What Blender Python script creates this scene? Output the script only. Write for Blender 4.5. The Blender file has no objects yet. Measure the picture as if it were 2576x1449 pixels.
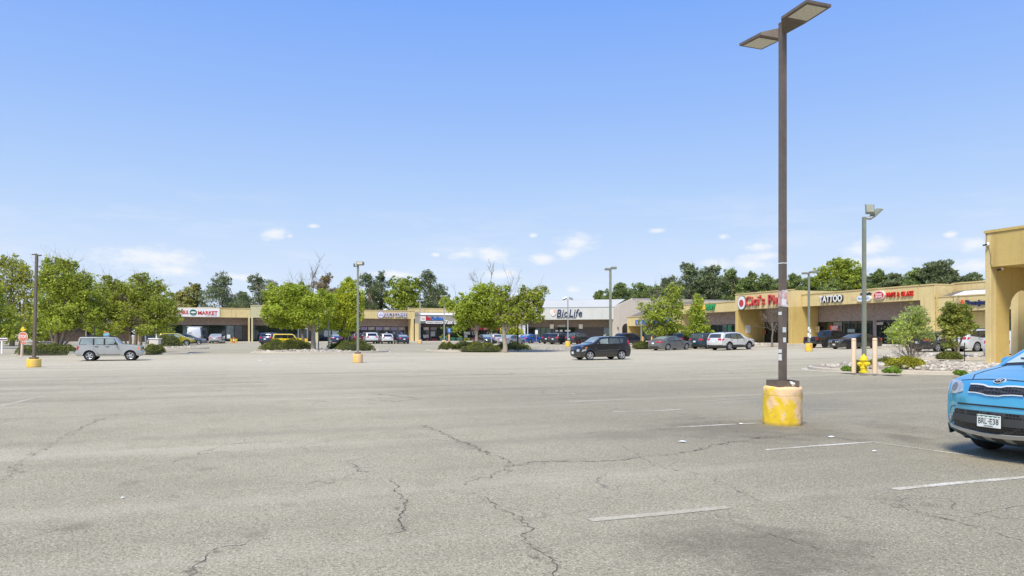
import bpy, bmesh, math, random
import numpy as np
from mathutils import Vector, Matrix
R=math.radians
rnd=random.Random(7)
scn=bpy.context.scene; COL=scn.collection
# ---------------------------------------------------------------- camera model and site survey
F=1800.0; CX=1287.5; HY=848.0; EYE=1.6; YAW=R(20); CY,SY=math.cos(YAW),math.sin(YAW)
def sp(v): return math.log1p(math.exp(max(-40,min(40,v))))if v<30 else v
def gz(X,Y):
    zx=.0165*4*sp((X-25)/4); zy=.0108*6*sp((Y-58)/6)
    return math.hypot(zx,zy) if X<120 and Y<250 else math.hypot(min(zx,1.6),min(zy,2))
def dirpx(px):
    t=(px-CX)/F; return (t*CY+SY, -t*SY+CY)
def at(px,Z):
    d=dirpx(px); return (d[0]*Z,d[1]*Z)
def zat(py,Z): return EYE+(HY-py)/F*Z
def g(px,py):
    Z=EYE*F/(py-HY)
    for i in range(30):
        X,Y=at(px,Z); Z=.5*Z+.5*(EYE-gz(X,Y))*F/(py-HY)
    return at(px,Z)
# ---------------------------------------------------------------- mesh helper
class MB:
    def __init__(s): s.v=[];s.f=[];s.m=[]
    def add(s,vs,fs,mi=0):
        o=len(s.v); s.v+=[tuple(v) for v in vs]; s.f+=[tuple(i+o for i in f) for f in fs]; s.m+=[mi]*len(fs); return s
    def box(s,x0,x1,y0,y1,z0,z1,mi=0):
        return s.add([(x0,y0,z0),(x1,y0,z0),(x1,y1,z0),(x0,y1,z0),(x0,y0,z1),(x1,y0,z1),(x1,y1,z1),(x0,y1,z1)],
              [(0,3,2,1),(4,5,6,7),(0,1,5,4),(1,2,6,5),(2,3,7,6),(3,0,4,7)],mi)
    def bevbox(s,x0,x1,y0,y1,z0,z1,b=.02,mi=0):
        # octagonal-edged box: bevelled vertical and top edges
        def ring(i,z): return [(x0+i+b,y0+i,z),(x1-i-b,y0+i,z),(x1-i,y0+i+b,z),(x1-i,y1-i-b,z),(x1-i-b,y1-i,z),(x0+i+b,y1-i,z),(x0+i,y1-i-b,z),(x0+i,y0+i+b,z)]
        rs=[ring(b,z0),ring(0,z0+b),ring(0,z1-b),ring(b,z1)]
        vs=sum(rs,[]); fs=[tuple(range(7,-1,-1)),tuple(range(24,32))]
        for k in range(3):
            for i in range(8): fs.append((k*8+i,k*8+(i+1)%8,(k+1)*8+(i+1)%8,(k+1)*8+i))
        return s.add(vs,fs,mi)
    def prism(s,poly,z0,z1,mi=0):
        n=len(poly)
        return s.add([(x,y,z0) for x,y in poly]+[(x,y,z1) for x,y in poly],
             [tuple(range(n-1,-1,-1)),tuple(range(n,2*n))]+[(i,(i+1)%n,n+(i+1)%n,n+i) for i in range(n)],mi)
    def slab(s,poly,y0,y1,mi=0):   # poly in (x,z), counter-clockwise seen from -y
        n=len(poly)
        return s.add([(x,y0,z) for x,z in poly]+[(x,y1,z) for x,z in poly],
             [tuple(range(n)),tuple(range(2*n-1,n-1,-1))]+[((i+1)%n,i,n+i,n+(i+1)%n) for i in range(n)],mi)
    def tube(s,pts,rs,n=8,mi=0):
        if not hasattr(rs,'__len__'): rs=[rs]*len(pts)
        P=[Vector(p) for p in pts]; vs=[];fs=[]
        up=Vector((.3,.2,1)).normalized()
        for i,p in enumerate(P):
            t=(P[min(i+1,len(P)-1)]-P[max(i-1,0)])
            t=t.normalized() if t.length>1e-9 else Vector((0,0,1))
            a=t.cross(Vector((1,0,0)) if abs(t.x)<.8 else Vector((0,1,0))).normalized(); b=t.cross(a)
            for k in range(n):
                an=2*math.pi*k/n; vs.append(p+(a*math.cos(an)+b*math.sin(an))*rs[i])
        for i in range(len(P)-1):
            for k in range(n): fs.append((i*n+k,i*n+(k+1)%n,(i+1)*n+(k+1)%n,(i+1)*n+k))
        fs.append(tuple(range(n-1,-1,-1))); fs.append(tuple(range((len(P)-1)*n,len(P)*n)))
        return s.add(vs,fs,mi)
    def lathe(s,prof,n=24,mi=0,c=(0,0,0),axis='z',a0=0):
        vs=[];fs=[]
        for r,h in prof:
            for k in range(n):
                an=a0+2*math.pi*k/n; x,y=r*math.cos(an),r*math.sin(an)
                p=(x,y,h) if axis=='z' else ((x,h,y) if axis=='y' else (h,x,y))
                vs.append((p[0]+c[0],p[1]+c[1],p[2]+c[2]))
        for i in range(len(prof)-1):
            for k in range(n): fs.append((i*n+k,i*n+(k+1)%n,(i+1)*n+(k+1)%n,(i+1)*n+k))
        if prof[0][0]>1e-6: fs.append(tuple(range(n-1,-1,-1)))
        if prof[-1][0]>1e-6: fs.append(tuple(range((len(prof)-1)*n,len(prof)*n)))
        return s.add(vs,fs,mi)
    def obj(s,name,mats,parent=None,smooth=None,loc=None,rz=0):
        me=bpy.data.meshes.new(name); me.from_pydata(s.v,[],s.f)
        if not isinstance(mats,(list,tuple)): mats=[mats]
        for m in mats: me.materials.append(m)
        if len(mats)>1: me.polygons.foreach_set('material_index',s.m)
        bm=bmesh.new(); bm.from_mesh(me); bmesh.ops.recalc_face_normals(bm,faces=bm.faces); bm.to_mesh(me); bm.free()
        if smooth is not None:
            me.polygons.foreach_set('use_smooth',[True]*len(me.polygons)); me.set_sharp_from_angle(angle=R(smooth))
        me.update()
        return link(name,me,parent,loc,rz)
def link(name,me,parent=None,loc=None,rz=0):
    o=bpy.data.objects.new(name,me); COL.objects.link(o)
    if parent: o.parent=parent
    if loc is not None: o.location=loc
    if rz: o.rotation_euler=(0,0,rz)
    return o
def thing(name,label,cat,loc=(0,0,0),rz=0,group=None):
    o=bpy.data.objects.new(name,None); COL.objects.link(o); o.empty_display_size=.2
    o.location=loc; o.rotation_euler=(0,0,rz); tag(o,label,cat,group); return o
def tag(o,label=None,cat=None,group=None,kind=None):
    if label: o['label']=label
    if cat: o['category']=cat
    if group: o['group']=group
    if kind: o['kind']=kind
    return o
def gobj(px,Z): X,Y=at(px,Z); return (X,Y,gz(X,Y))
# ---------------------------------------------------------------- materials
def NT(name):
    m=bpy.data.materials.new(name); m.use_nodes=True; nt=m.node_tree; nt.nodes.clear(); return m,nt
class N:
    def __init__(s,nt): s.nt=nt
    def new(s,t,**kw):
        n=s.nt.nodes.new(t)
        for k,v in kw.items(): setattr(n,k,v)
        return n
    def lk(s,a,b): s.nt.links.new(a,b)
    def math(s,op,a,b=None,c=None,clamp=False):
        n=s.new('ShaderNodeMath',operation=op,use_clamp=clamp)
        for i,v in enumerate((a,b,c)):
            if v is None: continue
            if isinstance(v,(int,float)): n.inputs[i].default_value=v
            else: s.lk(v,n.inputs[i])
        return n.outputs[0]
    def vmath(s,op,a,b=None,out=0):
        n=s.new('ShaderNodeVectorMath',operation=op)
        for i,v in enumerate((a,b)):
            if v is None: continue
            if isinstance(v,(tuple,list)): n.inputs[i].default_value=v
            else: s.lk(v,n.inputs[i])
        return n.outputs[out]
    def noise(s,vec,scale,detail=3,rough=.55,dist=0):
        n=s.new('ShaderNodeTexNoise'); n.inputs['Scale'].default_value=scale; n.inputs['Detail'].default_value=detail
        n.inputs['Roughness'].default_value=rough; n.inputs['Distortion'].default_value=dist
        if vec: s.lk(vec,n.inputs['Vector'])
        return n.outputs['Fac']
    def ramp(s,fac,stops,interp='LINEAR'):
        n=s.new('ShaderNodeValToRGB'); r=n.color_ramp; r.interpolation=interp
        while len(r.elements)<len(stops): r.elements.new(.5)
        for e,(p,c) in zip(r.elements,stops):
            e.position=p; e.color=(*c,1) if len(c)==3 else c
        s.lk(fac,n.inputs[0]); return n.outputs[0]
    def mr(s,v,a,b,c=0,d=1,smooth=False):
        n=s.new('ShaderNodeMapRange',interpolation_type='SMOOTHSTEP' if smooth else 'LINEAR')
        s.lk(v,n.inputs[0])
        for i,x in zip((1,2,3,4),(a,b,c,d)): n.inputs[i].default_value=x
        return n.outputs[0]
    def mix(s,fac,a,b,mode='MIX'):
        n=s.new('ShaderNodeMix',data_type='RGBA',blend_type=mode)
        for i,v in ((0,fac),(6,a),(7,b)):
            if isinstance(v,(int,float)): n.inputs[i].default_value=v
            elif isinstance(v,(tuple,list)): n.inputs[i].default_value=(*v[:3],1)
            else: s.lk(v,n.inputs[i])
        return n.outputs[2]
    def bump(s,h,strength=.3,dist=.01):
        n=s.new('ShaderNodeBump'); n.inputs['Strength'].default_value=strength; n.inputs['Distance'].default_value=dist
        s.lk(h,n.inputs['Height']); return n.outputs[0]
    def bsdf(s,col,rough=.6,metal=0,normal=None,coat=0,spec=.5,alpha=None,coat_rough=.05):
        n=s.new('ShaderNodeBsdfPrincipled')
        def st(k,v):
            if isinstance(v,(int,float)): n.inputs[k].default_value=v
            elif isinstance(v,(tuple,list)): n.inputs[k].default_value=(*v[:3],1)
            else: s.lk(v,n.inputs[k])
        st('Base Color',col); st('Roughness',rough); st('Metallic',metal); st('Specular IOR Level',spec)
        if coat: st('Coat Weight',coat); st('Coat Roughness',coat_rough)
        if normal: s.lk(normal,n.inputs['Normal'])
        if alpha is not None: st('Alpha',alpha)
        return n.outputs[0]
    def out(s,sh):
        o=s.new('ShaderNodeOutputMaterial'); s.lk(sh,o.inputs[0])
    def pos(s): return s.new('ShaderNodeNewGeometry').outputs['Position']
    def ocoord(s): return s.new('ShaderNodeTexCoord').outputs['Object']
_MC={}
def pm(name,col,rough=.6,metal=0,var=.18,scale=2.,bump=0,bscale=60,coat=0,spec=.5,dirt=0,dirtcol=(.12,.10,.08),streak=0):
    if name in _MC: return _MC[name]
    m,nt=NT(name); n=N(nt); P=n.pos()
    f=n.noise(P,scale,5); f2=n.noise(P,scale*9,3)
    k=n.math('ADD',n.math('MULTIPLY',f,.65),n.math('MULTIPLY',f2,.35))
    lo=tuple(c*(1-var) for c in col); hi=tuple(min(1,c*(1+var)) for c in col)
    c=n.ramp(k,[(.3,lo),(.7,hi)])
    if dirt:
        d=n.mr(n.noise(P,scale*.7,6,.65),.5,.72,0,dirt,True); c=n.mix(d,c,dirtcol)
    if streak:
        sk=n.noise(n.vmath('MULTIPLY',P,(2.2,2.2,.16)),1,5,.65); c=n.mix(n.mr(sk,.50,.70,0,streak,True),c,dirtcol); c=n.mix(n.mr(n.noise(n.vmath('MULTIPLY',P,(.13,.13,.5)),1,3),.45,.7,0,streak*.6,True),c,hi)
    nm=n.bump(n.noise(P,bscale,4,.7),bump,.02) if bump else None
    rg=n.math('ADD',n.math('MULTIPLY',n.math('SUBTRACT',f2,.5),.2),rough,clamp=True)
    n.out(n.bsdf(c,rg,metal,nm,coat,spec)); _MC[name]=m; return m
def leafmat(name,dark,light,trans=.35,nscale=.5):
    m,nt=NT(name); n=N(nt); ge=n.new('ShaderNodeNewGeometry')
    r=ge.outputs['Random Per Island']; k=n.noise(ge.outputs['Position'],nscale,3)
    f=n.math('ADD',n.math('MULTIPLY',r,.55),n.mr(k,.3,.7,0,.45))
    c=n.ramp(f,[(.05,dark),(.5,tuple((a+b)/2 for a,b in zip(dark,light))),(.95,light)])
    d=n.bsdf(c,.55,spec=.25)
    t=n.new('ShaderNodeBsdfTranslucent'); n.lk(n.mix(.4,c,(light[0]*1.3,light[1]*1.35,light[2]),'MIX'),t.inputs[0])
    mx=n.new('ShaderNodeMixShader'); mx.inputs[0].default_value=trans; n.lk(d,mx.inputs[1]); n.lk(t.outputs[0],mx.inputs[2])
    n.out(mx.outputs[0]); return m
M={}
M['tan']=pm('tan_stucco',(.69,.55,.27),.85,var=.10,scale=.6,bump=.35,bscale=70,dirt=.18,dirtcol=(.42,.30,.12),streak=.38)
M['ochre']=pm('ochre_stucco',(.60,.445,.155),.9,var=.12,scale=.6,bump=.5,bscale=60,dirt=.15,dirtcol=(.35,.24,.09),streak=.38)
M['cap']=pm('roof_edge_trim',(.62,.48,.22),.6,var=.1)
M['olive']=pm('pale_olive_stucco',(.56,.53,.33),.85,var=.08,scale=.6,bump=.3,dirtcol=(.40,.37,.22),streak=.35)
M['brownwall']=pm('brown_aggregate_wall',(.33,.265,.24),.95,var=.28,scale=3,bump=.8,bscale=45,dirt=.3,dirtcol=(.13,.10,.09))
M['darkbrick']=pm('dark_brick',(.11,.095,.09),.9,var=.3,scale=4,bump=.5)
M['greyfascia']=pm('grey_fascia',(.33,.30,.25),.8,var=.1,scale=.7,bump=.3)
M['whitemetal']=pm('white_metal_siding',(.56,.57,.54),.55,var=.06,scale=.4,dirtcol=(.40,.40,.38),streak=.3)
M['mansard']=pm('grey_white_metal_roof',(.47,.475,.45),.6,var=.06,scale=.4)
M['beige']=pm('beige_stucco',(.60,.535,.45),.85,var=.07,scale=.5,bump=.3,dirt=.15,dirtcol=(.45,.39,.32),streak=.38)
M['roof']=pm('gravel_roof',(.35,.33,.30),.95,var=.15)
M['skylight']=pm('translucent_skylight_panel',(.78,.80,.80),.35,var=.05)
M['shingle']=pm('dark_shingles',(.17,.15,.125),.9,var=.3,scale=8,bump=.4)
M['frame']=pm('dark_bronze_frame',(.025,.023,.02),.45,metal=.2,var=.2)
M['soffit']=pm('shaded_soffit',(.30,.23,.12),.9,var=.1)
M['concrete']=pm('kerb_concrete',(.52,.47,.38),.9,var=.14,scale=2.2,bump=.4,bscale=80,dirt=.35,dirtcol=(.30,.26,.20))
M['walk']=pm('sidewalk_concrete',(.55,.51,.44),.9,var=.1,scale=1.2,bump=.2,dirt=.2,dirtcol=(.38,.34,.28))
M['mulch']=pm('dry_soil_bed',(.36,.30,.23),1,var=.3,scale=4,bump=.8,bscale=40)
M['bark']=pm('tree_bark',(.24,.19,.15),1,var=.35,scale=7,bump=1,bscale=30)
M['palebark']=pm('pale_tree_bark',(.36,.30,.24),1,var=.3,scale=7,bump=1,bscale=30)
M['deadwood']=pm('dead_wood',(.20,.165,.14),1,var=.3,scale=6)
M['white']=pm('white_sign_face',(.80,.80,.79),.5,var=.03)
M['red']=pm('red_sign',(.58,.018,.022),.45,var=.1)
M['black']=pm('black_plastic',(.015,.015,.016),.5,var=.2)
M['navy']=pm('navy_sign',(.018,.03,.10),.4,var=.1)
M['blue']=pm('blue_sign',(.015,.12,.55),.4,var=.1)
M['yellow']=pm('yellow_sign',(.80,.58,.02),.5,var=.06)
M['green']=pm('green_sign',(.02,.32,.10),.45,var=.1)
M['orange']=pm('orange_plastic',(.85,.16,.02),.5,var=.1)
M['purple']=pm('lilac_sign',(.34,.30,.62),.45,var=.1)
M['darkgreen']=pm('dark_green_sign',(.01,.14,.08),.45,var=.1)
M['steelgrey']=pm('grey_green_steel',(.235,.255,.20),.55,metal=.15,var=.14,scale=3,dirt=.25,dirtcol=(.15,.15,.12))
M['bronze']=pm('brown_steel',(.155,.122,.095),.55,metal=.15,var=.22,scale=6,bump=.15,bscale=300)
M['galv']=pm('galvanised_steel',(.42,.43,.42),.45,metal=.5,var=.12)
M['lens']=pm('lamp_lens',(.62,.58,.46),.35,var=.25,scale=30)
M['roof_unit']=pm('rooftop_unit_metal',(.50,.52,.54),.5,metal=.3,var=.1)
def glassmat(name,col,rough=.04,spec=.8,var=.5,scale=.7):
    m,nt=NT(name); n=N(nt); P=n.pos()
    f=n.noise(P,scale,3); c=n.ramp(f,[(.35,tuple(x*(1-var) for x in col)),(.65,tuple(min(1,x*(1+var)) for x in col))])
    nm=n.bump(n.noise(P,1.3,2),.02,.05)
    n.out(n.bsdf(c,rough,0,nm,spec=spec)); return m
M['glass']=glassmat('storefront_glass',(.022,.032,.030),.03,.9)
M['glassblue']=glassmat('pale_storefront_glass',(.16,.22,.21),.04,.8,.3)
M['glassdark']=glassmat('dark_car_glass',(.014,.016,.018),.03,.9)
M['glassmid']=glassmat('tinted_car_glass',(.075,.09,.09),.03,.9,.35)
M['glasspale']=glassmat('pale_car_glass',(.25,.30,.285),.03,.9,.2,1.2)
M['glasshield']=glassmat('bright_windshield_glass',(.46,.54,.50),.04,.8,.12,1.2)  # pale sky reflection painted into the glass colour
M['rubber']=pm('tyre_rubber',(.022,.022,.022),.85,var=.2,scale=8)
M['rim']=pm('alloy_wheel',(.55,.56,.57),.3,metal=.7,var=.08)
M['rimdark']=pm('black_alloy',(.03,.03,.032),.4,metal=.4)
M['rimred']=pm('red_alloy',(.42,.03,.03),.4,metal=.3)
M['chrome']=pm('chrome_trim',(.80,.80,.79),.18,metal=.35,var=.04)
M['clad']=pm('dark_plastic_cladding',(.045,.046,.048),.65,var=.15,scale=4)
M['tail']=pm('tail_lamp_red',(.50,.015,.02),.15,var=.15,scale=8,coat=.6)
M['amber']=pm('amber_lamp',(.85,.22,.03),.2,var=.1,coat=.5)
M['lamp']=pm('clear_headlamp',(.48,.51,.52),.10,metal=.35,var=.4,scale=11,coat=1)
M['plate']=pm('licence_plate_white',(.74,.77,.74),.5,var=.05)
M['under']=pm('car_underbody',(.012,.012,.012),.9)
def paint(name,col,metal=.25,rough=.32):
    if name in _MC: return _MC[name]
    m,nt=NT(name); n=N(nt); P=n.pos()
    f=n.noise(P,.9,4); c=n.ramp(f,[(.3,tuple(x*.93 for x in col)),(.7,tuple(min(1,x*1.05) for x in col))])
    # road film low on the body
    z=n.new('ShaderNodeSeparateXYZ'); n.lk(n.ocoord(),z.inputs[0])
    dust=n.math('MULTIPLY',n.mr(z.outputs[2],.2,.75,.13,0,True),n.mr(n.noise(P,3,4),.3,.7,.4,1))
    c=n.mix(dust,c,(.27,.24,.20)); rg=n.math('ADD',n.math('MULTIPLY',dust,.8),rough,clamp=True)
    n.out(n.bsdf(c,rg,metal,None,coat=.9,coat_rough=.06)); _MC[name]=m; return m
# ---------------------------------------------------------------- lettering
def text_mesh(s,w=None,h=None,extrude=.03,bold=0.,shear=0.,sp=1.):
    c=bpy.data.curves.new('lettering','FONT'); c.body=s; c.align_x='CENTER'; c.align_y='CENTER'; c.size=1
    c.offset=bold; c.shear=shear; c.space_character=sp; c.resolution_u=3; c.extrude=.05
    o=bpy.data.objects.new('tmp_letters',c); COL.objects.link(o)
    dg=bpy.context.evaluated_depsgraph_get(); me=bpy.data.meshes.new_from_object(o.evaluated_get(dg))
    bpy.data.objects.remove(o); bpy.data.curves.remove(c)
    n=len(me.vertices); co=np.zeros(n*3); me.vertices.foreach_get('co',co); co=co.reshape(-1,3)
    mn,mx=co.min(0),co.max(0); ctr=(mn+mx)/2; sz=mx-mn
    sx=(w/sz[0]) if w else None; sy=(h/sz[1]) if h else None
    sx=sx or sy; sy=sy or sx
    out=np.stack([(co[:,0]-ctr[0])*sx,-(co[:,2]-mn[2])/max(1e-6,sz[2])*extrude,(co[:,1]-ctr[1])*sy],1)
    me.vertices.foreach_set('co',out.astype(np.float32).ravel()); me.materials.clear(); me.update(); return me
def letters(name,s,mat,parent,x,z,w=None,h=None,y=0,extrude=.03,bold=.0,shear=0.,sp=1.,rot=None):
    me=text_mesh(s,w,h,extrude,bold,shear,sp); me.materials.append(mat); me.name=name
    o=link(name,me,parent,(x,y,z))
    if rot: o.rotation_euler=rot
    return o
def chaikin(p,it=2,closed=False):
    for _ in range(it):
        q=[] if closed else [p[0]]
        rg=range(len(p)) if closed else range(len(p)-1)
        for i in rg:
            a,b=p[i],p[(i+1)%len(p)]
            q.append(tuple(.75*u+.25*v for u,v in zip(a,b))); q.append(tuple(.25*u+.75*v for u,v in zip(a,b)))
        if not closed: q.append(p[-1])
        p=q
    return p
# ---------------------------------------------------------------- camera, sun, sky
cam=bpy.data.cameras.new('camera'); co=bpy.data.objects.new('camera',cam); COL.objects.link(co)
co.location=(0,0,EYE); co.rotation_euler=(R(90),0,-YAW)
cam.sensor_width=36; cam.lens=F/2575*36; cam.shift_y=(HY-724.5)/2575; cam.clip_start=.1; cam.clip_end=6000
scn.camera=co
scn.view_settings.view_transform='Standard'; scn.view_settings.look='None'; scn.view_settings.exposure=0
SUN_EL=R(56); SD=Vector((-.62,-.60,0)).normalized()   # direction towards the sun (horizontal part)
sun=bpy.data.lights.new('sun','SUN'); so=bpy.data.objects.new('sun',sun); COL.objects.link(so)
sun.energy=5.0; sun.angle=R(18); sun.color=(1,.92,.75)
to=Vector((SD.x*math.cos(SUN_EL),SD.y*math.cos(SUN_EL),math.sin(SUN_EL)))
so.rotation_euler=to.to_track_quat('Z','Y').to_euler(); so.location=(0,0,60)
w=bpy.data.worlds.new('World'); scn.world=w; w.use_nodes=True; nt=w.node_tree; nt.nodes.clear(); n=N(nt)
sky=n.new('ShaderNodeTexSky',sky_type='NISHITA'); sky.sun_disc=False; sky.sun_elevation=SUN_EL
sky.sun_rotation=math.atan2(SD.x,SD.y); sky.altitude=1700; sky.air_density=1; sky.dust_density=.6; sky.ozone_density=1.5
STR=.12
gen=n.new('ShaderNodeTexCoord').outputs['Generated']; nv=n.vmath('NORMALIZE',gen)
xyz=n.new('ShaderNodeSeparateXYZ'); n.lk(nv,xyz.inputs[0])
el=n.math('ARCSINE',xyz.outputs[2]); az=n.math('ARCTAN2',xyz.outputs[0],xyz.outputs[1])
def S(r,g_,b): 
    f=lambda c:(c/255/12.92 if c/255<=.04045 else ((c/255+.055)/1.055)**2.4)
    return tuple(f(c)/STR for c in (r,g_,b))
def lin(r,g_,b): return tuple(c*STR for c in S(r,g_,b))
# haze-graded sky: deep blue overhead, milky towards the horizon
elf=n.mr(el,0,.6,0,1)
grad=n.ramp(elf,[(0,(.76,.855,1)),(.14,(.675,.80,1)),(.24,(.565,.73,1)),(.34,(.46,.655,1)),(.50,(.34,.545,1)),(.73,(.22,.435,1)),(1,(.18,.38,.97))])
gs=n.vmath('MULTIPLY',grad,(1/STR,)*3)
base=n.mix(.93,sky.outputs[0],gs)
# fair-weather clouds low over the roofs: (px, py, half width, half height)
CL=[(380,652,125,30),(440,680,70,16),(690,588,34,17),(728,594,10,6),(786,568,16,6),(1165,640,42,16),(1240,641,42,22),(1095,640,12,6),(1340,592,12,7),
 (1450,606,50,21),(1425,636,36,15),(1365,650,36,13),(1440,727,24,9),(1800,662,40,16),(1885,666,52,19),(1905,621,34,13),(1818,595,15,7),(1925,645,60,12),(2185,622,62,26),
 (2195,660,105,17),(2440,616,52,19),(2455,668,75,18),(2390,590,18,8),(1270,690,50,14),(1650,580,20,6),(1000,690,60,8),(610,697,70,9)]
vec=n.new('ShaderNodeCombineXYZ'); n.lk(az,vec.inputs[0]); n.lk(el,vec.inputs[1])
D=None
for px,py,rx,ry in CL:
    t=(px-CX)/F; a0=YAW+math.atan(t); e0=math.atan((HY-py)/F/math.hypot(1,t)); k=1/(1+t*t)
    v=n.vmath('SUBTRACT',vec.outputs[0],(a0,e0,0)); v=n.vmath('MULTIPLY',v,(F/(rx*k),F/(ry*math.sqrt(k)),0))
    d=n.vmath('LENGTH',v,out=1); D=d if D is None else n.math('MINIMUM',D,d)
nz=n.noise(n.vmath('MULTIPLY',vec.outputs[0],(30,62,0)),1.0,7,.62)
cm=n.math('ADD',n.math('SUBTRACT',1.25,D),n.math('MULTIPLY',n.math('SUBTRACT',nz,.5),2.6))
cm=n.mr(cm,-.15,1.35,0,.82,True)
wisp=n.math('MULTIPLY',n.mr(n.noise(n.vmath('MULTIPLY',vec.outputs[0],(5,26,0)),1.0,6,.6),.45,.8,0,.30,True),n.math('MULTIPLY',n.mr(el,.0,.05,0,1,True),n.mr(el,.12,.24,1,0,True)))
shade=n.mr(nz,.3,.7,.93,1.0)
cc=n.vmath('MULTIPLY',n.mix(nz,(.90,.93,.98),(1.0,1.0,1.0)),(1/STR,)*3)
c2=n.mix(n.math('MAXIMUM',cm,wisp),base,cc)
# ground side of the dome: neutral
c3=n.mix(n.mr(el,-.03,0.0,0,1),tuple(x/STR for x in (.34,.32,.28)),c2)
bg=n.new('ShaderNodeBackground'); bg.inputs[1].default_value=STR; n.lk(c3,bg.inputs[0])
wo=n.new('ShaderNodeOutputWorld'); n.lk(bg.outputs[0],wo.inputs[0])
w.cycles.sampling_method='MANUAL'; w.cycles.sample_map_resolution=512
# ---------------------------------------------------------------- asphalt sheet
def asphalt_nodes(n,P):
    big=n.noise(P,.035,4,.6); med=n.noise(P,.33,5,.6); sm=n.noise(P,2.3,4,.6)
    k=n.math('ADD',n.math('ADD',n.math('MULTIPLY',big,.45),n.math('MULTIPLY',med,.35)),n.math('MULTIPLY',sm,.20))
    c=n.ramp(k,[(.30,(.27,.238,.160)),(.5,(.40,.358,.252)),(.70,(.505,.457,.335))])
    return c
m,nt=NT('weathered_asphalt'); n=N(nt); P=n.pos()
c=asphalt_nodes(n,P)
sx=n.new('ShaderNodeSeparateXYZ'); n.lk(P,sx.inputs[0])
# darker, less worn strip around the stalls on the right, paler worn lane further out, part of it grazing-light brightness painted in
stall=n.math('MULTIPLY',n.mr(n.math('ADD',sx.outputs[0],n.math('MULTIPLY',n.noise(P,.25,3),3)),3.0,9.0,0,1,True),n.mr(sx.outputs[1],16,30,1,0,True))
c=n.mix(n.math('MULTIPLY',stall,.5),c,(.215,.190,.130))
near=n.mr(n.vmath('LENGTH',P,out=1),3,14,.14,0,True); c=n.mix(near,c,(.20,.185,.14))  # distance ramp of the painted grazing-light gradient: darker close to the viewpoint
lane=n.math('MULTIPLY',n.mr(sx.outputs[1],26,46,0,1,True),n.mr(sx.outputs[1],62,72,1,0,True)); c=n.mix(n.math('MULTIPLY',lane,.6),c,(.61,.545,.405))
# aggregate
def vor(scale,feat='F1'):
    v=n.new('ShaderNodeTexVoronoi',feature=feat); v.inputs['Scale'].default_value=scale; n.lk(P,v.inputs['Vector']); return v
v1=vor(75); sp1=n.new('ShaderNodeSeparateColor'); n.lk(v1.outputs['Color'],sp1.inputs[0])
st=n.math('MULTIPLY',n.mr(sp1.outputs[0],.60,.98,0,1,True),n.mr(v1.outputs['Distance'],.25,.5,1,0,True))
c=n.mix(n.math('MULTIPLY',st,.85),c,(.82,.76,.60))
dk=n.math('MULTIPLY',n.mr(sp1.outputs[1],.60,.98,0,1,True),.62); c=n.mix(dk,c,(.11,.10,.072))
gn=n.noise(P,38,5,.75); c=n.mix(.75,c,n.ramp(gn,[(.34,(.27,)*3),(.5,(.50,)*3),(.66,(.76,)*3)]),'OVERLAY')
# blotchy oil and tar stains: surveyed spots + scattered
STN=[(1930,1385,330,95,1.0),(1870,1078,240,40,.85),(2050,1090,150,22,.7),(2280,1102,60,14,.9),(2250,1075,90,16,.6),(1560,1095,110,13,.4),(720,1270,26,9,.55),(640,1345,42,12,.6),(480,1275,34,9,.4),(325,1215,30,7,.55),
 (190,1325,40,14,.8),(1190,1125,50,14,.5),(1080,1215,46,12,.5),(2340,1270,40,8,.5),(2250,1255,60,10,.4),(1620,1100,50,9,.4),(2060,1250,60,8,.3),(1010,1320,24,12,.5),(520,1180,30,6,.4),(1860,1300,50,9,.3),(2530,1120,90,26,.7)]
D=None
wob=n.math('MULTIPLY',n.math('SUBTRACT',n.noise(P,2.2,5,.65),.5),2.2)
for px,py,rx,ry,s_ in STN:
    x0,y0=g(px,py); xa,ya=g(px+rx,py); xb,yb=g(px,py+ry); ra=math.hypot(xa-x0,ya-y0); rb=math.hypot(xb-x0,yb-y0)
    v=n.vmath('SUBTRACT',P,(x0,y0,0)); rt=n.new('ShaderNodeVectorRotate',rotation_type='Z_AXIS'); rt.inputs['Angle'].default_value=YAW
    n.lk(v,rt.inputs['Vector']); v=n.vmath('MULTIPLY',rt.outputs[0],(1/ra,1/rb,0)); d=n.vmath('LENGTH',v,out=1)
    e=n.math('MULTIPLY',n.mr(n.math('ADD',d,wob),.2,1.25,1,0,True),s_); D=e if D is None else n.math('MAXIMUM',D,e)
c=n.mix(n.math('MULTIPLY',n.math('MULTIPLY',D,n.mr(n.noise(P,9,5,.7),.3,.62,0.45,.9)),.72),c,(.105,.088,.060))
sc_=n.mr(n.noise(P,.9,6,.7),.60,.74,0,.34,True); c=n.mix(sc_,c,(.18,.17,.15))
# drips, tyre paths and old patches
dr=n.math('MULTIPLY',n.mr(n.noise(P,3.1,4,.6),.63,.72,0,.42,True),n.mr(n.noise(P,.22,2),.42,.6,0,1,True)); c=n.mix(dr,c,(.13,.115,.09))
wv=n.new('ShaderNodeTexNoise'); wv.inputs['Scale'].default_value=1; wv.inputs['Detail'].default_value=4; n.lk(n.vmath('MULTIPLY',P,(.05,.75,0)),wv.inputs['Vector'])
c=n.mix(n.mr(wv.outputs['Fac'],.52,.72,0,.34,True),c,(.20,.18,.135)); c=n.mix(n.mr(wv.outputs['Fac'],.47,.28,0,.30,True),c,(.58,.53,.41))
vp=n.new('ShaderNodeTexVoronoi',feature='F1',distance='CHEBYCHEV'); vp.inputs['Scale'].default_value=.07; n.lk(P,vp.inputs['Vector']); pc_=n.new('ShaderNodeSeparateColor'); n.lk(vp.outputs['Color'],pc_.inputs[0])
c=n.mix(n.mr(pc_.outputs[0],.0,1,-.0,.16),c,(.26,.235,.18))
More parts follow.
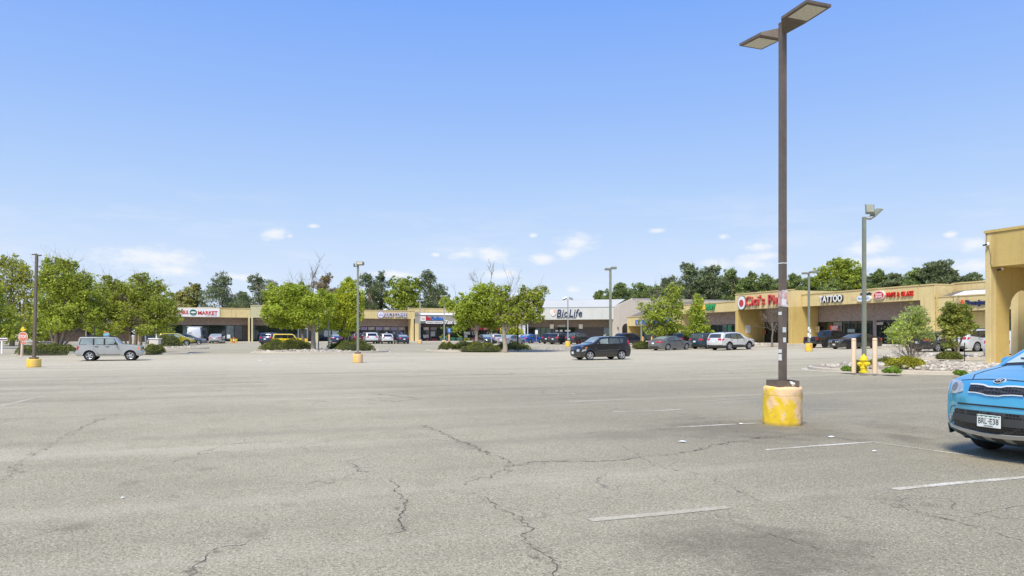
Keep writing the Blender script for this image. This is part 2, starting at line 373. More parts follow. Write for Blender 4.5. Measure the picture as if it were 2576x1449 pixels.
# hairline crazing
vc=n.new('ShaderNodeTexVoronoi',feature='DISTANCE_TO_EDGE'); vc.inputs['Scale'].default_value=.42
nn=n.new('ShaderNodeTexNoise'); nn.inputs['Scale'].default_value=1.1; nn.inputs['Detail'].default_value=5; n.lk(P,nn.inputs['Vector'])
n.lk(n.vmath('ADD',P,n.vmath('MULTIPLY',nn.outputs['Color'],(1.6,1.6,0))),vc.inputs['Vector'])
hl=n.math('MULTIPLY',n.mr(vc.outputs['Distance'],.0015,.006,1,0,True),n.mr(n.noise(P,.16,3),.5,.62,0,.75,True))
c=n.mix(hl,c,(.11,.10,.085))
h=n.math('ADD',n.math('MULTIPLY',gn,1),n.math('MULTIPLY',st,.6))
nm=n.bump(h,.55,.012)
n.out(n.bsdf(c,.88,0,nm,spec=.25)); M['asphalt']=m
m,nt=NT('worn_white_paint'); n=N(nt); P=n.pos()
wn=n.math('ADD',n.math('MULTIPLY',n.noise(P,26,5,.7),.6),n.math('MULTIPLY',n.noise(P,1.6,4),.4))
msk=n.mr(wn,.43,.55,1,.04,True)
at_=n.new('ShaderNodeAttribute'); at_.attribute_name='wear'
msk=n.math('MULTIPLY',msk,at_.outputs['Fac'])
n.out(n.bsdf(n.mix(msk,asphalt_nodes(n,P),(.74,.71,.64)),.8)); M['line']=m
m,nt=NT('crumbled_crack_edge'); n=N(nt); P=n.pos(); f=n.math('MULTIPLY',n.mr(n.noise(P,7,6,.75),.50,.62,0,.38,True),n.mr(n.noise(P,1.3,2),.40,.6,.1,1,True))
tr=n.new('ShaderNodeBsdfTransparent'); mx=n.new('ShaderNodeMixShader'); n.lk(f,mx.inputs[0]); n.lk(tr.outputs[0],mx.inputs[1]); n.lk(n.bsdf((.105,.088,.060),.9),mx.inputs[2]); n.out(mx.outputs[0]); M['halo']=m
M['tar']=pm('tar_filled_crack',(.085,.078,.066),.85,var=.35,scale=5)
xs=sorted(set([round(v,2) for v in np.concatenate([np.arange(-30,30,1.5),np.arange(30,110,3),np.arange(-120,-30,6),np.arange(110,300,20),np.arange(300,3001,300),np.arange(-3000,-119,240)])]))
ys=sorted(set([round(v,2) for v in np.concatenate([np.arange(-10,40,2),np.arange(40,160,3),np.arange(160,300,20),np.arange(300,4001,370),np.arange(-600,-9,60)])]))
b=MB(); nx=len(xs); b.v=[(x,y,gz(x,y)) for y in ys for x in xs]
b.f=[(j*nx+i,j*nx+i+1,(j+1)*nx+i+1,(j+1)*nx+i) for j in range(len(ys)-1) for i in range(nx-1)]; b.m=[0]*len(b.f)
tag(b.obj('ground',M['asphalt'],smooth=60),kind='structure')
def ribbon(name,pts,wd,mat,lift=.004,wear=1.,jag=0,step=.12):
    # flat strip following ground points (x,y)
    P=[]
    for (a,b_) in zip(pts,pts[1:]):
        L=math.hypot(b_[0]-a[0],b_[1]-a[1]); k=max(1,int(L/step))
        P+=[(a[0]+(b_[0]-a[0])*i/k,a[1]+(b_[1]-a[1])*i/k) for i in range(k)]
    P.append(pts[-1]); b=MB(); vs=[]; off=0
    for i,p in enumerate(P):
        q0,q1=P[max(0,i-1)],P[min(len(P)-1,i+1)]; dx,dy=q1[0]-q0[0],q1[1]-q0[1]; l=math.hypot(dx,dy) or 1
        nxv,nyv=-dy/l,dx/l
        if jag: off=off*.7+rnd.gauss(0,jag); ww=wd*max(.04,(.12+abs(rnd.gauss(.25,.4)))*(2.6 if rnd.random()<.06 else 1))
        else: ww=wd
        x,y=p[0]+nxv*off,p[1]+nyv*off
        for s_ in (-.5,.5): vs.append((x+nxv*ww*s_,y+nyv*ww*s_,gz(x,y)+lift))
    b.add(vs,[(2*i,2*i+1,2*i+3,2*i+2) for i in range(len(P)-1)])
    o=b.obj(name,mat); tag(o,kind='structure')
    at=o.data.attributes.new('wear','FLOAT','POINT'); at.data.foreach_set('value',[wear]*len(vs)); return o
for pts,wd,wr in [([(2247,1231),(2420,1214),(2700,1190)],.115,.95),([(1925,1132),(2050,1122),(2195,1112)],.10,.85),([(2195,1112),(2330,1131),(2520,1157),(2700,1180)],.07,.95),
    ([(1483,1309),(1640,1295),(1830,1276)],.13,.34),([(1700,1075),(1850,1067)],.10,.85),([(1865,1066),(1900,1065)],.1,.6),([(1541,1036),(1640,1034),(1712,1030)],.10,.9),([(1433,1010),(1560,1006)],.10,.85),([(1354,992),(1446,990)],.10,.85),
    ([(1300,975),(1400,973)],.09,.4),([(2035,1030),(2130,1028)],.08,.35),([(0,1022),(110,996)],.12,.35),([(960,1050),(1000,1051)],.1,.4),([(1090,1105),(1130,1106)],.1,.4),([(1760,1010),(2100,988)],.08,.3),([(1030,890),(1060,887)],.1,.5),([(1020,1033),(1080,1034)],.08,.45)]:
    ribbon('parking_line',[g(*p) for p in pts],wd*.86,M['line'],.004,wr*.88,step=.3)
CR=[([(1060,1070),(1105,1085),(1160,1110),(1195,1130),(1245,1150),(1290,1170)],.030,.030),([(1290,1170),(1270,1187),(1210,1205),(1160,1218)],.016,.03),([(1290,1170),(1380,1161),(1520,1160),(1700,1142),(1850,1112),(1930,1098)],.022,.03),
 ([(975,1208),(995,1232),(1030,1258),(1012,1290),(1020,1322),(1030,1334),(960,1342)],.020,.02),([(1215,1250),(1290,1290),(1335,1330),(1330,1365),(1370,1390),(1400,1420),(1410,1449)],.014,.02),([(475,1449),(500,1420),(530,1395),(625,1370)],.014,.02),
 ([(0,1215),(40,1170),(130,1115),(230,1065),(290,1040)],.010,.03),([(1900,1105),(2020,1092),(2090,1098),(2150,1108),(2195,1114)],.020,.02),([(2195,1250),(2290,1285),(2400,1315),(2575,1360)],.010,.02),
 ([(1800,1295),(1900,1330),(2060,1385),(2200,1400)],.008,.02),([(1560,1120),(1640,1170),(1790,1200),(1900,1260)],.008,.02),([(1050,935),(1130,940),(1260,944),(1300,938)],.07,.05),([(1710,1040),(1800,1060),(1860,1090)],.012,.02),
 ([(560,963),(660,962)],.10,.03),([(2255,1245),(2300,1290),(2420,1300),(2575,1270)],.009,.02),([(920,1005),(1000,1010),(1060,1002),(930,990)],.05,.02),([(340,1185),(440,1160),(560,1135)],.008,.02),([(150,1330),(60,1355),(0,1370)],.01,.02),([(1400,1100),(1500,1085),(1620,1090)],.010,.02)]
for pts,wd,jg in CR: ribbon('asphalt_crack',[g(*p) for p in pts],wd*.85,M['tar'],.003,jag=jg*1.2,step=.05)
for pts,wd,jg in CR[:9]: ribbon('asphalt_crack',[g(*p) for p in pts],.26,M['halo'],.0055,jag=.02,step=.15)
# ---------------------------------------------------------------- islands and pavements
def inset(poly,d):
    n_=len(poly); A=sum(poly[i][0]*poly[(i+1)%n_][1]-poly[(i+1)%n_][0]*poly[i][1] for i in range(n_)); s_=1 if A>0 else -1; o=[]
    for i in range(n_):
        (ax,ay),(bx,by),(cx_,cy_)=poly[i-1],poly[i],poly[(i+1)%n_]
        e1=Vector((bx-ax,by-ay)).normalized(); e2=Vector((cx_-bx,cy_-by)).normalized()
        n1=Vector((-e1.y,e1.x))*s_; n2=Vector((-e2.y,e2.x))*s_; m_=(n1+n2); l=max(.5,m_.length_squared/2); m_=m_/l
        o.append((bx+m_.x*d,by+m_.y*d))
    return o
def dens(poly,step):
    q=[]
    for i in range(len(poly)):
        a,b_=poly[i],poly[(i+1)%len(poly)]; k=max(1,int(math.hypot(b_[0]-a[0],b_[1]-a[1])/step))
        q+=[(a[0]+(b_[0]-a[0])*j/k,a[1]+(b_[1]-a[1])*j/k) for j in range(k)]
    return q
def island(poly,h=.15,kw=.17,bed='mulch',rounded=2,name='planting_bed',mound=0):
    P=dens(chaikin(poly,rounded,True) if rounded else poly,1.0); n_=len(P); b=MB(); I=inset(P,kw); O=inset(P,-.32)
    vs=[(x,y,gz(x,y)-.05) for x,y in P]+[(x,y,gz(x,y)+h-.02) for x,y in P]+[(x+(u-x)*.15,y+(v-y)*.15,gz(x,y)+h) for (x,y),(u,v) in zip(P,I)]+[(x,y,gz(x,y)+h) for x,y in I]+[(x,y,gz(x,y)+h-.12) for x,y in I]
    fs=[(k*n_+i,k*n_+(i+1)%n_,(k+1)*n_+(i+1)%n_,(k+1)*n_+i) for k in range(4) for i in range(n_)]
    b.add(vs,fs); tag(b.obj('kerb',M['concrete'],smooth=40),kind='structure')
    b=MB(); b.add([(x,y,gz(x,y)+.006) for x,y in O]+[(x,y,gz(x,y)+.006) for x,y in P],[(i,(i+1)%n_,n_+(i+1)%n_,n_+i) for i in range(n_)])
    tag(b.obj('gutter',M['concrete']),kind='structure')
    b=MB(); cx_=sum(p[0] for p in I)/n_; cy_=sum(p[1] for p in I)/n_
    rings=[1,.75,.45,.2]; vs=[]
    for k,r_ in enumerate(rings):
        for x,y in I:
            u,v=cx_+(x-cx_)*r_,cy_+(y-cy_)*r_; vs.append((u,v,gz(u,v)+h-.03+mound*(1-r_**2)+rnd.uniform(-.015,.015)))
    vs.append((cx_,cy_,gz(cx_,cy_)+h-.03+mound)); fs=[(k*n_+i,k*n_+(i+1)%n_,(k+1)*n_+(i+1)%n_,(k+1)*n_+i) for k in range(3) for i in range(n_)]
    fs+=[(3*n_+i,3*n_+(i+1)%n_,4*n_) for i in range(n_)]
    b.add(vs,fs); tag(b.obj(name,M[bed],smooth=60),kind='structure'); return I
ISL={}
ISL['L']=island([(-18.2,67),(-5.2,67),(-5.2,71),(-18.2,71.5)])
ISL['L2']=island([(-12.5,86),(-4.5,86),(-4.5,90),(-12.5,90)])
ISL['1']=island([(.2,67.6),(12.8,67.6),(12.8,76.5),(.2,76.5)])
ISL['2']=island([(19.2,67.8),(35.5,67.8),(35.5,75),(17.2,75),(17.2,71.2)])
ISL['3']=island([(38.8,70.2),(45.5,70.2),(45.5,77),(38.8,77)])
ISL['C']=island([(55.6,68.8),(58.8,68.8),(58.8,77.5),(55.6,77.5)])
ISL['H']=island([(24.0,24.9),(26.9,20.9),(29.3,17.2),(30.4,17.2),(30.4,24.2),(28.6,28.2),(25.6,28.6)],mound=.26)
ISL['I']=island([(36.6,33.2),(40.8,29.6),(44.2,30.6),(43.8,36.2),(39,37.5)])
def pave(poly,h=.15,mat='walk',name='sidewalk',lip=True):
    P=dens(poly,2.0); n_=len(P); b=MB(); vs=[(x,y,gz(x,y)-.05) for x,y in P]+[(x,y,gz(x,y)+h) for x,y in P]
    b.add(vs,[(i,(i+1)%n_,n_+(i+1)%n_,n_+i) for i in range(n_)]+[tuple(range(n_,2*n_))])
    tag(b.obj(name,M[mat]),kind='structure')
pave([(-40,121.6),(44.6,121.6),(46.2,128),(-40,128)])
pave([(44.6,121.3),(59.5,111),(58.9,30),(66,30),(66,112),(62,116),(50,127)])
pave([(-62,84),(-22,84),(-22,88.5),(-62,88.5)],mat='walk')
pave([(30.45,-10),(37,-10),(37,26.5),(30.45,26.5)])
# ---------------------------------------------------------------- foliage
nr=np.random.default_rng(11)
RGT=np.array([CY,-SY,0.]); FWD=np.array([SY,CY,0.]); UPV=np.array([0,0,1.])
def cards(P,size,aspect=.5,up=.35,outdir=None,name='crown',mat=None,parent=None,jit=.35,tuft=0):
    """many small pointed leaf faces at points P"""
    n_=len(P); d=nr.normal(size=(n_,3)); 
    if outdir is not None: d=d*.75+outdir*.9
    d[:,2]+=up; d/=np.linalg.norm(d,axis=1)[:,None]+1e-9           # leaf normal
    a=np.cross(d,nr.normal(size=(n_,3))); a/=np.linalg.norm(a,axis=1)[:,None]+1e-9
    if tuft: a=a*(1-tuft)+d*tuft; a/=np.linalg.norm(a,axis=1)[:,None]; 
    b_=np.cross(d if not tuft else nr.normal(size=(n_,3)),a); b_/=np.linalg.norm(b_,axis=1)[:,None]+1e-9
    s=size*(1+jit*nr.normal(size=n_)).clip(.4,1.9)[:,None]
    V=np.stack([P-a*s*.5,P+b_*s*aspect*.5+a*s*.05,P+a*s*.5,P-b_*s*aspect*.5+a*s*.05],1).reshape(-1,3)
    me=bpy.data.meshes.new(name); me.vertices.add(4*n_); me.vertices.foreach_set('co',V.astype(np.float32).ravel())
    me.loops.add(4*n_); me.loops.foreach_set('vertex_index',np.arange(4*n_,dtype=np.int32)); me.polygons.add(n_)
    me.polygons.foreach_set('loop_start',np.arange(0,4*n_,4,dtype=np.int32)); me.update(calc_edges=True)
    if mat: me.materials.append(mat)
    return link(name,me,parent)
def lobe_points(C,rad,n_,clumps,cs=.28,shell=.55):
    """points in leaf clumps within an ellipsoid (radii along right, depth, up)"""
    u=nr.normal(size=(clumps,3)); u/=np.linalg.norm(u,axis=1)[:,None]; r=shell+(1-shell)*nr.random(clumps)**.6
    cc=u*r[:,None]*rad; w_=nr.random(clumps)**1.3+.25; idx=nr.choice(clumps,n_,p=w_/w_.sum())
    q=nr.normal(size=(n_,3))*(cs*rad*(.55+.8*nr.random(clumps))[idx][:,None]); q[:,2]*=.75
    L=cc[idx]+q
    rr=np.linalg.norm(L/rad,axis=1); k_=rr<1.12+.12*nr.random(len(rr)); L=L[k_]
    o=L/rad; o/=np.linalg.norm(o,axis=1)[:,None]+1e-9
    Wd=lambda v: v[:,0:1]*RGT+v[:,1:2]*FWD+v[:,2:3]*UPV
    return C+Wd(L), Wd(o)
LM={'lush':leafmat('leaf_mid_green',(0.081,0.116,0.014),(0.526,0.594,0.095),.45),'bright':leafmat('leaf_fresh_green',(0.123,0.193,0.014),(0.627,0.720,0.095),.45),
    'olive':leafmat('leaf_olive',(0.101,0.119,0.027),(0.515,0.526,0.134),.45),'yellow':leafmat('leaf_yellow_green',(0.185,0.231,0.015),(0.717,0.720,0.095),.45),
    'pine':leafmat('pine_needles',(0.057,0.081,0.039),(0.310,0.370,0.180),.22),'pinegreen':leafmat('pine_needles_green',(0.070,0.108,0.035),(0.360,0.450,0.150),.22),
    'juniper':leafmat('juniper_foliage',(0.042,0.057,0.010),(0.270,0.290,0.050),.18,1.2),'goldjuniper':leafmat('golden_juniper',(0.139,0.154,0.010),(0.540,0.500,0.035),.2,1.5),
    'brown':leafmat('browning_foliage',(0.116,0.088,0.042),(0.426,0.347,0.157),.2),'grass':leafmat('grass_tufts',(0.070,0.139,0.015),(0.336,0.493,0.078),.3),
    'silver':leafmat('silver_green_leaf',(0.154,0.200,0.062),(0.616,0.694,0.269)),'dead':leafmat('dead_twigs',(0.123,0.101,0.077),(0.426,0.347,0.269),.05)}
def branch(b,p,d,L,r,depth,spread=.5,n=4,gn=.12,kids=3,up=.15):
    """recursive bare limb"""
    pts=[Vector(p)]; d=Vector(d).normalized(); k=4
    for i in range(k):
        d=(d+Vector((rnd.gauss(0,gn),rnd.gauss(0,gn),rnd.gauss(0,gn)+up*.3))).normalized(); pts.append(pts[-1]+d*L/k)
    b.tube(pts,[r*(1-.6*i/k) for i in range(k+1)],n)
    if depth>0:
        for j in range(kids):
            i=rnd.randint(1,k); q=pts[i]; e=(d+Vector((rnd.gauss(0,spread),rnd.gauss(0,spread),rnd.gauss(.1,spread*.7)))).normalized()
            branch(b,q,e,L*rnd.uniform(.4,.7),r*.5,depth-1,spread,max(3,n-1),gn,kids,up)
def tree(name,label,cat,px,Z,lobes,trunks,mat='lush',n=9000,leaf=.26,trunkr=.17,bark='bark',group=None,dead=(),base=None,clump=26,cs=.25,aspect=.5,tuft=0,extra=(),dz=.75,up=.35,hidebase=0,sprig=4):
    """lobes: (px,py,rx,ry[,weight]) measured on the photo at distance Z; trunks: (px at foot, px at top, py at top)"""
    X,Y=at(px,Z); z0=gz(X,Y)+(base or 0); t=thing(name,label,cat,(X,Y,z0),0,group); O=np.array([X,Y,z0])
    nl0=len(lobes)
    if sprig:
        ex=[]
        for l in lobes:
            for j in range(sprig):
                a=rnd.uniform(-.5,math.pi+.5); q=rnd.uniform(.95,1.22); s_=rnd.uniform(.14,.27); ex.append((l[0]+l[2]*q*math.cos(a),l[1]-l[3]*q*math.sin(a),max(3,l[2]*s_),max(3.5,l[3]*s_*1.3),.75))
        lobes=list(lobes)+ex
    k=Z/F; pts=[];outs=[]; W_=[l[4] if len(l)>4 else 1 for l in lobes]; A=np.array([l[2]*l[3]*w_ for l,w_ in zip(lobes,W_)]); A=A/A.sum(); LC=[]
    for l,a in zip(lobes,A):
        lx,ly=at(l[0],Z); dep=rnd.uniform(-.5,.5)*l[2]*k*dz
        C=np.array([lx,ly,zat(l[1],Z)])+FWD*dep; rad=np.array([l[2]*k,max(.5,l[2]*k*.9),l[3]*k])
        P,o=lobe_points(C,rad,max(30,int(n*a)),max(5,int(clump*math.sqrt(a*len(lobes)))),cs); pts.append(P-O); outs.append(o); LC.append(C)
    P=np.concatenate(pts); o=np.concatenate(outs); ok=P[:,2]>.02; P,o=P[ok],o[ok]
    cards(P,leaf,aspect,up,o,'crown',LM[mat],t,tuft=tuft)
    for m2,share,sz in extra:
        s_=nr.random(len(P))<share; cards(P[s_]+nr.normal(size=(s_.sum(),3))*.12,sz,aspect,up,o[s_],'crown_sprays',LM[m2],t)
    b=MB()
    for (pa,pb,py,*rr) in trunks:
        r_=rr[0] if rr else trunkr
        A0=np.array([*at(pa,Z),z0])-O; B0=np.array([*at(pb,Z),zat(py,Z)])-O; q=[]
        for i in range(6):
            u=i/5; q.append(A0+(B0-A0)*u+np.array([rnd.gauss(0,r_*.35),rnd.gauss(0,r_*.35),0])*(0<i<5))
        q[0][2]-=.1; b.tube(q,[r_*1.22]+[r_*(1.05-.45*i/5) for i in range(1,6)],9)
        for C in LC[:nl0]:
            T=C-O; f=q[rnd.choice([3,4,5])]; 
            if np.linalg.norm(T-f)>Z*k*0+9*r_*6+3: continue
            mid=(np.array(f)+T)/2+np.array([0,0,.15])*np.linalg.norm(T-f)
            b.tube([f,mid,T],[r_*.5,r_*.3,r_*.1],6)
            for _ in range(3): branch(b,T-(T-mid)*.4,Vector(T-mid)+Vector((rnd.gauss(0,1),rnd.gauss(0,1),rnd.gauss(0,.6))),np.linalg.norm(T-mid)*.8,r_*.12,1,.6,3)
    b.obj('trunk',M[bark],t,smooth=70)
    if dead:
        b=MB()
        for (pa,pya,pb,pyb,r_,dp) in dead:
            A0=Vector(np.array([*at(pa,Z),zat(pya,Z)])-O); B0=Vector(np.array([*at(pb,Z),zat(pyb,Z)])-O)
            branch(b,A0,B0-A0,(B0-A0).length*.68,r_*.62,dp,.42,4,.10,4,.05)
        if len(dead)>1: b.tube([Vector(np.array([*at(d_[0],Z),zat(d_[1],Z)])-O) for d_ in dead],min(d_[4] for d_ in dead)*.5,4)
        b.obj('dead_branches',M['deadwood'],t)
    return t
def pine(label,px,Z,top,bot,hw,mat='pine',n=4200,group='pine trees standing behind the shops',shape=0,crowns=1):
    L=[]; h=bot-top; 
    for i in range(17):
        u=(i+.5)/17; prof=(math.sin(min(1,u*1.25+.12)*math.pi*.55))**.9 if shape==0 else (.25+.75*math.sin((u*.9+.08)*math.pi)**.6 if shape==1 else u*.95+.06)
        a=rnd.uniform(-1,1); w_=hw*prof
        L.append((px+a*w_*.72,top+h*u,w_*rnd.uniform(.34,.56)+3,h*.062*rnd.uniform(.9,1.5)+2.5))
    L.append((px,top+5,hw*.14+2,7))
    return tree('pine_tree',label,'pine tree',px,Z,L,[(px,px,top+h*.15,.22)],mat,int(n*1.9),.44,group=group,clump=18,cs=.30,aspect=.30,tuft=.6,dz=1.4,up=.5,sprig=1)
# island and kerbside trees ------------------------------------------------
G1='leafy trees on the left side of the car park'
tree('leafy_tree','tall yellow-green tree at the far left edge behind the stop sign','tree',20,88,[(20,690,42,38),(62,735,30,42),(5,760,40,60),(50,800,40,40),(30,665,26,20,.7),(15,835,40,26),(66,700,18,24),(-30,720,40,60)],[(30,25,760,.25),(50,60,780,.16)],'olive',14000,.25,group=G1,extra=[('yellow',.25,.3)])
tree('leafy_tree','dense green tree with forked trunk rising from the hedge left of the silver estate','tree',144,61.5,[(150,700,40,36),(110,705,22,30),(190,720,34,30),(215,748,28,26),(130,750,46,40),(180,780,52,36),(110,800,28,30),(165,815,42,22),(120,668,14,14,.8),(148,662,12,12,.8),(172,672,13,12,.7),(205,700,12,14,.6),(232,790,24,26),(222,715,8,12,.6)],[(143,138,790,.22),(146,175,800,.17),(141,122,805,.13),(150,206,805,.10)],'lush',19000,.20,.2,'bark',G1,extra=[('bright',.22,.21)],base=.1)
tree('leafy_tree','broad green tree with several dark stems behind the silver estate','tree',342,63,[(300,745,38,34),(350,728,42,28),(395,760,38,34),(330,790,52,36),(270,780,30,34),(392,800,34,28),(290,715,16,14,.7),(270,705,9,8,.6),(360,700,20,12,.7),(400,722,18,12,.6),(424,792,20,20),(438,788,12,14,.8),(300,825,34,16),(380,830,34,14)],[(340,342,800,.17),(331,320,800,.13),(348,368,800,.12),(326,300,815,.10)],'lush',19000,.20,.17,'bark',G1,extra=[('olive',.25,.21)])
tree('leafy_tree','slim tree with twiggy crown between the broad tree and the market sign','tree',452,98,[(412,800,24,28),(422,835,18,12),(422,768,18,18),(448,806,9,6,.4),(400,755,16,14)],[(395,400,820,.11),(398,425,810,.06)],'lush',4200,.28,.1,'bark',G1)
tree('leafy_tree','brownish green tree behind the roof end of the market','tree',470,150,[(450,755,16,20),(478,745,26,24),(470,775,34,16),(440,775,18,14)],[(470,470,770,.2)],'olive',4200,.55,.25,'bark',extra=[('brown',.45,.55)])
tree('leafy_tree','low leafy tree in the gap right of the stop sign','tree',90,104,[(95,800,30,34),(75,830,30,22),(110,840,26,18),(240,815,26,22),(262,838,24,14)],[(92,92,800,.16)],'lush',6500,.36,.2,'bark',G1)
tree('leafy_tree','dark dense tree filling the skyline behind the two big left trees','tree',255,118,[(235,725,36,30),(268,745,30,34),(205,760,40,46),(250,790,50,40),(300,780,40,46),(160,790,40,46),(350,790,40,40),(222,835,40,22),(290,835,40,22),(130,780,30,40)],[(240,240,790,.3)],'lush',9500,.46,.3,'bark',G1)
tree('leafy_tree','bushy tree with thick low crown at the left frame edge','tree',-20,72,[(-30,770,48,60),(0,815,38,34),(20,846,26,16),(-40,840,40,30)],[(-18,-18,790,.2)],'lush',7000,.28,.2,'bark',G1,extra=[('yellow',.12,.28)])
tree('spruce_tree','thin dark spruce tip above the market roof','spruce',497,150,[(497,724,4,8),(498,738,9,7),(496,752,13,8),(498,766,16,9),(498,782,19,10)],[(497,497,730,.12)],'pine',1900,.5,clump=9,aspect=.34,tuft=.5)
GI='ash trees with dead tops on the planted islands'
tree('island_tree','bright green tree on the first island with bare dead branches at its top','tree',787,71,[(745,745,34,28),(712,772,40,30),(690,796,28,24),(750,782,42,30),(703,812,24,13),(738,816,30,13),(790,770,40,30),(815,750,26,20),(775,796,42,24),(725,728,28,14),(678,735,14,16,.7),(668,786,10,14),(760,730,24,14,.5),(700,745,24,20)],
   [(787,790,805,.24)],'bright',17000,.22,.24,'palebark',GI,dead=[(775,760,740,668,.09,3),(785,750,800,652,.10,3),(768,765,720,690,.06,3),(795,755,832,690,.06,3),(780,750,770,665,.06,2),(800,770,812,705,.05,3)],extra=[('lush',.25,.28)],base=.12)
tree('island_tree','smaller leaning tree behind the yellow estate on the first island','tree',763,77,[(762,775,36,28),(740,800,34,20),(795,818,26,14),(760,812,26,10)],[(764,756,800,.2)],'lush',5200,.27,.24,'palebark',GI,base=.12)
tree('island_tree','yellow-green tree with loose crown beside the grey lamp post','tree',876,74,[(875,735,22,28),(893,755,20,24),(868,770,28,26),(895,795,18,22),(850,792,36,26),(840,814,24,15),(880,818,20,16),(885,712,12,12,.7),(850,760,22,20),(900,775,12,16,.7),(868,842,12,6)],[(870,866,805,.09),(872,885,790,.07)],'yellow',11000,.21,.1,'palebark',GI,extra=[('bright',.5,.26)],base=.12)
tree('island_tree','green tree with dead leader on the second island, left of two trunks','tree',1200,73,[(1185,765,36,24),(1215,735,30,20),(1165,790,24,20),(1210,790,40,28),(1230,760,30,26),(1178,810,22,11),(1210,803,28,12),(1158,824,14,9),(1150,765,14,12,.7),(1240,800,34,28),(1115,760,12,10,.5),(1130,773,13,9,.5)],
   [(1199,1197,810,.19)],'bright',12500,.21,.22,'palebark',GI,dead=[(1205,745,1185,690,.05,3),(1225,740,1238,668,.08,3),(1215,745,1192,672,.06,3),(1230,745,1262,695,.05,2),(1150,770,1145,712,.025,2)],extra=[('lush',.5,.27)],base=.12)
tree('island_tree','wide tree reaching right across the white facade on the second island','tree',1268,70,[(1275,770,36,28),(1305,790,34,26),(1335,750,26,20),(1360,735,18,16,.8),(1330,780,30,22),(1290,800,32,18),(1268,803,22,11),(1345,800,18,12),(1255,760,26,26),(1318,735,16,12,.7),(1350,760,18,14,.8),(1262,735,18,16,.7)],
   [(1270,1266,815,.23)],'lush',12500,.21,.28,'palebark',GI,dead=[(1280,760,1292,668,.06,3),(1284,760,1310,690,.04,2),(1270,770,1285,835,.05,3),(1258,760,1300,840,.05,3)],extra=[('bright',.25,.26),('dead',.10,.3)],base=.12)
tree('young_tree','small yellow-green tree at the left corner of the white facade','tree',1290,119,[(1280,835,20,22),(1300,842,14,18),(1270,850,16,12),(1285,815,12,12)],[(1283,1283,835,.12)],'yellow',3600,.34,.12)
GS='small trees in front of the right-hand shops'
tree('young_tree','many-stemmed small tree with thin bare tips before the blue sign','tree',1660,77,[(1670,770,34,24),(1690,745,20,22,.7),(1640,800,28,18),(1680,800,34,22),(1620,775,14,10,.5),(1650,830,34,13),(1690,825,24,14),(1705,770,12,14,.6),(1700,725,12,14,.4)],
   [(1658,1640,800,.10),(1662,1668,790,.11),(1655,1615,790,.07),(1667,1690,800,.09),(1650,1630,810,.07)],'lush',4300,.22,.1,'bark',GS,dead=[(1640,800,1590,755,.05,3),(1645,790,1628,715,.05,3),(1655,780,1648,705,.05,3),(1660,780,1672,700,.05,3),(1670,780,1690,695,.04,3)],extra=[('bright',.4,.25)],cs=.2)
tree('young_tree','narrow small tree beside the yellow and green letters','tree',1752,80,[(1752,770,14,20),(1748,795,20,16),(1756,820,24,16),(1740,835,24,12),(1768,838,20,10),(1755,750,8,10,.6)],[(1752,1752,800,.10),(1748,1742,805,.07),(1756,1764,805,.07)],'bright',3000,.22,.1,'bark',GS,dead=[(1755,800,1770,735,.05,3),(1758,800,1800,800,.04,3),(1757,790,1790,770,.04,3),(1750,790,1740,730,.04,3)],extra=[('lush',.5,.24)],cs=.2,base=.0)
tree('dead_tree','leafless brown tree in front of the pizza shop entrance','dead tree',1942,80,[(1935,800,24,26,.5),(1955,815,18,20,.4)],[(1942,1942,815,.11)],'dead',1500,.16,.1,'deadwood',GS,dead=[(1942,825,1910,775,.05,3),(1942,820,1925,765,.05,3),(1943,820,1955,770,.05,3),(1943,825,1975,790,.05,3),(1942,815,1940,760,.05,3),(1942,830,1900,810,.04,3),(1943,830,1985,820,.04,3)],aspect=.12,base=.1)
tree('leafy_shrub','pale green willowy shrub above grey dead twigs on the rock island','shrub',2288,36,[(2300,790,22,20),(2285,815,30,22),(2270,840,28,18),(2310,830,26,24),(2260,855,20,14),(2320,805,14,16,.7),(2325,845,14,12,.7),(2248,835,12,10,.6)],[(2290,2292,840,.05),(2288,2275,850,.04),(2292,2312,850,.035)],'silver',3300,.15,.05,'deadwood',dead=[(2290,905,2240,870,.03,3),(2290,905,2262,845,.03,3),(2290,905,2300,840,.03,3),(2292,905,2335,855,.03,3),(2290,905,2250,890,.025,3),(2292,905,2345,880,.025,3),(2290,905,2318,865,.03,3),(2290,905,2275,860,.03,3),(2290,905,2230,880,.025,3),(2290,905,2325,840,.025,3),(2290,905,2285,835,.025,3),(2292,905,2355,865,.025,3),(2291,905,2340,872,.03,3),(2289,905,2255,875,.03,3),(2290,905,2310,880,.03,3),(2288,905,2268,885,.03,3),(2291,905,2330,890,.025,3)],extra=[('bright',.4,.14)],base=.2,aspect=.3,cs=.22)
tree('young_tree','small round tree in the gravel bed beside the white car','tree',2410,43,[(2405,790,24,20),(2390,810,22,20),(2425,805,22,22),(2405,830,26,16),(2438,825,12,12,.7),(2385,775,10,12,.7),(2420,780,14,14,.7),(2380,850,12,10,.5),(2388,868,14,7,.4)],[(2412,2404,820,.085),(2405,2425,825,.06),(2409,2385,835,.05)],'olive',6200,.16,.09,'palebark',dead=[(2405,800,2400,735,.03,3),(2407,800,2418,745,.025,3),(2403,800,2392,750,.025,3)],extra=[('lush',.3,.16)],base=.12,cs=.22)
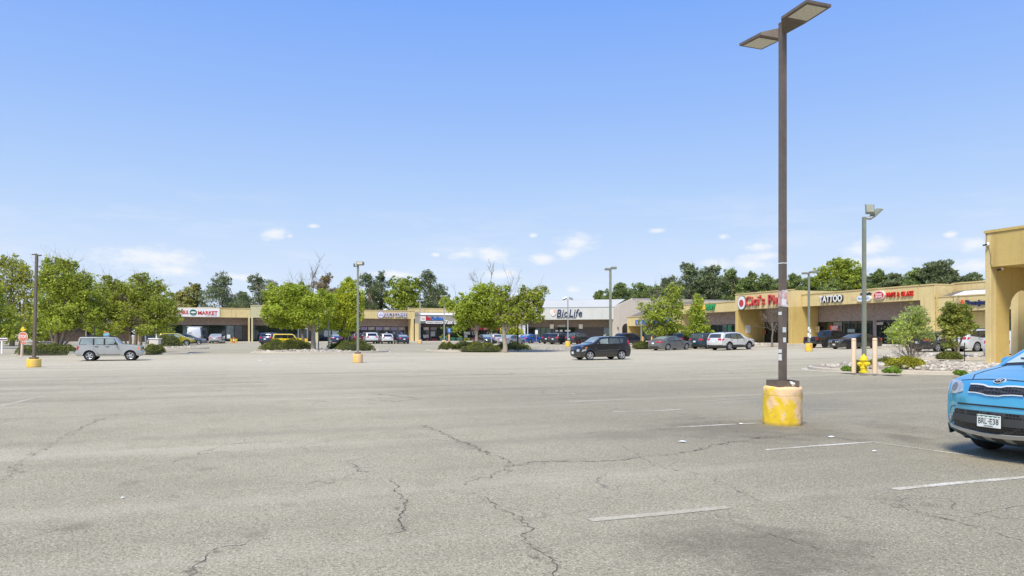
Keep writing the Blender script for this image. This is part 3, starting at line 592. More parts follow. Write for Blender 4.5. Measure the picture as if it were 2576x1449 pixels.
FILL=[(lab,px,Z,top,bot,hw,mt,sh) for lab,px,Z,top,bot,hw,mt,sh in [
 ('low broad pine between the market pine and the olive shop',610,156,738,800,44,'pine',0),('pine mass left of the pizza shop roof',1765,146,706,772,40,'pinegreen',0),('lower pine between two tall ones left of the pizza sign',1815,145,702,772,38,'pine',0),
 ('lower pine behind the round pizza emblem',1868,143,710,765,36,'pinegreen',0),('pine filling the skyline behind the near lamp pole',1960,138,706,755,40,'pine',0),('ragged pine left of the broad deciduous tree',2035,134,702,750,38,'pinegreen',0),
 ('lower pine right of the broad deciduous tree',2180,128,702,740,36,'pine',0),('lower pine under the red oval sign skyline',2232,126,704,738,36,'pinegreen',0),('lower pine above the tan corner pier',2285,122,700,735,38,'pine',0),('pine behind the left end of the skylight',2330,118,690,732,36,'pinegreen',0),
 ('pine right of the wide dark pine',2400,114,688,728,36,'pine',0),('low pine at the far left of the white ridge end',1650,156,722,770,34,'pinegreen',0),('pine behind the blue sign tree',1705,150,712,772,36,'pine',0),('low pine joining the two at the twin lamp',1587,164,730,770,30,'pine',0)]]
# background trees --------------------------------------------------------
for i,(lab,px,Z,top,bot,hw,mat,sh) in enumerate([
 ('large round-topped pine behind the market roof',562,148,692,800,58,'pine',0),('pine with ragged left side behind the pale olive shop',655,150,700,800,42,'pine',1),
 ('rusty brown pine behind the dead branches of the first island tree',820,150,696,800,44,'brown',0),('first dark pine right of the grey lamp post',928,146,694,800,28,'pine',1),
 ('tall clumpy pine above the purple coffee letters',958,150,693,800,30,'pine',1),('highest conical pine above the red and blue sign',1082,146,687,800,40,'pine',1),
 ('pale pine fringe right of the highest conical pine',1118,152,735,800,18,'pine',1),('low pine tip over the left roof edge of the white building',1683,160,700,770,20,'pine',1),
 ('small pine showing just above the white roof ridge',1509,165,735,770,13,'pinegreen',1),('short pine beside the two-headed lamp over the white roof',1555,160,715,770,36,'pinegreen',0),
 ('pine directly behind the twin lamp head',1618,158,716,770,30,'pinegreen',1),('tall dark pine with rounded head left of the pizza sign',1738,140,668,770,38,'pine',1),
 ('tall dark pine behind the narrow small tree',1790,138,672,770,36,'pine',1),('pine leaning right above the green letters',1842,138,680,770,40,'pinegreen',0),
 ('green pine above the round pizza emblem',1890,136,690,770,34,'pinegreen',0),('thin-topped pine above the red pizza letters',1925,135,696,770,26,'pinegreen',1),
 ('broken pine just right of the near lamp pole',1995,130,694,750,30,'pinegreen',0),('stout pine left of the floodlight pole',2100,126,704,745,34,'pinegreen',0),
 ('pine clump right of the floodlight pole',2212,122,684,735,34,'pinegreen',0),('spreading pine above the red vape letters',2250,120,690,735,30,'pine',0),
 ('wide dark pine above the skylight roof',2358,112,660,730,42,'pine',1),('mid pine left of the wide dark pine',2308,114,680,730,40,'pinegreen',0),
 ('last pine tips beside the near yellow building',2450,108,690,730,26,'pine',1),('pine filling the gap behind the olive shop',735,152,730,800,46,'pine',0),
 ('low dark pine behind the coffee shop roof',900,158,742,800,50,'pine',0),('low dark pine behind the skylit grey shop',1030,158,735,800,50,'pine',0)]+FILL):
    pine('%s'%lab,px,Z,top,bot,hw,mat,3600 if hw<32 else 5200,shape=sh)
tree('leafy_tree','light green broadleaf tree between two dark pines behind the coffee shop','tree',1015,144,[(1005,715,22,18),(1030,735,24,22),(995,750,26,24),(1020,770,36,22),(1050,715,8,10,.5),(1035,705,10,8,.5)],[(1012,1010,740,.22)],'lush',5200,.5,.25,cs=.2)
tree('leafy_tree','broad rounded deciduous tree behind the tattoo shop roof','tree',2110,128,[(2090,685,34,22),(2130,680,34,20),(2110,665,30,12),(2070,705,26,16),(2150,700,24,22),(2110,710,46,22),(2165,690,12,14,.6)],[(2110,2110,710,.3)],'lush',7500,.46,.3,cs=.22,extra=[('bright',.12,.45)])
# juniper mounds ----------------------------------------------------------
def mound(label,px,Z,py0,hpx,wpx,depth=1.3,mat='juniper',n=2600,leaf=.13,base=.12,group='clipped juniper mounds on the planted islands',name='juniper_bush',flat=.6,lob=3):
    k=Z/F; X,Y=at(px,Z); z0=gz(X,Y)+base; hw=wpx*k/2; H=hpx*k
    t=thing(name,label,'bush',(X,Y,z0),0,group)
    def surf(u,v):   # u,v in -1..1
        r2=u*u+v*v; e=max(0,1-r2)**flat
        return H*e*(1+.13*math.sin(3.1*u*lob+px)+.10*math.sin(4.3*v+2*u*lob+px*2))
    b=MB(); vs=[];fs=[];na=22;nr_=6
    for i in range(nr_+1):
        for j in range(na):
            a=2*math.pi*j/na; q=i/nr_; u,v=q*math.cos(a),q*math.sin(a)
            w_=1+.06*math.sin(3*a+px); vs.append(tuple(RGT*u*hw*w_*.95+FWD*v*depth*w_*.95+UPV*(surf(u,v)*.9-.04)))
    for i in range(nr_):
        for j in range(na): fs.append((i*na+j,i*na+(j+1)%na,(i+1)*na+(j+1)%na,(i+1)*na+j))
    b.add(vs,fs); b.obj('inner_core',pm('juniper_inside',(.03,.04,.014),1,var=.4,scale=6),t,smooth=60)  # solid dark core added inside the foliage to block see-through gaps
    if name=='juniper_bush' and mat=='juniper': n=int(n*1.7); leaf*=.78
    a=nr.random(n)*2*math.pi; q=nr.random(n)**.5*1.02; P=[];Oo=[]
    for aa,qq in zip(a,q):
        u,v=qq*math.cos(aa),qq*math.sin(aa); w_=1+.06*math.sin(3*aa+px); zz=surf(u,v)*rnd.uniform(.86,1.04) if rnd.random()<.72 else surf(u,v)*rnd.random()
        P.append(RGT*u*hw*w_+FWD*v*depth*w_+UPV*max(.02,zz+rnd.uniform(-.02,.05))); Oo.append(RGT*u*.7+FWD*v*.7+UPV*.9)
    cards(np.array(P),leaf,.4,.3,np.array(Oo),'foliage',LM[mat],t,tuft=.35)
    return t
mound('long flat juniper hedge behind the silver estate at the left',122,59,893,22,150,1.5,n=4200,flat=.3,lob=6)
mound('round juniper bush in front of the nose of the silver estate',388,61,893,20,46,1.2,n=1700,flat=.42)
mound('spreading juniper mound in front of the yellow-green car',418,88,880,25,84,1.6,n=2400,leaf=.17,flat=.5)
mound('low back juniper under the yellow estate, first island',722,76,880,24,140,1.6,n=3400,leaf=.15,flat=.5)
mound('front left domed juniper of the first island',709,71,888,24,90,1.3,n=2600)
mound('rear right juniper of the first island behind the lamp post',878,75,880,22,108,1.5,n=2600,leaf=.15,flat=.45)
mound('front right domed juniper beside the grey lamp post',892,70.5,887,26,102,1.3,n=3000)
mound('low juniper at the left tip of the second island',1124,76,876,17,44,1.2,n=1400,leaf=.15,flat=.45)
mound('wide rear juniper of the second island',1180,77,875,19,96,1.4,n=2400,leaf=.15,flat=.4)
mound('front domed juniper of the second island',1211,71,883,20,104,1.3,n=2800,flat=.5)
mound('rear right juniper behind the black bollard light',1288,75,877,17,96,1.4,n=2400,leaf=.15,flat=.45)
mound('browning juniper left of the grey saloon',1618,79,878,15,58,1.3,n=1700,leaf=.15,flat=.45)
GH='junipers on the rock island by the hydrant'
mound('golden green spreading juniper in the middle of the rocks',2276,31.0,921,22,96,.8,'goldjuniper',n=4600,leaf=.07,base=.26,group=GH,flat=.5)
mound('dark juniper behind the right cream bollard',2225,33,905,18,76,.7,n=2200,leaf=.085,base=.2,group=GH,flat=.5)
mound('small dark juniper just right of the hydrant',2187,32,905,15,30,.4,n=1300,leaf=.075,base=.15,group=GH)
mound('small dark juniper between left bollard and hydrant',2158,31,922,22,22,.4,n=900,leaf=.085,base=.14,group=GH)
mound('clipped juniper at the foot of the small round tree',2385,41.5,893,15,56,.8,n=2200,leaf=.10,base=.14,group=GH,flat=.45)
GG='bright green weed tufts among the rocks'
for lab,px,Z,py,h,w_ in [('feathery weed tuft right of the hydrant at the kerb',2243,28.9,925,8,40),('weed tuft at the left kerb tip by the bollard',2130,30.6,931,6,18),('bluish weed tuft right of the golden juniper',2320,33.5,900,9,42),('tiny weed tuft at the right end of the rocks',2416,27.0,926,4,10)]:
    mound(lab,px,Z,py,h,w_,.35,'grass',n=700,leaf=.15,base=.16,group=GG,name='weed_tuft',flat=.8,lob=8)
# rocks -------------------------------------------------------------------
def rocks(I,n_,smin,smax,name='river_rocks',h=.15,mound_=0,region=None,pale=(.62,.58,.51)):
    b=MB(); cx_=sum(p[0] for p in I)/len(I); cy_=sum(p[1] for p in I)/len(I)
    for _ in range(n_):
        p=rnd.choice(I); q=rnd.random()**.5*.93 if not region else rnd.uniform(*region); j=rnd.choice(I); x,y=cx_+(p[0]*.7+j[0]*.3-cx_)*q,cy_+(p[1]*.7+j[1]*.3-cy_)*q
        s_=rnd.uniform(smin,smax)*(1 if rnd.random()<.8 else 1.5); z=gz(x,y)+h-.04+mound_*(1-q*q)+rnd.random()*s_*.35
        vs=[];seg=7;rg=4; a0=rnd.random()*6; ex,ey,ez=rnd.uniform(.8,1.35),rnd.uniform(.7,1.1),rnd.uniform(.5,.75)
        for i in range(rg+1):
            th=math.pi*i/rg
            for k in range(seg):
                ph=2*math.pi*k/seg; r_=s_*(1+rnd.uniform(-.12,.12)); px_,py_=r_*ex*math.sin(th)*math.cos(ph),r_*ey*math.sin(th)*math.sin(ph)
                vs.append((x+px_*math.cos(a0)-py_*math.sin(a0),y+px_*math.sin(a0)+py_*math.cos(a0),z+r_*ez*math.cos(th)))
        b.add(vs,[(i*seg+k,i*seg+(k+1)%seg,(i+1)*seg+(k+1)%seg,(i+1)*seg+k) for i in range(rg) for k in range(seg)])
    if 'rock' not in M:
        m,nt=NT('river_rock'); n=N(nt); ge=n.new('ShaderNodeNewGeometry'); f=n.math('ADD',n.math('MULTIPLY',ge.outputs['Random Per Island'],.7),n.math('MULTIPLY',n.noise(ge.outputs['Position'],9,4),.3))
        n.out(n.bsdf(n.ramp(f,[(.1,(.22,.19,.155)),(.45,(.38,.34,.285)),(.8,(.56,.515,.44))]),.8)); M['rock']=m
    o=b.obj(name,M['rock'],smooth=70); tag(o,'pale rounded landscape rocks','rocks',kind='stuff'); return o
tag(rocks(ISL['H'],2300,.05,.125,mound_=.27),'pile of pale rounded river rocks around the hydrant')
tag(rocks(ISL['I'],420,.06,.13),'pale rocks in the gravel bed under the small round tree')
tag(rocks(ISL['1'],520,.07,.14),'scattered pale rocks between the junipers of the first island')
tag(rocks(ISL['2'],620,.06,.12),'pale rocks along the kerb of the second island')
tag(rocks(ISL['C'],320,.08,.20),'rocks heaped at the foot of the leafless tree')
tag(rocks(ISL['3'],200,.07,.13),'rocks under the browning juniper by the grey saloon')
tag(rocks(ISL['L2'],150,.07,.14),'rocks around the juniper mound by the yellow-green car')
# ---------------------------------------------------------------- facade frames: local x along the front (left to right), y into the building
class Frame:
    def __init__(s,ox,oy,rz): s.o=(ox,oy,0); s.rz=rz; s.ex=(math.cos(rz),math.sin(rz)); s.ey=(-math.sin(rz),math.cos(rz))
    def w(s,x,y=0): return (s.o[0]+s.ex[0]*x+s.ey[0]*y, s.o[1]+s.ex[1]*x+s.ey[1]*y)
    def hit(s,px,py,d=0):
        D=dirpx(px); ny=s.ey; off=s.w(0,d); Z=(off[0]*ny[0]+off[1]*ny[1])/(D[0]*ny[0]+D[1]*ny[1]); X,Y=D[0]*Z,D[1]*Z
        return ((X-s.o[0])*s.ex[0]+(Y-s.o[1])*s.ex[1], zat(py,Z))
    def x(s,px,d=0): return s.hit(px,800,d)[0]
    def thing(s,name,label,cat,x=0,y=0,z=0,group=None):
        p=s.w(x,y); return thing(name,label,cat,(p[0],p[1],z),s.rz,group)
FL=Frame(0,124,0); FR=Frame(61,100,R(-90)); FC=Frame(59.5,100,R(-90)); FB=Frame(46,124,R(-35)); FA=Frame(30.9,22.9,R(-90))
def ground(fr,x,y=0): X,Y=fr.w(x,y); return gz(X,Y)
def storefront(t,x0,x1,y,g0,zt,bays,frame='frame',kick=.25):
    """bays: list of (relative width, kind, pane material)"""
    W_=sum(b_[0] for b_ in bays); x=x0; fw=.06
    for wd,kind,pane in bays:
        w_=(x1-x0)*wd/W_; a,c=x,x+w_; x=c
        if kind=='b':
            MB().box(a,c,y-.02,y+.2,g0,zt).obj('brick_panel',M[pane],t); continue
        z0=g0+(kick if kind=='w' else .02); b=MB()
        if kind=='w': b.box(a,c,y-.05,y+.1,g0,z0)
        b.box(a,a+fw,y-.06,y+.06,z0,zt); b.box(c-fw,c,y-.06,y+.06,z0,zt); b.box(a+fw,c-fw,y-.06,y+.06,zt-fw*1.3,zt); b.box(a+fw,c-fw,y-.06,y+.06,z0,z0+fw)
        tr=g0+2.2
        if kind in('d','t') and tr<zt-.2: b.box(a+fw,c-fw,y-.058,y+.058,tr,tr+fw)
        if kind=='d': b.box((a+c)/2-.04,(a+c)/2+.04,y-.055,y+.055,z0+fw,tr); b.box((a+c)/2-.22,(a+c)/2-.10,y-.12,y-.06,g0+.95,g0+1.05)
        o=b.obj('door' if kind=='d' else 'window',M[frame],t)
        MB().box(a+fw,c-fw,y-.01,y+.01,z0+fw,zt-fw*1.3).obj('pane',M[pane],o)
def unit(fr,name,label,x0,x1,zt,zb,rec,gt,bays,wall='tan',upper='brownwall',back=18,wl=None,wr_=None,pier='ochre',fascia_th=.45,cap=True,recdepth=None,side=True):
    g0=min(ground(fr,x0),ground(fr,x1))-.3; gm=ground(fr,(x0+x1)/2,0)+.15
    t=fr.thing(name,label,'shop building',0,0,0)
    MB().box(x0,x1,0,fascia_th,zb,zt).obj('fascia',M[wall],t)
    if cap: MB().box(x0-.03,x1+.03,-.06,fascia_th+.04,zt+.004,zt+.12).obj('roof_edge',M['cap'] if wall!='olive' else M['olive'],t)
    b=MB().box(x0+.01,x1-.01,fascia_th,back,zt-.55,zt-.35); b.obj('roof',M['roof'],t)
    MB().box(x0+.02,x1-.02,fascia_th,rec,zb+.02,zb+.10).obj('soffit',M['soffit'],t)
    MB().box(x0+.02,x1-.02,rec,rec+.25,gt,zt-.56).obj('upper_wall',M[upper],t)
    storefront(t,x0+.05,x1-.05,rec+.1,gm,gt,bays)
    b=MB().box(x0+.02,x1-.02,back-.25,back,g0,zt-.36); b.box(x0+.02,x0+.25,rec+.25,back-.25,g0,zt-.56); b.box(x1-.25,x1-.02,rec+.25,back-.25,g0,zt-.56)
    b.box(x0+.26,x1-.26,rec+3,rec+3.2,g0,zt-.56)
    b.obj('outer_wall',M[wall],t)
    for q,th in ((wl,.5),(wr_,.5)):
        if q is None: continue
        MB().bevbox(q-th/2,q+th/2,-.02,rec-.02,g0,zb+.015,.02).obj('pier',M[pier],t)
    return t
W=lambda k,p='glass':[(1,'w',p)]*k
# left row ---------------------------------------------------------------
xm=FL.x(629.5)
u1=unit(FL,'shop_building','tan market shop with long fascia, brown band and dark glass front',-17,xm,6.2,4.77,2.6,3.58,W(1,'glassblue')+W(4)+W(1,'glassblue')+W(3)+[(1,'d','glass'),(1,'w','glassblue'),(1,'w','glass')]+[(.9,'b','darkbrick')],wl=-16.7,wr_=xm-.1,pier='tan')
x2=FL.x(801); u2=unit(FL,'shop_building','pale olive vacant shop with taller fascia behind the yellow estate',xm+.02,x2,6.7,4.78,2.6,3.55,[(.7,'w','glass'),(1.6,'d','glass'),(.6,'w','glass')]+W(3)+[(1.5,'d','glass')]+W(2),wall='olive',wl=xm+.16,wr_=x2-.25,pier='olive')
x3=FL.x(1043); u3=unit(FL,'shop_building','tan coffee shop with posters along its window tops',x2+.02,x3,6.17,4.8,2.6,3.5,W(2)+[(1.3,'d','glass')]+W(10)+[(.5,'b','brownwall')],wr_=x3-.42,pier='tan')
for i in range(7):
    a=x2+6.0+i*1.33; MB().box(a,a+1.15,2.6,2.62,2.83,3.38).obj('window_poster',pm('lilac_poster' if i%2 else 'grey_poster',(.30,.25,.36) if i%2 else (.33,.28,.27),.5,var=.5,scale=1.7),u3)
    letters('poster_ring','o',M['white'] if i%2==0 else M['purple'],u3,a+.58,3.15,h=.33,y=2.58,extrude=.01)
    if i!=3: MB().box(a+.4,a+.75,2.6,2.62,1.9+.25,2.25+.25).obj('window_sticker',M['white'] if i==4 else M['purple'],u3)
MB().box(x2+4.4,x2+5.6,2.5,2.56,3.0,3.35).obj('window_poster',M['yellow'],u3)
MB().box(x2+4.9,x2+5.4,2.5,2.56,1.9,2.5).obj('window_poster',pm('lime_poster',(.25,.75,.12),.5),u3)
for a,w_,m_ in ((x2+1.1,1.1,'white'),(x2+2.5,1.1,'white')): MB().box(a,a+w_,2.55,2.6,1.7,2.75).obj('window_poster',pm('pale_poster',(.50,.58,.60),.5,var=.35,scale=2),u3)
MB().box(x2+2.55,x2+3.1,2.53,2.58,1.3,1.65).obj('window_poster',M['yellow'],u3)
# grey skylit unit
def skylit(fr,label,x0,x1,z0,z1,ztop,wall,bays,back=16,par='tan',pier='tan',rec=2.6,gt=3.35):
    g0=min(ground(fr,x0),ground(fr,x1))-.3; gm=ground(fr,(x0+x1)/2)+.15; t=fr.thing('shop_building',label,'shop building')
    MB().box(x0,x1,.02,.4,z0,z1).obj('fascia',M[wall],t)
    MB().box(x0,x1,-.03,.42,z1+.003,z1+.10).obj('roof_edge',M['cap'] if wall=='tan' else M['greyfascia'],t)
    # dark sloped roof cheek on the left, glazing bars and milky panels
    sl=3.0; zk=ztop-.65
    MB().add([(x0,.42,z1+.02),(x1,.42,z1+.02),(x1,sl,zk-.03),(x0,sl,zk-.03)],[(0,1,2,3)]).obj('sloped_roof',M['shingle'],t)
    k=max(3,int((x1-x0-1.2)/1.6)); 
    for i in range(k):
        a=x0+1.2+i*(x1-x0-1.4)/k; c=x0+1.2+(i+1)*(x1-x0-1.4)/k-.06
        MB().add([(a,.55,z1+.10),(c,.55,z1+.10),(c,sl-.6,zk-.13),(a,sl-.6,zk-.13),(a,.55,z1+.04),(c,.55,z1+.04),(c,sl-.6,zk-.19),(a,sl-.6,zk-.19)],[(0,1,2,3),(7,6,5,4),(0,4,5,1),(1,5,6,2),(2,6,7,3),(3,7,4,0)]).obj('skylight_panel',M['skylight'],t)
    MB().box(x0-.6,x1,sl+.02,sl+.4,zk-.4,ztop).obj('parapet',M[par],t)
    MB().box(x0-.63,x1+.02,sl-.04,sl+.44,ztop+.003,ztop+.11).obj('parapet_cap',M['cap'],t)
    MB().box(x0,x1,sl+.4,back,ztop-.6,ztop-.4).obj('roof',M['roof'],t)
    MB().box(x0+.02,x1-.02,.4,rec,z0+.02,z0+.1).obj('soffit',M['frame'],t)
    MB().box(x0+.02,x1-.02,rec,rec+.25,gt,z0+.6).obj('upper_wall',M['darkbrick'] if wall!='tan' else M['brownwall'],t)
    storefront(t,x0+.7,x1-.05,rec+.1,gm,gt,bays)
    MB().bevbox(x0+.02,x0+.72,-.02+.06,rec,g0,z0+.015,.02).obj('pier',M[pier],t)
    b=MB().box(x0,x1,back-.2,back,g0,ztop-.4); b.box(x0,x0+.2,rec+.3,back-.2,g0,ztop-.62); b.box(x1-.2,x1,rec+.3,back-.2,g0,ztop-.62); b.box(x0+.3,x1-.3,rec+3,rec+3.2,g0,z0+.6); b.obj('outer_wall',M[par],t)
    return t
x4=FL.x(1298)
u4=skylit(FL,'grey skylit shop row with red, green and yellow window posters',x3+.03,x4,4.05,5.45,6.75,'greyfascia',W(1)+[(1.2,'d','glass')]+[(.4,'b','darkbrick')]+W(13),pier='tan')
PX=lambda px,py,d=2.6: FL.hit(px,py,d)
def poster(p0,q0,p1,q1,col,par=None,fr=FL,d=2.6,name='window_poster',var=.35,sc=3.):
    a,zt=fr.hit(p0,q0,d-.06); c,zb=fr.hit(p1,q1,d-.06)
    key='poster_%02d%02d%02d'%tuple(int(v*99) for v in col)
    return MB().box(a,c,d-.10,d-.06,zb,zt).obj(name,pm(key,col,.5,var=var,scale=sc),par)
for p in [(1065,823,1078,830,(.62,.52,.50)),(1064,842,1078,850,(.62,.55,.52)),(1083,823,1098,829,(.30,.26,.26)),(1083,834,1094,846,(.45,.42,.42)),(1071,853,1079,858,(.55,.10,.06)),(1086,852,1099,857,(.50,.06,.05)),
  (1106,822,1114,827,(.30,.42,.14)),(1120,822,1129,827,(.28,.45,.16)),(1133,822,1145,829,(.22,.45,.17)),(1106,849,1114,858,(.22,.50,.26)),(1120,849,1129,858,(.25,.50,.30)),(1132,849,1145,858,(.16,.45,.20)),(1148,849,1163,858,(.30,.52,.30)),
  (1133,832,1145,836,(.25,.45,.08)),(1149,828,1157,833,(.50,.20,.10)),(1166,835,1182,842,(.45,.42,.36)),(1167,843,1175,849,(.62,.62,.60)),(1166,850,1182,858,(.85,.75,.03)),
  (1185,824,1197,830,(.60,.04,.05)),(1202,824,1213,830,(.62,.04,.05)),(1215,824,1229,830,(.60,.04,.05)),(1231,824,1244,830,(.62,.04,.06)),(1246,824,1256,830,(.55,.06,.06)),(1185,850,1194,859,(.65,.06,.08)),(1207,852,1216,859,(.68,.02,.03)),(1218,852,1224,859,(.66,.02,.03)),(1241,837,1251,842,(.55,.40,.30))]:
    poster(*p,u4)
# green and yellow swoosh decals
for (pa,qa,pb,qb,cl) in [(1104,846,1115,838,(.75,.60,.02)),(1117,846,1130,837,(.35,.60,.03)),(1148,836,1163,846,(.42,.62,.03))]:
    a,z0=PX(pa,qa,2.49); c,z1=PX(pb,qb,2.49); mid=((a+c)/2,(z0+z1)/2-.35)
    top=[(a+(c-a)*u,z0*(1-u)**2+2*u*(1-u)*mid[1]+z1*u*u) for u in [i/8 for i in range(9)]]
    b=MB(); b.add([(x,2.48,z) for x,z in top]+[(x,2.48,z-.35*math.sin(math.pi*(.15+.8*i/8))) for i,(x,z) in enumerate(top)],[(i,i+1,10+i,9+i) for i in range(8)]); b.obj('window_decal',pm('swoosh_%d'%int(cl[0]*99),cl,.5),u4)
for s_,px,py,h_,m_ in [('TOYS',1191,827,.28,'white'),('TAX',1174,837,.42,'white'),('DVD',1222,827,.28,'white'),('VIDEO',1237,827,.25,'white'),('SALE',1190,855,.3,'white'),('24',1211,856,.3,'white'),('4.1',1174,854,.3,'black')]:
    x,z=PX(px,py,2.48); letters('window_lettering',s_,M[m_],u4,x,z,h=h_,y=2.485,extrude=.01,bold=.02)
for px in (1191,1228): x,z=PX(px,838,2.48); letters('window_emblem','O',M['white'],u4,x,z,h=.55,y=2.49,extrude=.01)
# white corner building ----------------------------------------------------
t=FB.thing('corner_building','white metal-fronted building with blue italic sign on the inner corner','shop building')
xb=FB.x(1543); xs_=FB.x(1311); gB=.9
MB().add([(xs_-.0,.0,4.78),(xb,0,4.78),(xb,0,6.98),(xs_,0,6.98),(xs_,.3,4.78),(xb,.3,4.78),(xb,.3,6.98),(xs_,.3,6.98)],[(0,1,2,3),(7,6,5,4),(0,4,5,1),(1,5,6,2),(2,6,7,3),(3,7,4,0)]).obj('fascia',M['whitemetal'],t)
MB().box(xs_-.02,xb,-.05,.0-.002,6.94,7.02).obj('gutter_line',M['galv'],t)
MB().add([(xs_-1.4,.02,7.0),(xb,.02,7.0),(xb+1.6,4.2,8.55),(xs_+1.2,4.2,8.55)],[(0,1,2,3)]).obj('sloped_roof',M['mansard'],t)
MB().add([(xs_+1.2,4.2,8.56),(xb+1.6,4.2,8.56),(xb+1.6,9,8.56),(xs_+1.2,9,8.56)],[(0,1,2,3)]).obj('roof',M['roof'],t)
MB().bevbox(xs_-1.3,xs_,-.05,.9,.3,6.98,.03).obj('pier',M['beige'],t)
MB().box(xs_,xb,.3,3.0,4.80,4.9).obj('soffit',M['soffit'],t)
MB().box(xs_,xb,3.0,3.25,3.45,4.95).obj('upper_wall',pm('brown_band_wall',(.23,.185,.15),.95,var=.25,scale=3,bump=.6),t)
storefront(t,xs_,xb,3.1,gB,3.45,[(1.6,'w','glass'),(.85,'w','glassblue'),(.85,'w','glassblue'),(.85,'w','glassblue'),(1.0,'b','darkbrick'),(1.6,'d','glass'),(1.5,'w','glass'),(.7,'b','darkbrick'),(3.4,'b','darkbrick'),(1.0,'w','glassblue'),(.9,'w','glassblue')],kick=.55)
MB().box(xs_,xb,2.95,3.02,gB-.4,gB+.45).obj('base_wall',M['greyfascia'],t)
for px in (1387.5,1460.5):
    x,z=FB.hit(px,821,2.9); MB().bevbox(x-.36,x+.36,2.85,2.98,z-.42,z+.42,.03).obj('wall_light',pm('lit_wall_lantern',(.85,.80,.66),.4),t)
x,z=FB.hit(1412,819.5,2.9); letters('house_number','14030',M['white'],t,x,z,w=1.35,h=.42,y=2.95,extrude=.02,bold=.01)
for px,h_ in ((1400,.25),(1411,.35),(1424,.3),(1431,.3)): x,z=FB.hit(px,832,2.9); MB().box(x-.25,x+.25,2.93,2.97,z-h_/2,z+h_/2).obj('door_notice',M['white'],t)
# side wall of the white building with the arch, running along +X
bx,by=FB.w(xb,0); ts=t
def archwall(x0,x1,y0,y1,z0,z1,openings,topslope=None):
    """wall in the x-z plane with round-arched openings [(xl,xr,spring)]; y0..y1 thickness"""
    b=MB(); xs_=[x0]
    def topz(x): 
        if not topslope: return z1
        a,c,za,zc=topslope; return za+(zc-za)*min(1,max(0,(x-a)/(c-a)))
    cuts=[x0]+([topslope[1]] if topslope else [])
    segs=[]; cur=x0
    def solid(a,c):
        if c-a<1e-4: return
        pts=[a]+[q for q in cuts if a<q<c]+[c]
        for u,v in zip(pts,pts[1:]): b.add([(u,y0,z0),(v,y0,z0),(v,y0,topz(v)),(u,y0,topz(u)),(u,y1,z0),(v,y1,z0),(v,y1,topz(v)),(u,y1,topz(u))],[(0,1,2,3),(7,6,5,4),(3,2,6,7),(0,4,5,1)]+([(0,3,7,4)] if u==a else [])+([(1,5,6,2)] if v==c else []))
    for xl,xr,sp_ in openings:
        solid(cur,xl); k=14; r_=(xr-xl)/2; cxx=(xl+xr)/2
        arc=[(cxx-r_*math.cos(math.pi*i/k),sp_+r_*math.sin(math.pi*i/k)) for i in range(k+1)]
        for (ua,za),(ub,zb_) in zip(arc,arc[1:]):
            b.add([(ua,y0,za),(ub,y0,zb_),(ub,y0,topz(ub)),(ua,y0,topz(ua)),(ua,y1,za),(ub,y1,zb_),(ub,y1,topz(ub)),(ua,y1,topz(ua))],[(0,1,2,3),(7,6,5,4),(3,2,6,7),(0,4,5,1)])
        cur=xr
    solid(cur,x1); return b
tw=thing('corner_building','beige stucco side wall with round arch beside the white facade','shop building',(bx,by,0),0)
Yw=by
def xwall(px): D=dirpx(px); return D[0]*Yw/D[1]-bx
a0,a1=xwall(1564.5),xwall(1586.5)
archwall(0,27,0,.5,.3,8.5,[(a0,a1,4.05-(a1-a0)/2)],(0,xwall(1590),6.98,8.52)).obj('wall',M['beige'],tw)
MB().box(xwall(1590),27,-.04,.54,8.523,8.62).obj('wall_cap',M['mansard'],tw)
b=MB(); b.box(a0-1,a0+(a1-a0)*.45,2.6,2.66,.6,3.4); b.obj('window',M['glassblue'],tw); MB().box(a0+(a1-a0)*.45+.01,a1+3,2.6,2.7,.6,5).obj('inner_wall',M['darkbrick'],tw)
MB().box(.6,26.9,6,12,7.9,8.1).obj('roof',M['roof'],tw)
b=MB().lathe([(.0,0),(.10,.02),(.13,.2),(.05,.3),(0,.32)],8,c=(xwall(1553),-.15,3.1)); b.obj('wall_lamp',M['black'],tw)
# right row ----------------------------------------------------------------
ya=FR.x(1577); yb=FR.x(1706)
t5=FR.thing('shop_building','low yellow shop with dark shingled awning roof and blue sign','shop building')
MB().box(ya,yb-.3,0,.4,3.5,5.0).obj('fascia',M['tan'],t5); MB().box(ya-.05,yb-.3,-.08,.42,5.003,5.12).obj('roof_edge',M['cap'],t5)
MB().add([(ya+.3,.3,5.1),(yb-.3,.3,5.1),(yb-.3,4.2,7.3),(ya+3.2,4.2,7.3)],[(0,1,2,3)]).add([(ya+.3,.3,5.1),(ya+3.2,4.2,7.3),(ya+.3,4.2,5.1)],[(0,1,2)]).obj('shingle_roof',M['shingle'],t5)
MB().box(ya+2.6,yb,4.2,4.6,5,7.4).obj('parapet',M['tan'],t5)
MB().bevbox(ya,ya+.4,.02,3.0,.2,3.51,.03).obj('pier',M['ochre'],t5)
storefront(t5,ya+.4,yb-.3,2.6,.85,3.4,[(.5,'b','darkbrick'),(1.5,'w','glassblue'),(1,'w','glassblue'),(1,'d','glass')]+W(4)+[(1.2,'w','glassblue')])
MB().box(ya,yb-.3,2.6,2.8,3.41,5).obj('upper_wall',M['brownwall'],t5)
MB().box(ya,yb,9,9.2,.2,5).obj('outer_wall',M['tan'],t5)
yc=FR.x(1849)
t6=unit(FR,'shop_building','yellow shop with yellow and green letters over a brown recessed front',yb,yc+.1,6.35,5.08,2.2,3.4,W(5)+[(1.3,'d','glass')]+W(2,'glassblue')+W(3),wl=None,wr_=None,back=20)
MB().bevbox(yb+.02,yb+.52,-.02,2.18,.2,5.095,.03).obj('pier',M['tan'],t6)
MB().tube([(yb+1.0,-.1,.4),(yb+1.0,-.1,4.9)],.06,8).obj('downpipe',M['bronze'],t6)
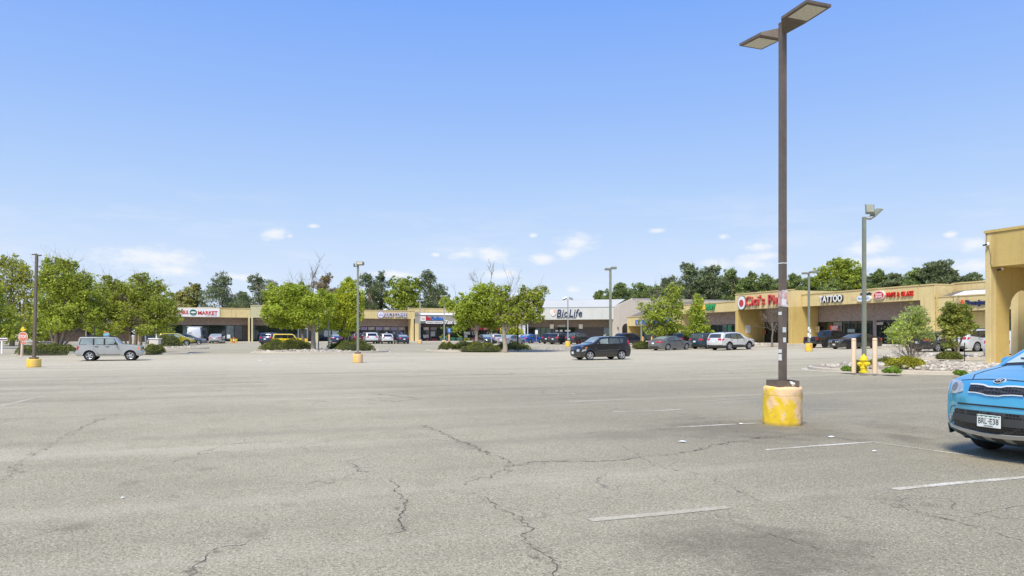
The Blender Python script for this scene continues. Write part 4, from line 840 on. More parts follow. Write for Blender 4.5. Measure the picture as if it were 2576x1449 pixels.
x,z=FR.hit(1834,826,2.0); letters('neon_sign','@',M['green'],t6,x,z,w=.75,h=.6,y=2.05,extrude=.03,bold=.03)
fl,fr_=FC.x(1849),FC.x(1990)
t7=unit(FC,'shop_building','tall yellow pizza shop unit standing proud of the row',fl,fr_,7.12,5.15,4.0,3.6,[(.6,'b','ochre'),(1.0,'w','glass'),(1,'w','glass')]+W(4)+[(1.5,'d','glass'),(1,'w','glass')],back=22)
for q in (fl+.25,fr_-.25): MB().bevbox(q-.25,q+.25,-.02,4.0,.2,5.165,.03).obj('pier',M['ochre'],t7)
MB().box(fr_-.4,fr_,.46,9,5.16,7.11).obj('parapet_return',M['tan'],t7); MB().box(fl,fl+.4,.46,9,5.16,7.11).obj('parapet_return',M['tan'],t7)
for (p0,q0,p1,q1,cl) in [(1908,817,1915,848,(.03,.06,.22)),(1909,826,1916,842,(.25,.35,.06)),(1921,830,1926,840,(.55,.14,.06)),(1958,820,1967,845,(.62,.52,.46))]:
    poster(p0,q0,p1,q1,cl,t7,FC,4.0,var=.6,sc=2)
x,z=FC.hit(1880+.5,827,0); MB().box(fl+.47,fl+.505,1.2,2.0,z-.5,z+.5).obj('wall_notice',M['white'],t7)
td0,td1=FR.x(2017),FR.x(2314)
t8=unit(FR,'shop_building','long yellow shop front with white, blue and red shop letters',td0,td1,6.57,5.2,2.4,3.4,W(2)+[(1.4,'w','glassblue')]+W(1)+[(1,'d','glass')]+W(2)+[(.5,'b','brownwall')]+W(2)+[(1,'d','glass')]+W(4),back=20)
MB().bevbox(td1-.02,FR.x(2350),-.0,2.6,.2,6.56,.03).obj('pier',M['tan'],t8); MB().box(td1-.03,FR.x(2350)+.02,-.06,2.6,6.565,6.69).obj('roof_edge',M['cap'],t8)
for (p0,q0,p1,q1,cl) in [(2050,821,2061,836,(.70,.52,.28)),(2087.5,819,2108,833,(.85,.10,.06)),(2132,828,2150,836,(.30,.36,.35)),(2205,811,2221,817,(.45,.40,.33))]:
    poster(p0,q0,p1,q1,cl,t8,FR,2.2,name='window_poster',var=.25)
for s_,px,py,w_ in (('VAPES',2098,822.5,1.0),('BEST',2098,827,.8),('DEAL',2098,831,.9)):
    x,z=FR.hit(px,py,2.05); letters('window_lettering',s_,M['white'],t8,x,z,w=w_,h=.24,y=2.08,extrude=.01,bold=.02)
te=FR.x(2350)+.02
t9=skylit(FR,'yellow paint shop with sloped skylight above its fascia',te,te+26,4.0,5.35,6.75,'tan',W(1)+[(.6,'b','brownwall')]+[(1,'w','glassblue'),(1,'d','glass')]+W(10),rec=2.8,back=20)
MB().bevbox(te+.74,te+5.2,1.8,2.6,.2,4.0,.03).obj('wall',M['tan'],t9)
MB().tube([(te+.25,-.03,.4),(te+.25,-.03,5.9)],.07,8).obj('downpipe',M['ochre'],t9)
# near arcade building at the right edge
ta=FA.thing('arcade_building','near yellow stucco arcade building with arches at the right edge','shop building')
MB().box(.26,30,0,.35,4.72,6.24).obj('parapet',M['ochre'],ta); MB().box(-.03,30,-.05,.40,6.243,6.36).obj('roof_edge',M['ochre'],ta)
MB().bevbox(-.0,.258,-.0,.36,-.1,6.24,.015).obj('corner_pier',M['tan'],ta)
def finwall(name,lx,th,y0,y1,zt,openings,mat):
    # wall across the arcade (perpendicular to the front) with arches, built in local coordinates
    b=archwall(y0,y1,0,th,-.1,zt,openings); b.v=[(lx+v[1],v[0],v[2]) for v in b.v]; return b.obj(name,M[mat],ta)
finwall('arch_wall',.02,.23,.37,4.2,5.3,[(1.2,3.2,2.75)],'ochre')
finwall('arch_wall',-1.75,.35,4.15,9,4.6,[(5.4,7.4,2.75)],'tan')
MB().box(.27,30,.36,4.2,4.74,4.85).obj('soffit',M['ochre'],ta); MB().box(.27,30,.36,14,5.5,5.7).obj('roof',M['roof'],ta); MB().box(.3,30,4.2,4.5,-.1,5.4).obj('wall',M['tan'],ta)
for q in (5.4,10.6): finwall('arch_wall',q,.3,.37,4.2,4.71,[(1.2,3.2,2.75)],'ochre')
def camera_(label,y,z,lx):
    c=FA.thing('security_camera',label,'security camera',lx,y,z)
    b=MB().lathe([(.0,-.06),(.055,-.05),(.06,.04),(.03,.07),(0,.075)],10); b.obj('housing',M['white'],c,smooth=50)
    MB().tube([(0,-.02,-.01),(-.16,-.10,-.05)],[.04,.035],8).obj('lens_tube',M['black'],c,smooth=50); MB().tube([(0,0,.0),(.02,.07,.03)],.02,6).obj('bracket',M['white'],c)
x,z=FA.hit(2485,614,-.08); camera_('white security camera high on the near yellow corner pier',-.10,z,x)
x,z=FA.hit(2505,684,-.08); camera_('white security camera under the parapet of the near yellow building',.30,4.62,x)
cb=MB().tube([(.10,-.02,6.25),(.07,-.03,5.9),(.08,-.02,5.66),(.2,-.02,5.55),(.28,-.02,5.2),(.26,-.02,4.9),(.34,-.02,4.72)],.008,5).obj('cable',M['black'],ta)
# rooftop units ------------------------------------------------------------
X,Y=FL.w(FL.x(515,6),6); t=thing('rooftop_unit','grey air handling unit on the market roof','rooftop unit',(X,Y,5.85)); MB().bevbox(-1.15,1.15,-.7,.7,0,.75,.04).obj('casing',M['roof_unit'],t); b=MB()
for i in range(9): b.box(-1.05+i*.24,-.95+i*.24,-.72,-.69,.08,.66)
b.obj('louvre',M['galv'],t)
X,Y=FL.w(FL.x(970,5),5); t=thing('roof_vent','grey domed vent on the coffee shop roof','roof vent',(X,Y,5.8)); MB().lathe([(.28,0),(.28,.35),(.5,.4),(.5,.65),(.4,.85),(.2,.95),(0,.98)],16).obj('dome',M['roof_unit'],t,smooth=40)
# ---------------------------------------------------------------- shop signs (each a thing of its own)
def sign(fr,label,px,py,d=-.02,name='shop_sign'):
    x,z=fr.hit(px,py,d); t=fr.thing(name,label,'sign',x,d,z); return t,x,z
def ext(fr,px0,px1,py0,py1,d=-.02):
    a,_=fr.hit(px0,py0,d); c,_=fr.hit(px1,py0,d); _,z0=fr.hit((px0+px1)/2,py0,d); _,z1=fr.hit((px0+px1)/2,py1,d); return c-a,abs(z0-z1)
def ell(rx,rz,k=28,cx=0,cz=0): return [(cx+rx*math.cos(2*math.pi*i/k),cz+rz*math.sin(2*math.pi*i/k)) for i in range(k)]
def pill(w_,h_,k=8):
    r_=h_/2; return [(w_/2-r_+r_*math.cos(a),r_*math.sin(a)) for a in np.linspace(-math.pi/2,math.pi/2,k)]+[(-w_/2+r_+r_*math.cos(a),r_*math.sin(a)) for a in np.linspace(math.pi/2,1.5*math.pi,k)]
# market
t,x,z=sign(FL,'white board sign with red market lettering and round green emblem',490,786,-.10); w_,h_=ext(FL,427,553,776,798)
MB().box(-w_/2,w_/2,-.02,.1,-.68,.68).obj('board',M['white'],t)
def fx(px,fr=FL): return fr.x(px,-.10)-x
letters('lettering','ISTANBUL',M['red'],t,(fx(435)+fx(474))/2,.02,w=fx(474)-fx(433),h=.62,y=-.025,extrude=.02,bold=.028)
letters('lettering','MARKET',M['red'],t,(fx(498)+fx(547))/2,-.06,w=fx(547)-fx(498),h=.62,y=-.025,extrude=.02,bold=.028)
e=MB().slab(ell(.52,.48,28,fx(486)),-.05,-.02).obj('emblem',M['darkgreen'],t)
MB().slab(ell(.40,.14,20,fx(486),.02),-.07,-.052).obj('emblem_mark',M['white'],e); letters('emblem_lettering','~Mm~',M['white'],e,fx(486),-.28,w=.6,h=.12,y=-.055,extrude=.01)
letters('small_lettering','GROCERIES',pm('grey_letter',(.4,.4,.4),.5),t,fx(532),-.5,w=fx(545)-fx(518),h=.14,y=-.025,extrude=.01)
# coffee
t,x,z=sign(FL,'purple outlined coffee lettering with round cup emblem on tan fascia',990,792,-.02); w_,h_=ext(FL,968,1023,788,798)
letters('lettering','LUCY COFFEE',M['purple'],t,fx(995),0,w=w_,h=.80,y=-.02,extrude=.14,bold=.045,sp=1.12); letters('letter_face','LUCY COFFEE',M['white'],t,fx(995),0,w=w_-.06,h=.74,y=-.165,extrude=.02,bold=.0,sp=1.12)
MB().slab(ell(.60,.62,28,fx(957.5)),-.14,-.02).obj('emblem_rim',M['purple'],t); e=MB().slab(ell(.50,.52,28,fx(957.5)),-.17,-.142).obj('emblem',M['white'],t)
b=MB()
for a in (-.24,0,.24): b.slab([(fx(957.5)+a-.10,-.20),(fx(957.5)+a+.10,-.20),(fx(957.5)+a+.05,.10),(fx(957.5)+a-.05,.10)],-.19,-.172)
b.slab([(fx(957.5)-.06,.15),(fx(957.5)+.06,.15),(fx(957.5)+.03,.42),(fx(957.5)-.03,.42)],-.19,-.172); b.obj('emblem_mark',M['purple'],e)
t,x,z=sign(FL,'small yellow fascia sign behind the grey lamp post',884,781,-.02); MB().box(-.95,.95,-.12,0,-.28,.28).obj('board',M['yellow'],t); letters('lettering','LOANS',M['red'],t,0,0,w=1.4,h=.3,y=-.125,extrude=.01,bold=.02)
# threading
t,x,z=sign(FL,'red and blue letters over a white pill sign on grey fascia',1087,805,0); 
f2=lambda px:FL.x(px,0)-x; zz=lambda py:FL.hit(1087,py,0)[1]-z
letters('lettering','Re',M['red'],t,f2(1076.5),zz(800.5),w=f2(1083)-f2(1070.5),h=.72,y=0,extrude=.14,bold=.05); letters('lettering','Define',pm('bright_blue_letters',(.02,.20,.72),.4),t,f2(1099),zz(800.5),w=f2(1114.5)-f2(1084),h=.72,y=0,extrude=.14,bold=.015,sp=1.06)
MB().slab([(p[0]+f2(1092),p[1]+zz(811)) for p in pill(f2(1114)-f2(1070),.44)],-.14,0).obj('pill_board',M['white'],t); letters('small_lettering','EYE BROW THREADING',M['black'],t,f2(1092),zz(811),w=f2(1111)-f2(1073),h=.21,y=-.145,extrude=.01,bold=.01)
e=MB().slab([(p[0]+f2(1064),p[1]+zz(802)) for p in [(-.5,-.42),(.38,-.42),(.5,-.3),(.5,.42),(-.38,.42),(-.5,.3)]],-.14,0).obj('emblem_board',M['white'],t); letters('emblem_lettering','RD',M['red'],e,f2(1064),zz(802),w=.6,h=.3,y=-.145,extrude=.01)
t,x,z=sign(FL,'white slanted tax service letters half hidden by the island tree',1150,810.5,0); letters('lettering','Tax Service',M['white'],t,0,0,w=FL.x(1182,0)-FL.x(1118,0),h=.68,y=0,extrude=.12,bold=.03,shear=.3)
t,x,z=sign(FL,'white letters glimpsed under the crown between two island trees',1222,807,0); letters('lettering','Tobacco',M['white'],t,0,0,w=3.2,h=.5,y=0,extrude=.1,bold=.03)
# plasma centre
t,x,z=sign(FB,'navy italic name with pale swirl emblem on the white facade',1424,787,-.02); f3=lambda px:FB.x(px,-.02)-x; z3=lambda py:FB.hit(1424,py,-.02)[1]-z
letters('lettering','BioLife',M['navy'],t,f3(1432),z3(787.5),w=f3(1464.5)-f3(1401),h=1.36,y=0,extrude=.12,bold=.0,shear=.18,sp=1.06)
letters('small_lettering','PLASMA SERVICES',pm('grey_letters',(.10,.11,.14),.5),t,f3(1424),z3(798.8),w=f3(1448)-f3(1400),h=.26,y=0,extrude=.06)
b=MB(); c0=f3(1391); b.slab([(c0+.55*math.cos(a)*(1.0+.25*math.sin(a)),z3(786.5)+.62*math.sin(a)) for a in np.linspace(0,2*math.pi,26)[:-1]],-.1,0); e=b.obj('emblem',pm('pale_emblem',(.72,.66,.62),.5),t)
MB().slab([(c0+.26+.20*math.cos(a),z3(786.5)+.26+.30*math.sin(a)) for a in np.linspace(0,2*math.pi,18)[:-1]],-.13,-.102).obj('emblem_mark',pm('peach',(.72,.42,.32),.5),e)
# blue sign
t,x,z=sign(FR,'wide blue board with white letters behind the many-stemmed tree',1645,806,-.02); f4=lambda px:FR.x(px,-.02)-x; z4=lambda px,py:FR.hit(px,py,-.02)[1]-z
MB().slab([(f4(1599),z4(1600,816)),(f4(1690),z4(1690,815)),(f4(1692),z4(1692,800)),(f4(1680),z4(1680,796)),(f4(1660),z4(1660,804)),(f4(1599),z4(1600,805))],-.12,0).obj('board',M['blue'],t)
letters('lettering','W.A.',M['white'],t,f4(1610),z4(1610,811),w=f4(1619)-f4(1603),h=.5,y=-.125,extrude=.01,bold=.02); letters('lettering','et',M['white'],t,f4(1684.5),z4(1684,804),w=f4(1688)-f4(1681),h=.4,y=-.125,extrude=.01,bold=.03); letters('lettering','on',M['white'],t,f4(1684.5),z4(1684,811),w=f4(1688)-f4(1681),h=.35,y=-.125,extrude=.01,bold=.03)
# sandwich shop
t,x,z=sign(FR,'yellow and green block letters on the yellow shop fascia',1776,774,-.02); f4=lambda px:FR.x(px,-.02)-x
letters('lettering','SUB',M['yellow'],t,(f4(1748)+f4(1774))/2,.0,w=f4(1774)-f4(1750),h=.85,y=0,extrude=.2,bold=.045); letters('lettering','WAY',M['green'],t,(f4(1775)+f4(1801))/2,.0,w=f4(1800.5)-f4(1775.5),h=.85,y=0,extrude=.2,bold=.045)
# pizza
t,x,z=sign(FC,'salmon red pizza shop letters with oval tomato emblem',1918,756,-.02); f4=lambda px:FC.x(px,-.02)-x; RS=pm('salmon_red_letters',(.52,.055,.065),.45,var=.1)
letters('lettering',"Cici's Pizza",RS,t,(f4(1877)+f4(1981))/2,.05,w=f4(1981)-f4(1876.5),h=1.28,y=0,extrude=.2,bold=.008,sp=1.08)
MB().slab([(p[0]+f4(1867),p[1]-.12) for p in ell(.82,.92)],-.14,0).obj('emblem_rim',pm('emblem_green',(.07,.15,.09),.5),t); MB().slab([(p[0]+f4(1867),p[1]-.12) for p in ell(.74,.84)],-.17,-.142).obj('emblem',M['white'],t)
MB().slab([(p[0]+f4(1867),p[1]-.16) for p in ell(.44,.46)],-.2,-.172).obj('emblem_mark',RS,t)
# tattoo
t,x,z=sign(FR,'white serif tattoo letters with dark returns on the yellow fascia',2091,751.5,-.02); f4=lambda px:FR.x(px,-.02)-x
letters('letter_return','TATTOO',M['black'],t,.06,-.02,w=f4(2120)-f4(2062.5),h=.80,y=0,extrude=.14,bold=.03); letters('lettering','TATTOO',M['white'],t,0,0,w=f4(2119)-f4(2062),h=.76,y=-.142,extrude=.03,bold=.03)
t,x,z=sign(FR,'navy script over a white pill sign behind the floodlight pole',2174,745,-.02); f4=lambda px:FR.x(px,-.02)-x; z4=lambda px,py:FR.hit(px,py,-.02)[1]-z
letters('lettering',"Sally's",M['navy'],t,f4(2178),z4(2178,740),w=f4(2191)-f4(2163),h=.34,y=0,extrude=.15,bold=.045,shear=.25); MB().slab([(p[0]+f4(2175),p[1]+z4(2175,751)) for p in pill(f4(2192)-f4(2158),.60)],-.2,0).obj('pill_board',M['white'],t)
letters('small_lettering','Beauty Supply',pm('sky_blue_letters',(.10,.35,.60),.5),t,f4(2175),z4(2175,751),w=f4(2189)-f4(2161),h=.36,y=-.205,extrude=.01,bold=.01)
MB().box(f4(2141),f4(2157),-.004,.01,z4(2150,754),z4(2150,746.5)).obj('faded_patch',pm('faded_patch',(.66,.50,.30),.9),t)
t,x,z=sign(FR,'red oval and red block vape and glass letters, right end of the fascia',2255,743,-.02); f4=lambda px:FR.x(px,-.02)-x; z4=lambda px,py:FR.hit(px,py,-.02)[1]-z
letters('lettering','VAPE & GLASS',M['red'],t,f4(2263),z4(2263,740),w=f4(2297)-f4(2229),h=.50,y=0,extrude=.16,bold=.0,sp=1.16)
MB().slab([(p[0]+f4(2213),p[1]+z4(2213,742.5)) for p in ell((f4(2228)-f4(2199))/2,.44)],-.18,0).obj('oval_rim',M['white'],t); MB().slab([(p[0]+f4(2213),p[1]+z4(2213,742.5)) for p in ell((f4(2228)-f4(2199))/2-.1,.37)],-.21,-.182).obj('oval',M['red'],t)
letters('oval_lettering','HEAD',M['white'],t,f4(2213.5),z4(2213,740.5),w=.85,h=.22,y=-.212,extrude=.01,bold=.03); letters('oval_lettering','RUSH',M['white'],t,f4(2213.5),z4(2213,746.5),w=.75,h=.2,y=-.212,extrude=.01,bold=.03)
# paint shop
t,x,z=sign(FR,'navy serif name with red triangle emblem on the paint shop',2455,762,-.02); f4=lambda px:FR.x(px,-.02)-x
letters('lettering','Benjamin Moore',M['navy'],t,f4(2429)+2.7,-.02,w=5.4,h=.62,y=0,extrude=.14,bold=.03)
e=MB().slab([(f4(2414),-.36),(f4(2428),-.36),(f4(2422),.34),(f4(2420),.34)],-.14,0).obj('emblem',pm('triangle_red',(.75,.07,.03),.45),t)
for a in (.18,.40): MB().slab([(f4(2414)+a-.10,-.34),(f4(2414)+a+.02,-.34),(f4(2414)+a+.14,-.02),(f4(2414)+a+.10,-.02)],-.16,-.142).obj('emblem_mark',M['white'],e)
# distant brown house and fence behind the left trees
X,Y=at(215,112); t=thing('brown_house','dark brown house with pale framed window behind the left trees','house',(X,Y,gz(X,Y)),R(10))
MB().box(-6,6,0,7,-.3,3).obj('wall',pm('brown_siding',(.09,.065,.05),.9,var=.25),t); MB().add([(-6.5,-.6,2.95),(6.5,-.6,2.95),(6.5,3.5,4.8),(-6.5,3.5,4.8),(6.5,7.5,2.95),(-6.5,7.5,2.95)],[(0,1,2,3),(3,2,4,5)]).obj('roof',M['shingle'],t)
o=MB().box(.0,1.3,-.06,.02,.6,2.0).obj('window',M['beige'],t); MB().box(.12,1.18,-.08,-.062,.72,1.88).obj('pane',M['glassdark'],o)
# ---------------------------------------------------------------- lamp posts
def conc(name,yel,pale,grey):
    m,nt=NT(name); n=N(nt); P=n.ocoord(); f=n.noise(P,3.2,6,.62); f2=n.noise(P,7,5,.7); z=n.new('ShaderNodeSeparateXYZ'); n.lk(P,z.inputs[0])
    k=n.math('ADD',f,n.math('MULTIPLY',z.outputs[2],.22)); k=n.math('ADD',k,n.math('MULTIPLY',z.outputs[0],.22))
    c=n.mix(n.mr(k,.50,.62,0,1,True),yel,pale); c=n.mix(n.math('MULTIPLY',n.mr(f2,.62,.70,0,.9,True),n.mr(z.outputs[0],-.15,.1,1,.25)),c,grey)
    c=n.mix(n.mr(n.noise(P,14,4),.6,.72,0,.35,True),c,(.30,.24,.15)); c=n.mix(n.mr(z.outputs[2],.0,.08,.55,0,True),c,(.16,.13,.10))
    seam=n.math('ABSOLUTE',n.math('SUBTRACT',z.outputs[2],n.math('ADD',.52,n.math('MULTIPLY',n.noise(P,2,2),.06)))); c=n.mix(n.mr(seam,.004,.010,.45,0),c,(.35,.24,.10))
    pk=n.math('MULTIPLY',n.mr(n.noise(P,22,5,.75),.60,.66,0,.8,True),n.mr(n.noise(P,4,3),.45,.6,0,1,True)); c=n.mix(pk,c,(.40,.31,.18))
    n.out(n.bsdf(c,.8,normal=n.bump(n.math('ADD',f2,pk),.6,.02))); return m
CB={'near':conc('peeling_yellow_concrete',(.80,.55,.03),(.82,.57,.32),(.60,.62,.55)),'yellow':conc('yellow_concrete',(.80,.53,.03),(.82,.56,.14),(.62,.60,.45)),'pale':conc('faded_peach_concrete',(.80,.50,.12),(.78,.54,.30),(.6,.56,.45))}
def base_(t,r_,h_,mat,plate='bronze',square=False,pr=.24):
    MB().lathe([(r_*.97,-.05),(r_,.05),(r_,h_-.05),(r_*.975,h_-.012),(r_*.93,h_),(0,h_+.003)],40).obj('concrete_base',CB[mat],t,smooth=40)
    MB().bevbox(-pr,pr,-pr,pr,h_+.0,h_+.10,.012).obj('base_cover',M[plate],t)
def pole_(t,z0,z1,w_,mat,taper=.9,lean=(0,0),rz=0):
    h=w_/2; q=h*taper; b=MB(); b.add([(-h,-h,z0),(h,-h,z0),(h,h,z0),(-h,h,z0),(lean[0]-q,lean[1]-q,z1),(lean[0]+q,lean[1]-q,z1),(lean[0]+q,lean[1]+q,z1),(lean[0]-q,lean[1]+q,z1)],[(3,2,1,0),(4,5,6,7),(0,1,5,4),(1,2,6,5),(2,3,7,6),(3,0,4,7)])
    return b.obj('pole',M[mat],t)
def shoebox(t,x0,dirx,z,L,wd,th,mat,tilt=0,arm=.25,y=0):
    """box lamp head on a short arm along local +-x"""
    ex=lambda u:x0+dirx*u
    b=MB(); b.bevbox(min(ex(0),ex(arm)),max(ex(0),ex(arm)),-.04+y,.04+y,z-.05,z+.05,.01); b.obj('arm',M[mat],t)
    b=MB(); a,c=sorted((ex(arm),ex(arm+L)))
    b.bevbox(a,c,-wd/2+y,wd/2+y,z-th/2,z+th/2,.03); h=b.obj('lamp_head',M[mat],t); MB().box(a+.06,c-.06,-wd/2+.05+y,wd/2-.05+y,z-th/2-.012,z-th/2-.002).obj('lens',M['lens'],h)
    return h
GL='lamp posts standing in the car park'
# near post: brown square pole with two flat tilted heads
px,py=1968,1076; X,Y=g(px,py-9); t=thing('lamp_post','near brown square lamp post with stickers on a peeling yellow concrete base','lamp post',(X,Y,0),0,GL)
rzp=-YAW+R(42); s_=math.hypot(X,Y); H=.70; Zc=X*SY+Y*CY; RZ=.34
b=MB(); prof=[(RZ*1.0,-.05),(RZ*1.012,.02),(RZ*1.012,.06)]+[(RZ*(1.012-.015*k/9),.06+(H-.11)*k/9) for k in range(1,10)]+[(RZ*.985,H-.03),(RZ*.95,H-.008),(RZ*.90,H),(RZ*.45,H+.003),(0,H+.004)]
b.lathe(prof,64); vv=[]
for x,y,z in b.v:
    r_=math.hypot(x,y); a=math.atan2(y,x)
    if r_>RZ*.88:
        d=.006*math.sin(3*a+z*4)+.004*math.sin(11*a+17*z)+rnd.gauss(0,.0028); 
        if z>H-.02 and math.sin(5*a+1)>.7: d-=.014; z-=.010
        if z<.08 and math.sin(7*a+2)>.6: d-=.012
        k=(r_+d)/r_; x,y=x*k,y*k
    vv.append((x,y,z))
b.v=vv; b.obj('concrete_base',CB['near'],t,smooth=50)
b=MB(); b.box(-.215,.215,-.21,.21,H+.006,H+.012); 
for q in ((-.215,.215,-.215,-.20),(-.215,.215,.20,.215),(-.215,-.2,-.2,.2),(.2,.215,-.2,.2)): b.box(q[0],q[1],q[2],q[3],H+.0,H+.11)
o=b.obj('base_cover',M['bronze'],t,rz=-YAW+R(4))
zp=zat(57,Zc)-.03; rzp=0; PW=.106
o=pole_(t,H,zp,PW,'bronze',.95)
MB().box(-.054,.054,-.054,.054,zp+.001,zp+.025).obj('pole_cap',M['bronze'],t)
for k,(sg,zb_) in enumerate(((1,zp-.05),(-1,zp-.11))):
    ang=R(-90) if sg>0 else R(90)
    b=MB(); w0,w1=.056,.265; x0,x1,x2=.052,.27,.90; th=.035; zA=zb_; zC=zb_+.03
    b.add([(x0,-w0,zA-.13),(x1,-w1,zA-.012),(x1,w1,zA-.012),(x0,w0,zA-.13),(x0,-w0,zA+.05),(x1,-w1,zA+th),(x1,w1,zA+th),(x0,w0,zA+.05)],[(3,2,1,0),(4,5,6,7),(0,1,5,4),(2,3,7,6),(3,0,4,7)])
    b.add([(x1,-w1,zA-.012),(x2,-w1,zC-.012),(x2,w1,zC-.012),(x1,w1,zA-.012),(x1,-w1,zA+th),(x2,-w1,zC+th),(x2,w1,zC+th),(x1,w1,zA+th)],[(3,2,1,0),(4,5,6,7),(0,1,5,4),(1,2,6,5),(2,3,7,6)])
    h=b.obj('lamp_head',M['bronze'],t,rz=ang)
    sl=(zC-zA)/(x2-x1); f=lambda x:zA-.020+sl*(x-x1); m_=.055
    MB().add([(x1+m_+.06,-w1+m_,f(x1+m_)),(x2-m_,-w1+m_,f(x2-m_)),(x2-m_,w1-m_,f(x2-m_)),(x1+m_+.06,w1-m_,f(x1+m_)),(x1+m_+.06,-w1+m_,f(x1+m_)+.006),(x2-m_,-w1+m_,f(x2-m_)+.006),(x2-m_,w1-m_,f(x2-m_)+.006),(x1+m_+.06,w1-m_,f(x1+m_)+.006)],[(3,2,1,0),(4,5,6,7),(0,1,5,4),(1,2,6,5),(2,3,7,6),(3,0,4,7)]).obj('lens',M['lens'],h)
# flyers and stickers on the pole
def sticker(name,lab,face,z0,z1,off,wd,mat,lift=.003):
    # face 0: facing camera-left, 1: facing camera-right
    r_=PW/2*(1-.05*(z0-H)/(zp-H))+lift; b=MB(); a=off; 
    b.box(a-wd/2,a+wd/2,-r_-.002,-r_,z0,z1); o=b.obj(name,mat,t,rz=rzp-(R(90) if face==0 else 0)); return o
zz=lambda py:zat(py,Zc-.1)
fly=pm('faded_flyer',(.62,.57,.55),.7,var=.45,scale=9); fly2=pm('faded_red_flyer',(.55,.34,.32),.7,var=.5,scale=11); st=pm('white_sticker',(.70,.72,.70),.6,var=.3,scale=30)
sticker('flyer','',1,zz(771),zz(729),0,.112,fly); sticker('flyer','',0,zz(770),zz(731),.0,.106,fly2); sticker('flyer','',1,zz(764),zz(736),.02,.07,fly2,.006); sticker('flyer','',1,zz(768),zz(752),-.02,.10,M['white'],.006)
for face,pa,pb,off,wd in ((0,792,784,.0,.085),(1,836,823,-.01,.075),(1,861,849,-.005,.06),(0,888,879,.0,.09),(0,907,891,.0,.09)): 
    sticker('sticker','',face,zz(pa),zz(pb),off,wd,st)
b=MB(); r_=PW/2+.003; b.box(-r_,r_,-r_,r_,zz(662),zz(660)); b.obj('strap',M['white'],t,rz=rzp)
for i in range(3):
    b=MB().tube([(-.02+i*.03,-.215,H+.10),(0+i*.03,-.235,H+.06),(.03+i*.02,-.23,H+.02)],[.012,.016,.010],6); b.obj('torn_tape',M['white'],t)
def post(label,px,Z,toppy,mat,br,bh,bmat,w_,heads,leanpx=0,plate='bronze'):
    X,Y=at(px,Z); t=thing('lamp_post',label,'lamp post',(X,Y,gz(X,Y)),-YAW,GL); z0=t.location.z
    base_(t,br,bh,bmat,plate,pr=w_*1.25); top=zat(toppy,Z)-z0; pole_(t,bh+.1,top,w_,mat,.85,(leanpx*Z/F,0)); lx=leanpx*Z/F
    heads(t,top,lx); return t
post('brown lamp post leaning beside the stop sign on a low yellow base',85.5,37.8,640,'bronze',.33,.44,'yellow',.13,lambda t,z,lx:(shoebox(t,lx,1,z-.05,.20,.16,.06,'bronze',arm=.06),shoebox(t,lx,-1,z+.0,.20,.16,.05,'bronze',arm=.06)),7)
def hd_box(t,z,lx):
    b=MB().bevbox(-.08,.36,-.22,.22,z+.02,z+.24,.03); h=b.obj('lamp_head',M['steelgrey'],t); MB().box(-.03,.31,-.23,-.222,z+.06,z+.2).obj('lens',M['lens'],h)
    b=MB().bevbox(-.25,-.02,-.06,.06,z-.08,z-.0,.01); b.box(-.26,-.2,-.12,.12,z-.08,z+.12); b.obj('lamp_bracket',M['steelgrey'],t)
post('grey-green lamp post with one box head by the first island',900,44.5,668,'steelgrey',.31,.56,'pale',.13,hd_box)
def hd_twin(t,z,lx,L=.34): shoebox(t,.0,1,z+.06,L,.30,.16,'steelgrey',arm=.05); shoebox(t,.0,-1,z-.02,L*.9,.30,.14,'steelgrey',arm=.05)
def hd_T(t,z,lx): shoebox(t,.0,1,z+.05,.50,.36,.2,'galv',arm=.1); shoebox(t,.0,-1,z,.5,.36,.16,'galv',arm=.1)
post('thin grey lamp post in front of the coffee shop corner pier',1056,112,757,'galv',.34,.62,'pale',.16,hd_T)
post('thin grey lamp post behind the low juniper of the second island',1117,108,745,'galv',.34,.62,'pale',.16,hd_T)
def hd_flood(t,z,lx):
    for sg in (-1,1):
        b=MB().bevbox(-.28,.28,-.2,.2,-.1,.1,.03); h=b.obj('lamp_head',M['galv'],t,loc=(sg*.4,0,z+.05)); h.rotation_euler=(R(-25) if sg<0 else R(20),R(25*sg),0)
post('slim lamp post with floodlights in front of the white facade',1428,92,752,'galv',.33,.72,'yellow',.15,hd_flood)
post('twin-headed grey lamp post rising behind the black boxy car',1535,56,676,'steelgrey',.31,.66,'yellow',.20,lambda t,z,lx:(shoebox(t,0,1,z+.06,.42,.36,.19,'steelgrey',arm=.06),shoebox(t,0,-1,z-.03,.38,.36,.17,'steelgrey',arm=.06)))
post('grey lamp post with graffiti base before the tattoo shop',2034,63,686,'steelgrey',.31,.70,'yellow',.17,lambda t,z,lx:(shoebox(t,0,1,z+.05,.62,.4,.16,'steelgrey',arm=.08),shoebox(t,0,-1,z-.05,.5,.4,.16,'steelgrey',arm=.08)))
gp=[o for o in bpy.data.objects if o.get('label')=='grey lamp post with graffiti base before the tattoo shop'][0]
b=MB()
for (a,za,c,zc_) in ((.02,.62,.02,.36),(-.12,.52,.14,.50),(.10,.62,.16,.30),(.02,.60,.11,.62),(.16,.40,.20,.16)):
    y=lambda x:-math.sqrt(.318**2-x*x); b.add([(a-.02,y(a-.02),za),(a+.02,y(a+.02),za),(c+.02,y(c+.02),zc_),(c-.02,y(c-.02),zc_)],[(0,1,2,3)])
b.obj('graffiti',pm('red_spray',(.75,.10,.02),.7,var=.3,scale=20),gp)
for zz_,dx,w_,h_ in ((2.0,-.05,.16,.3),(1.85,.04,.2,.22),(1.45,-.06,.18,.34),(1.35,.06,.17,.30),(1.7,.08,.1,.14)):
    MB().box(dx-w_/2,dx+w_/2,-.10,-.092,zz_-h_/2,zz_+h_/2).obj('paper_notice',M['white'],gp)
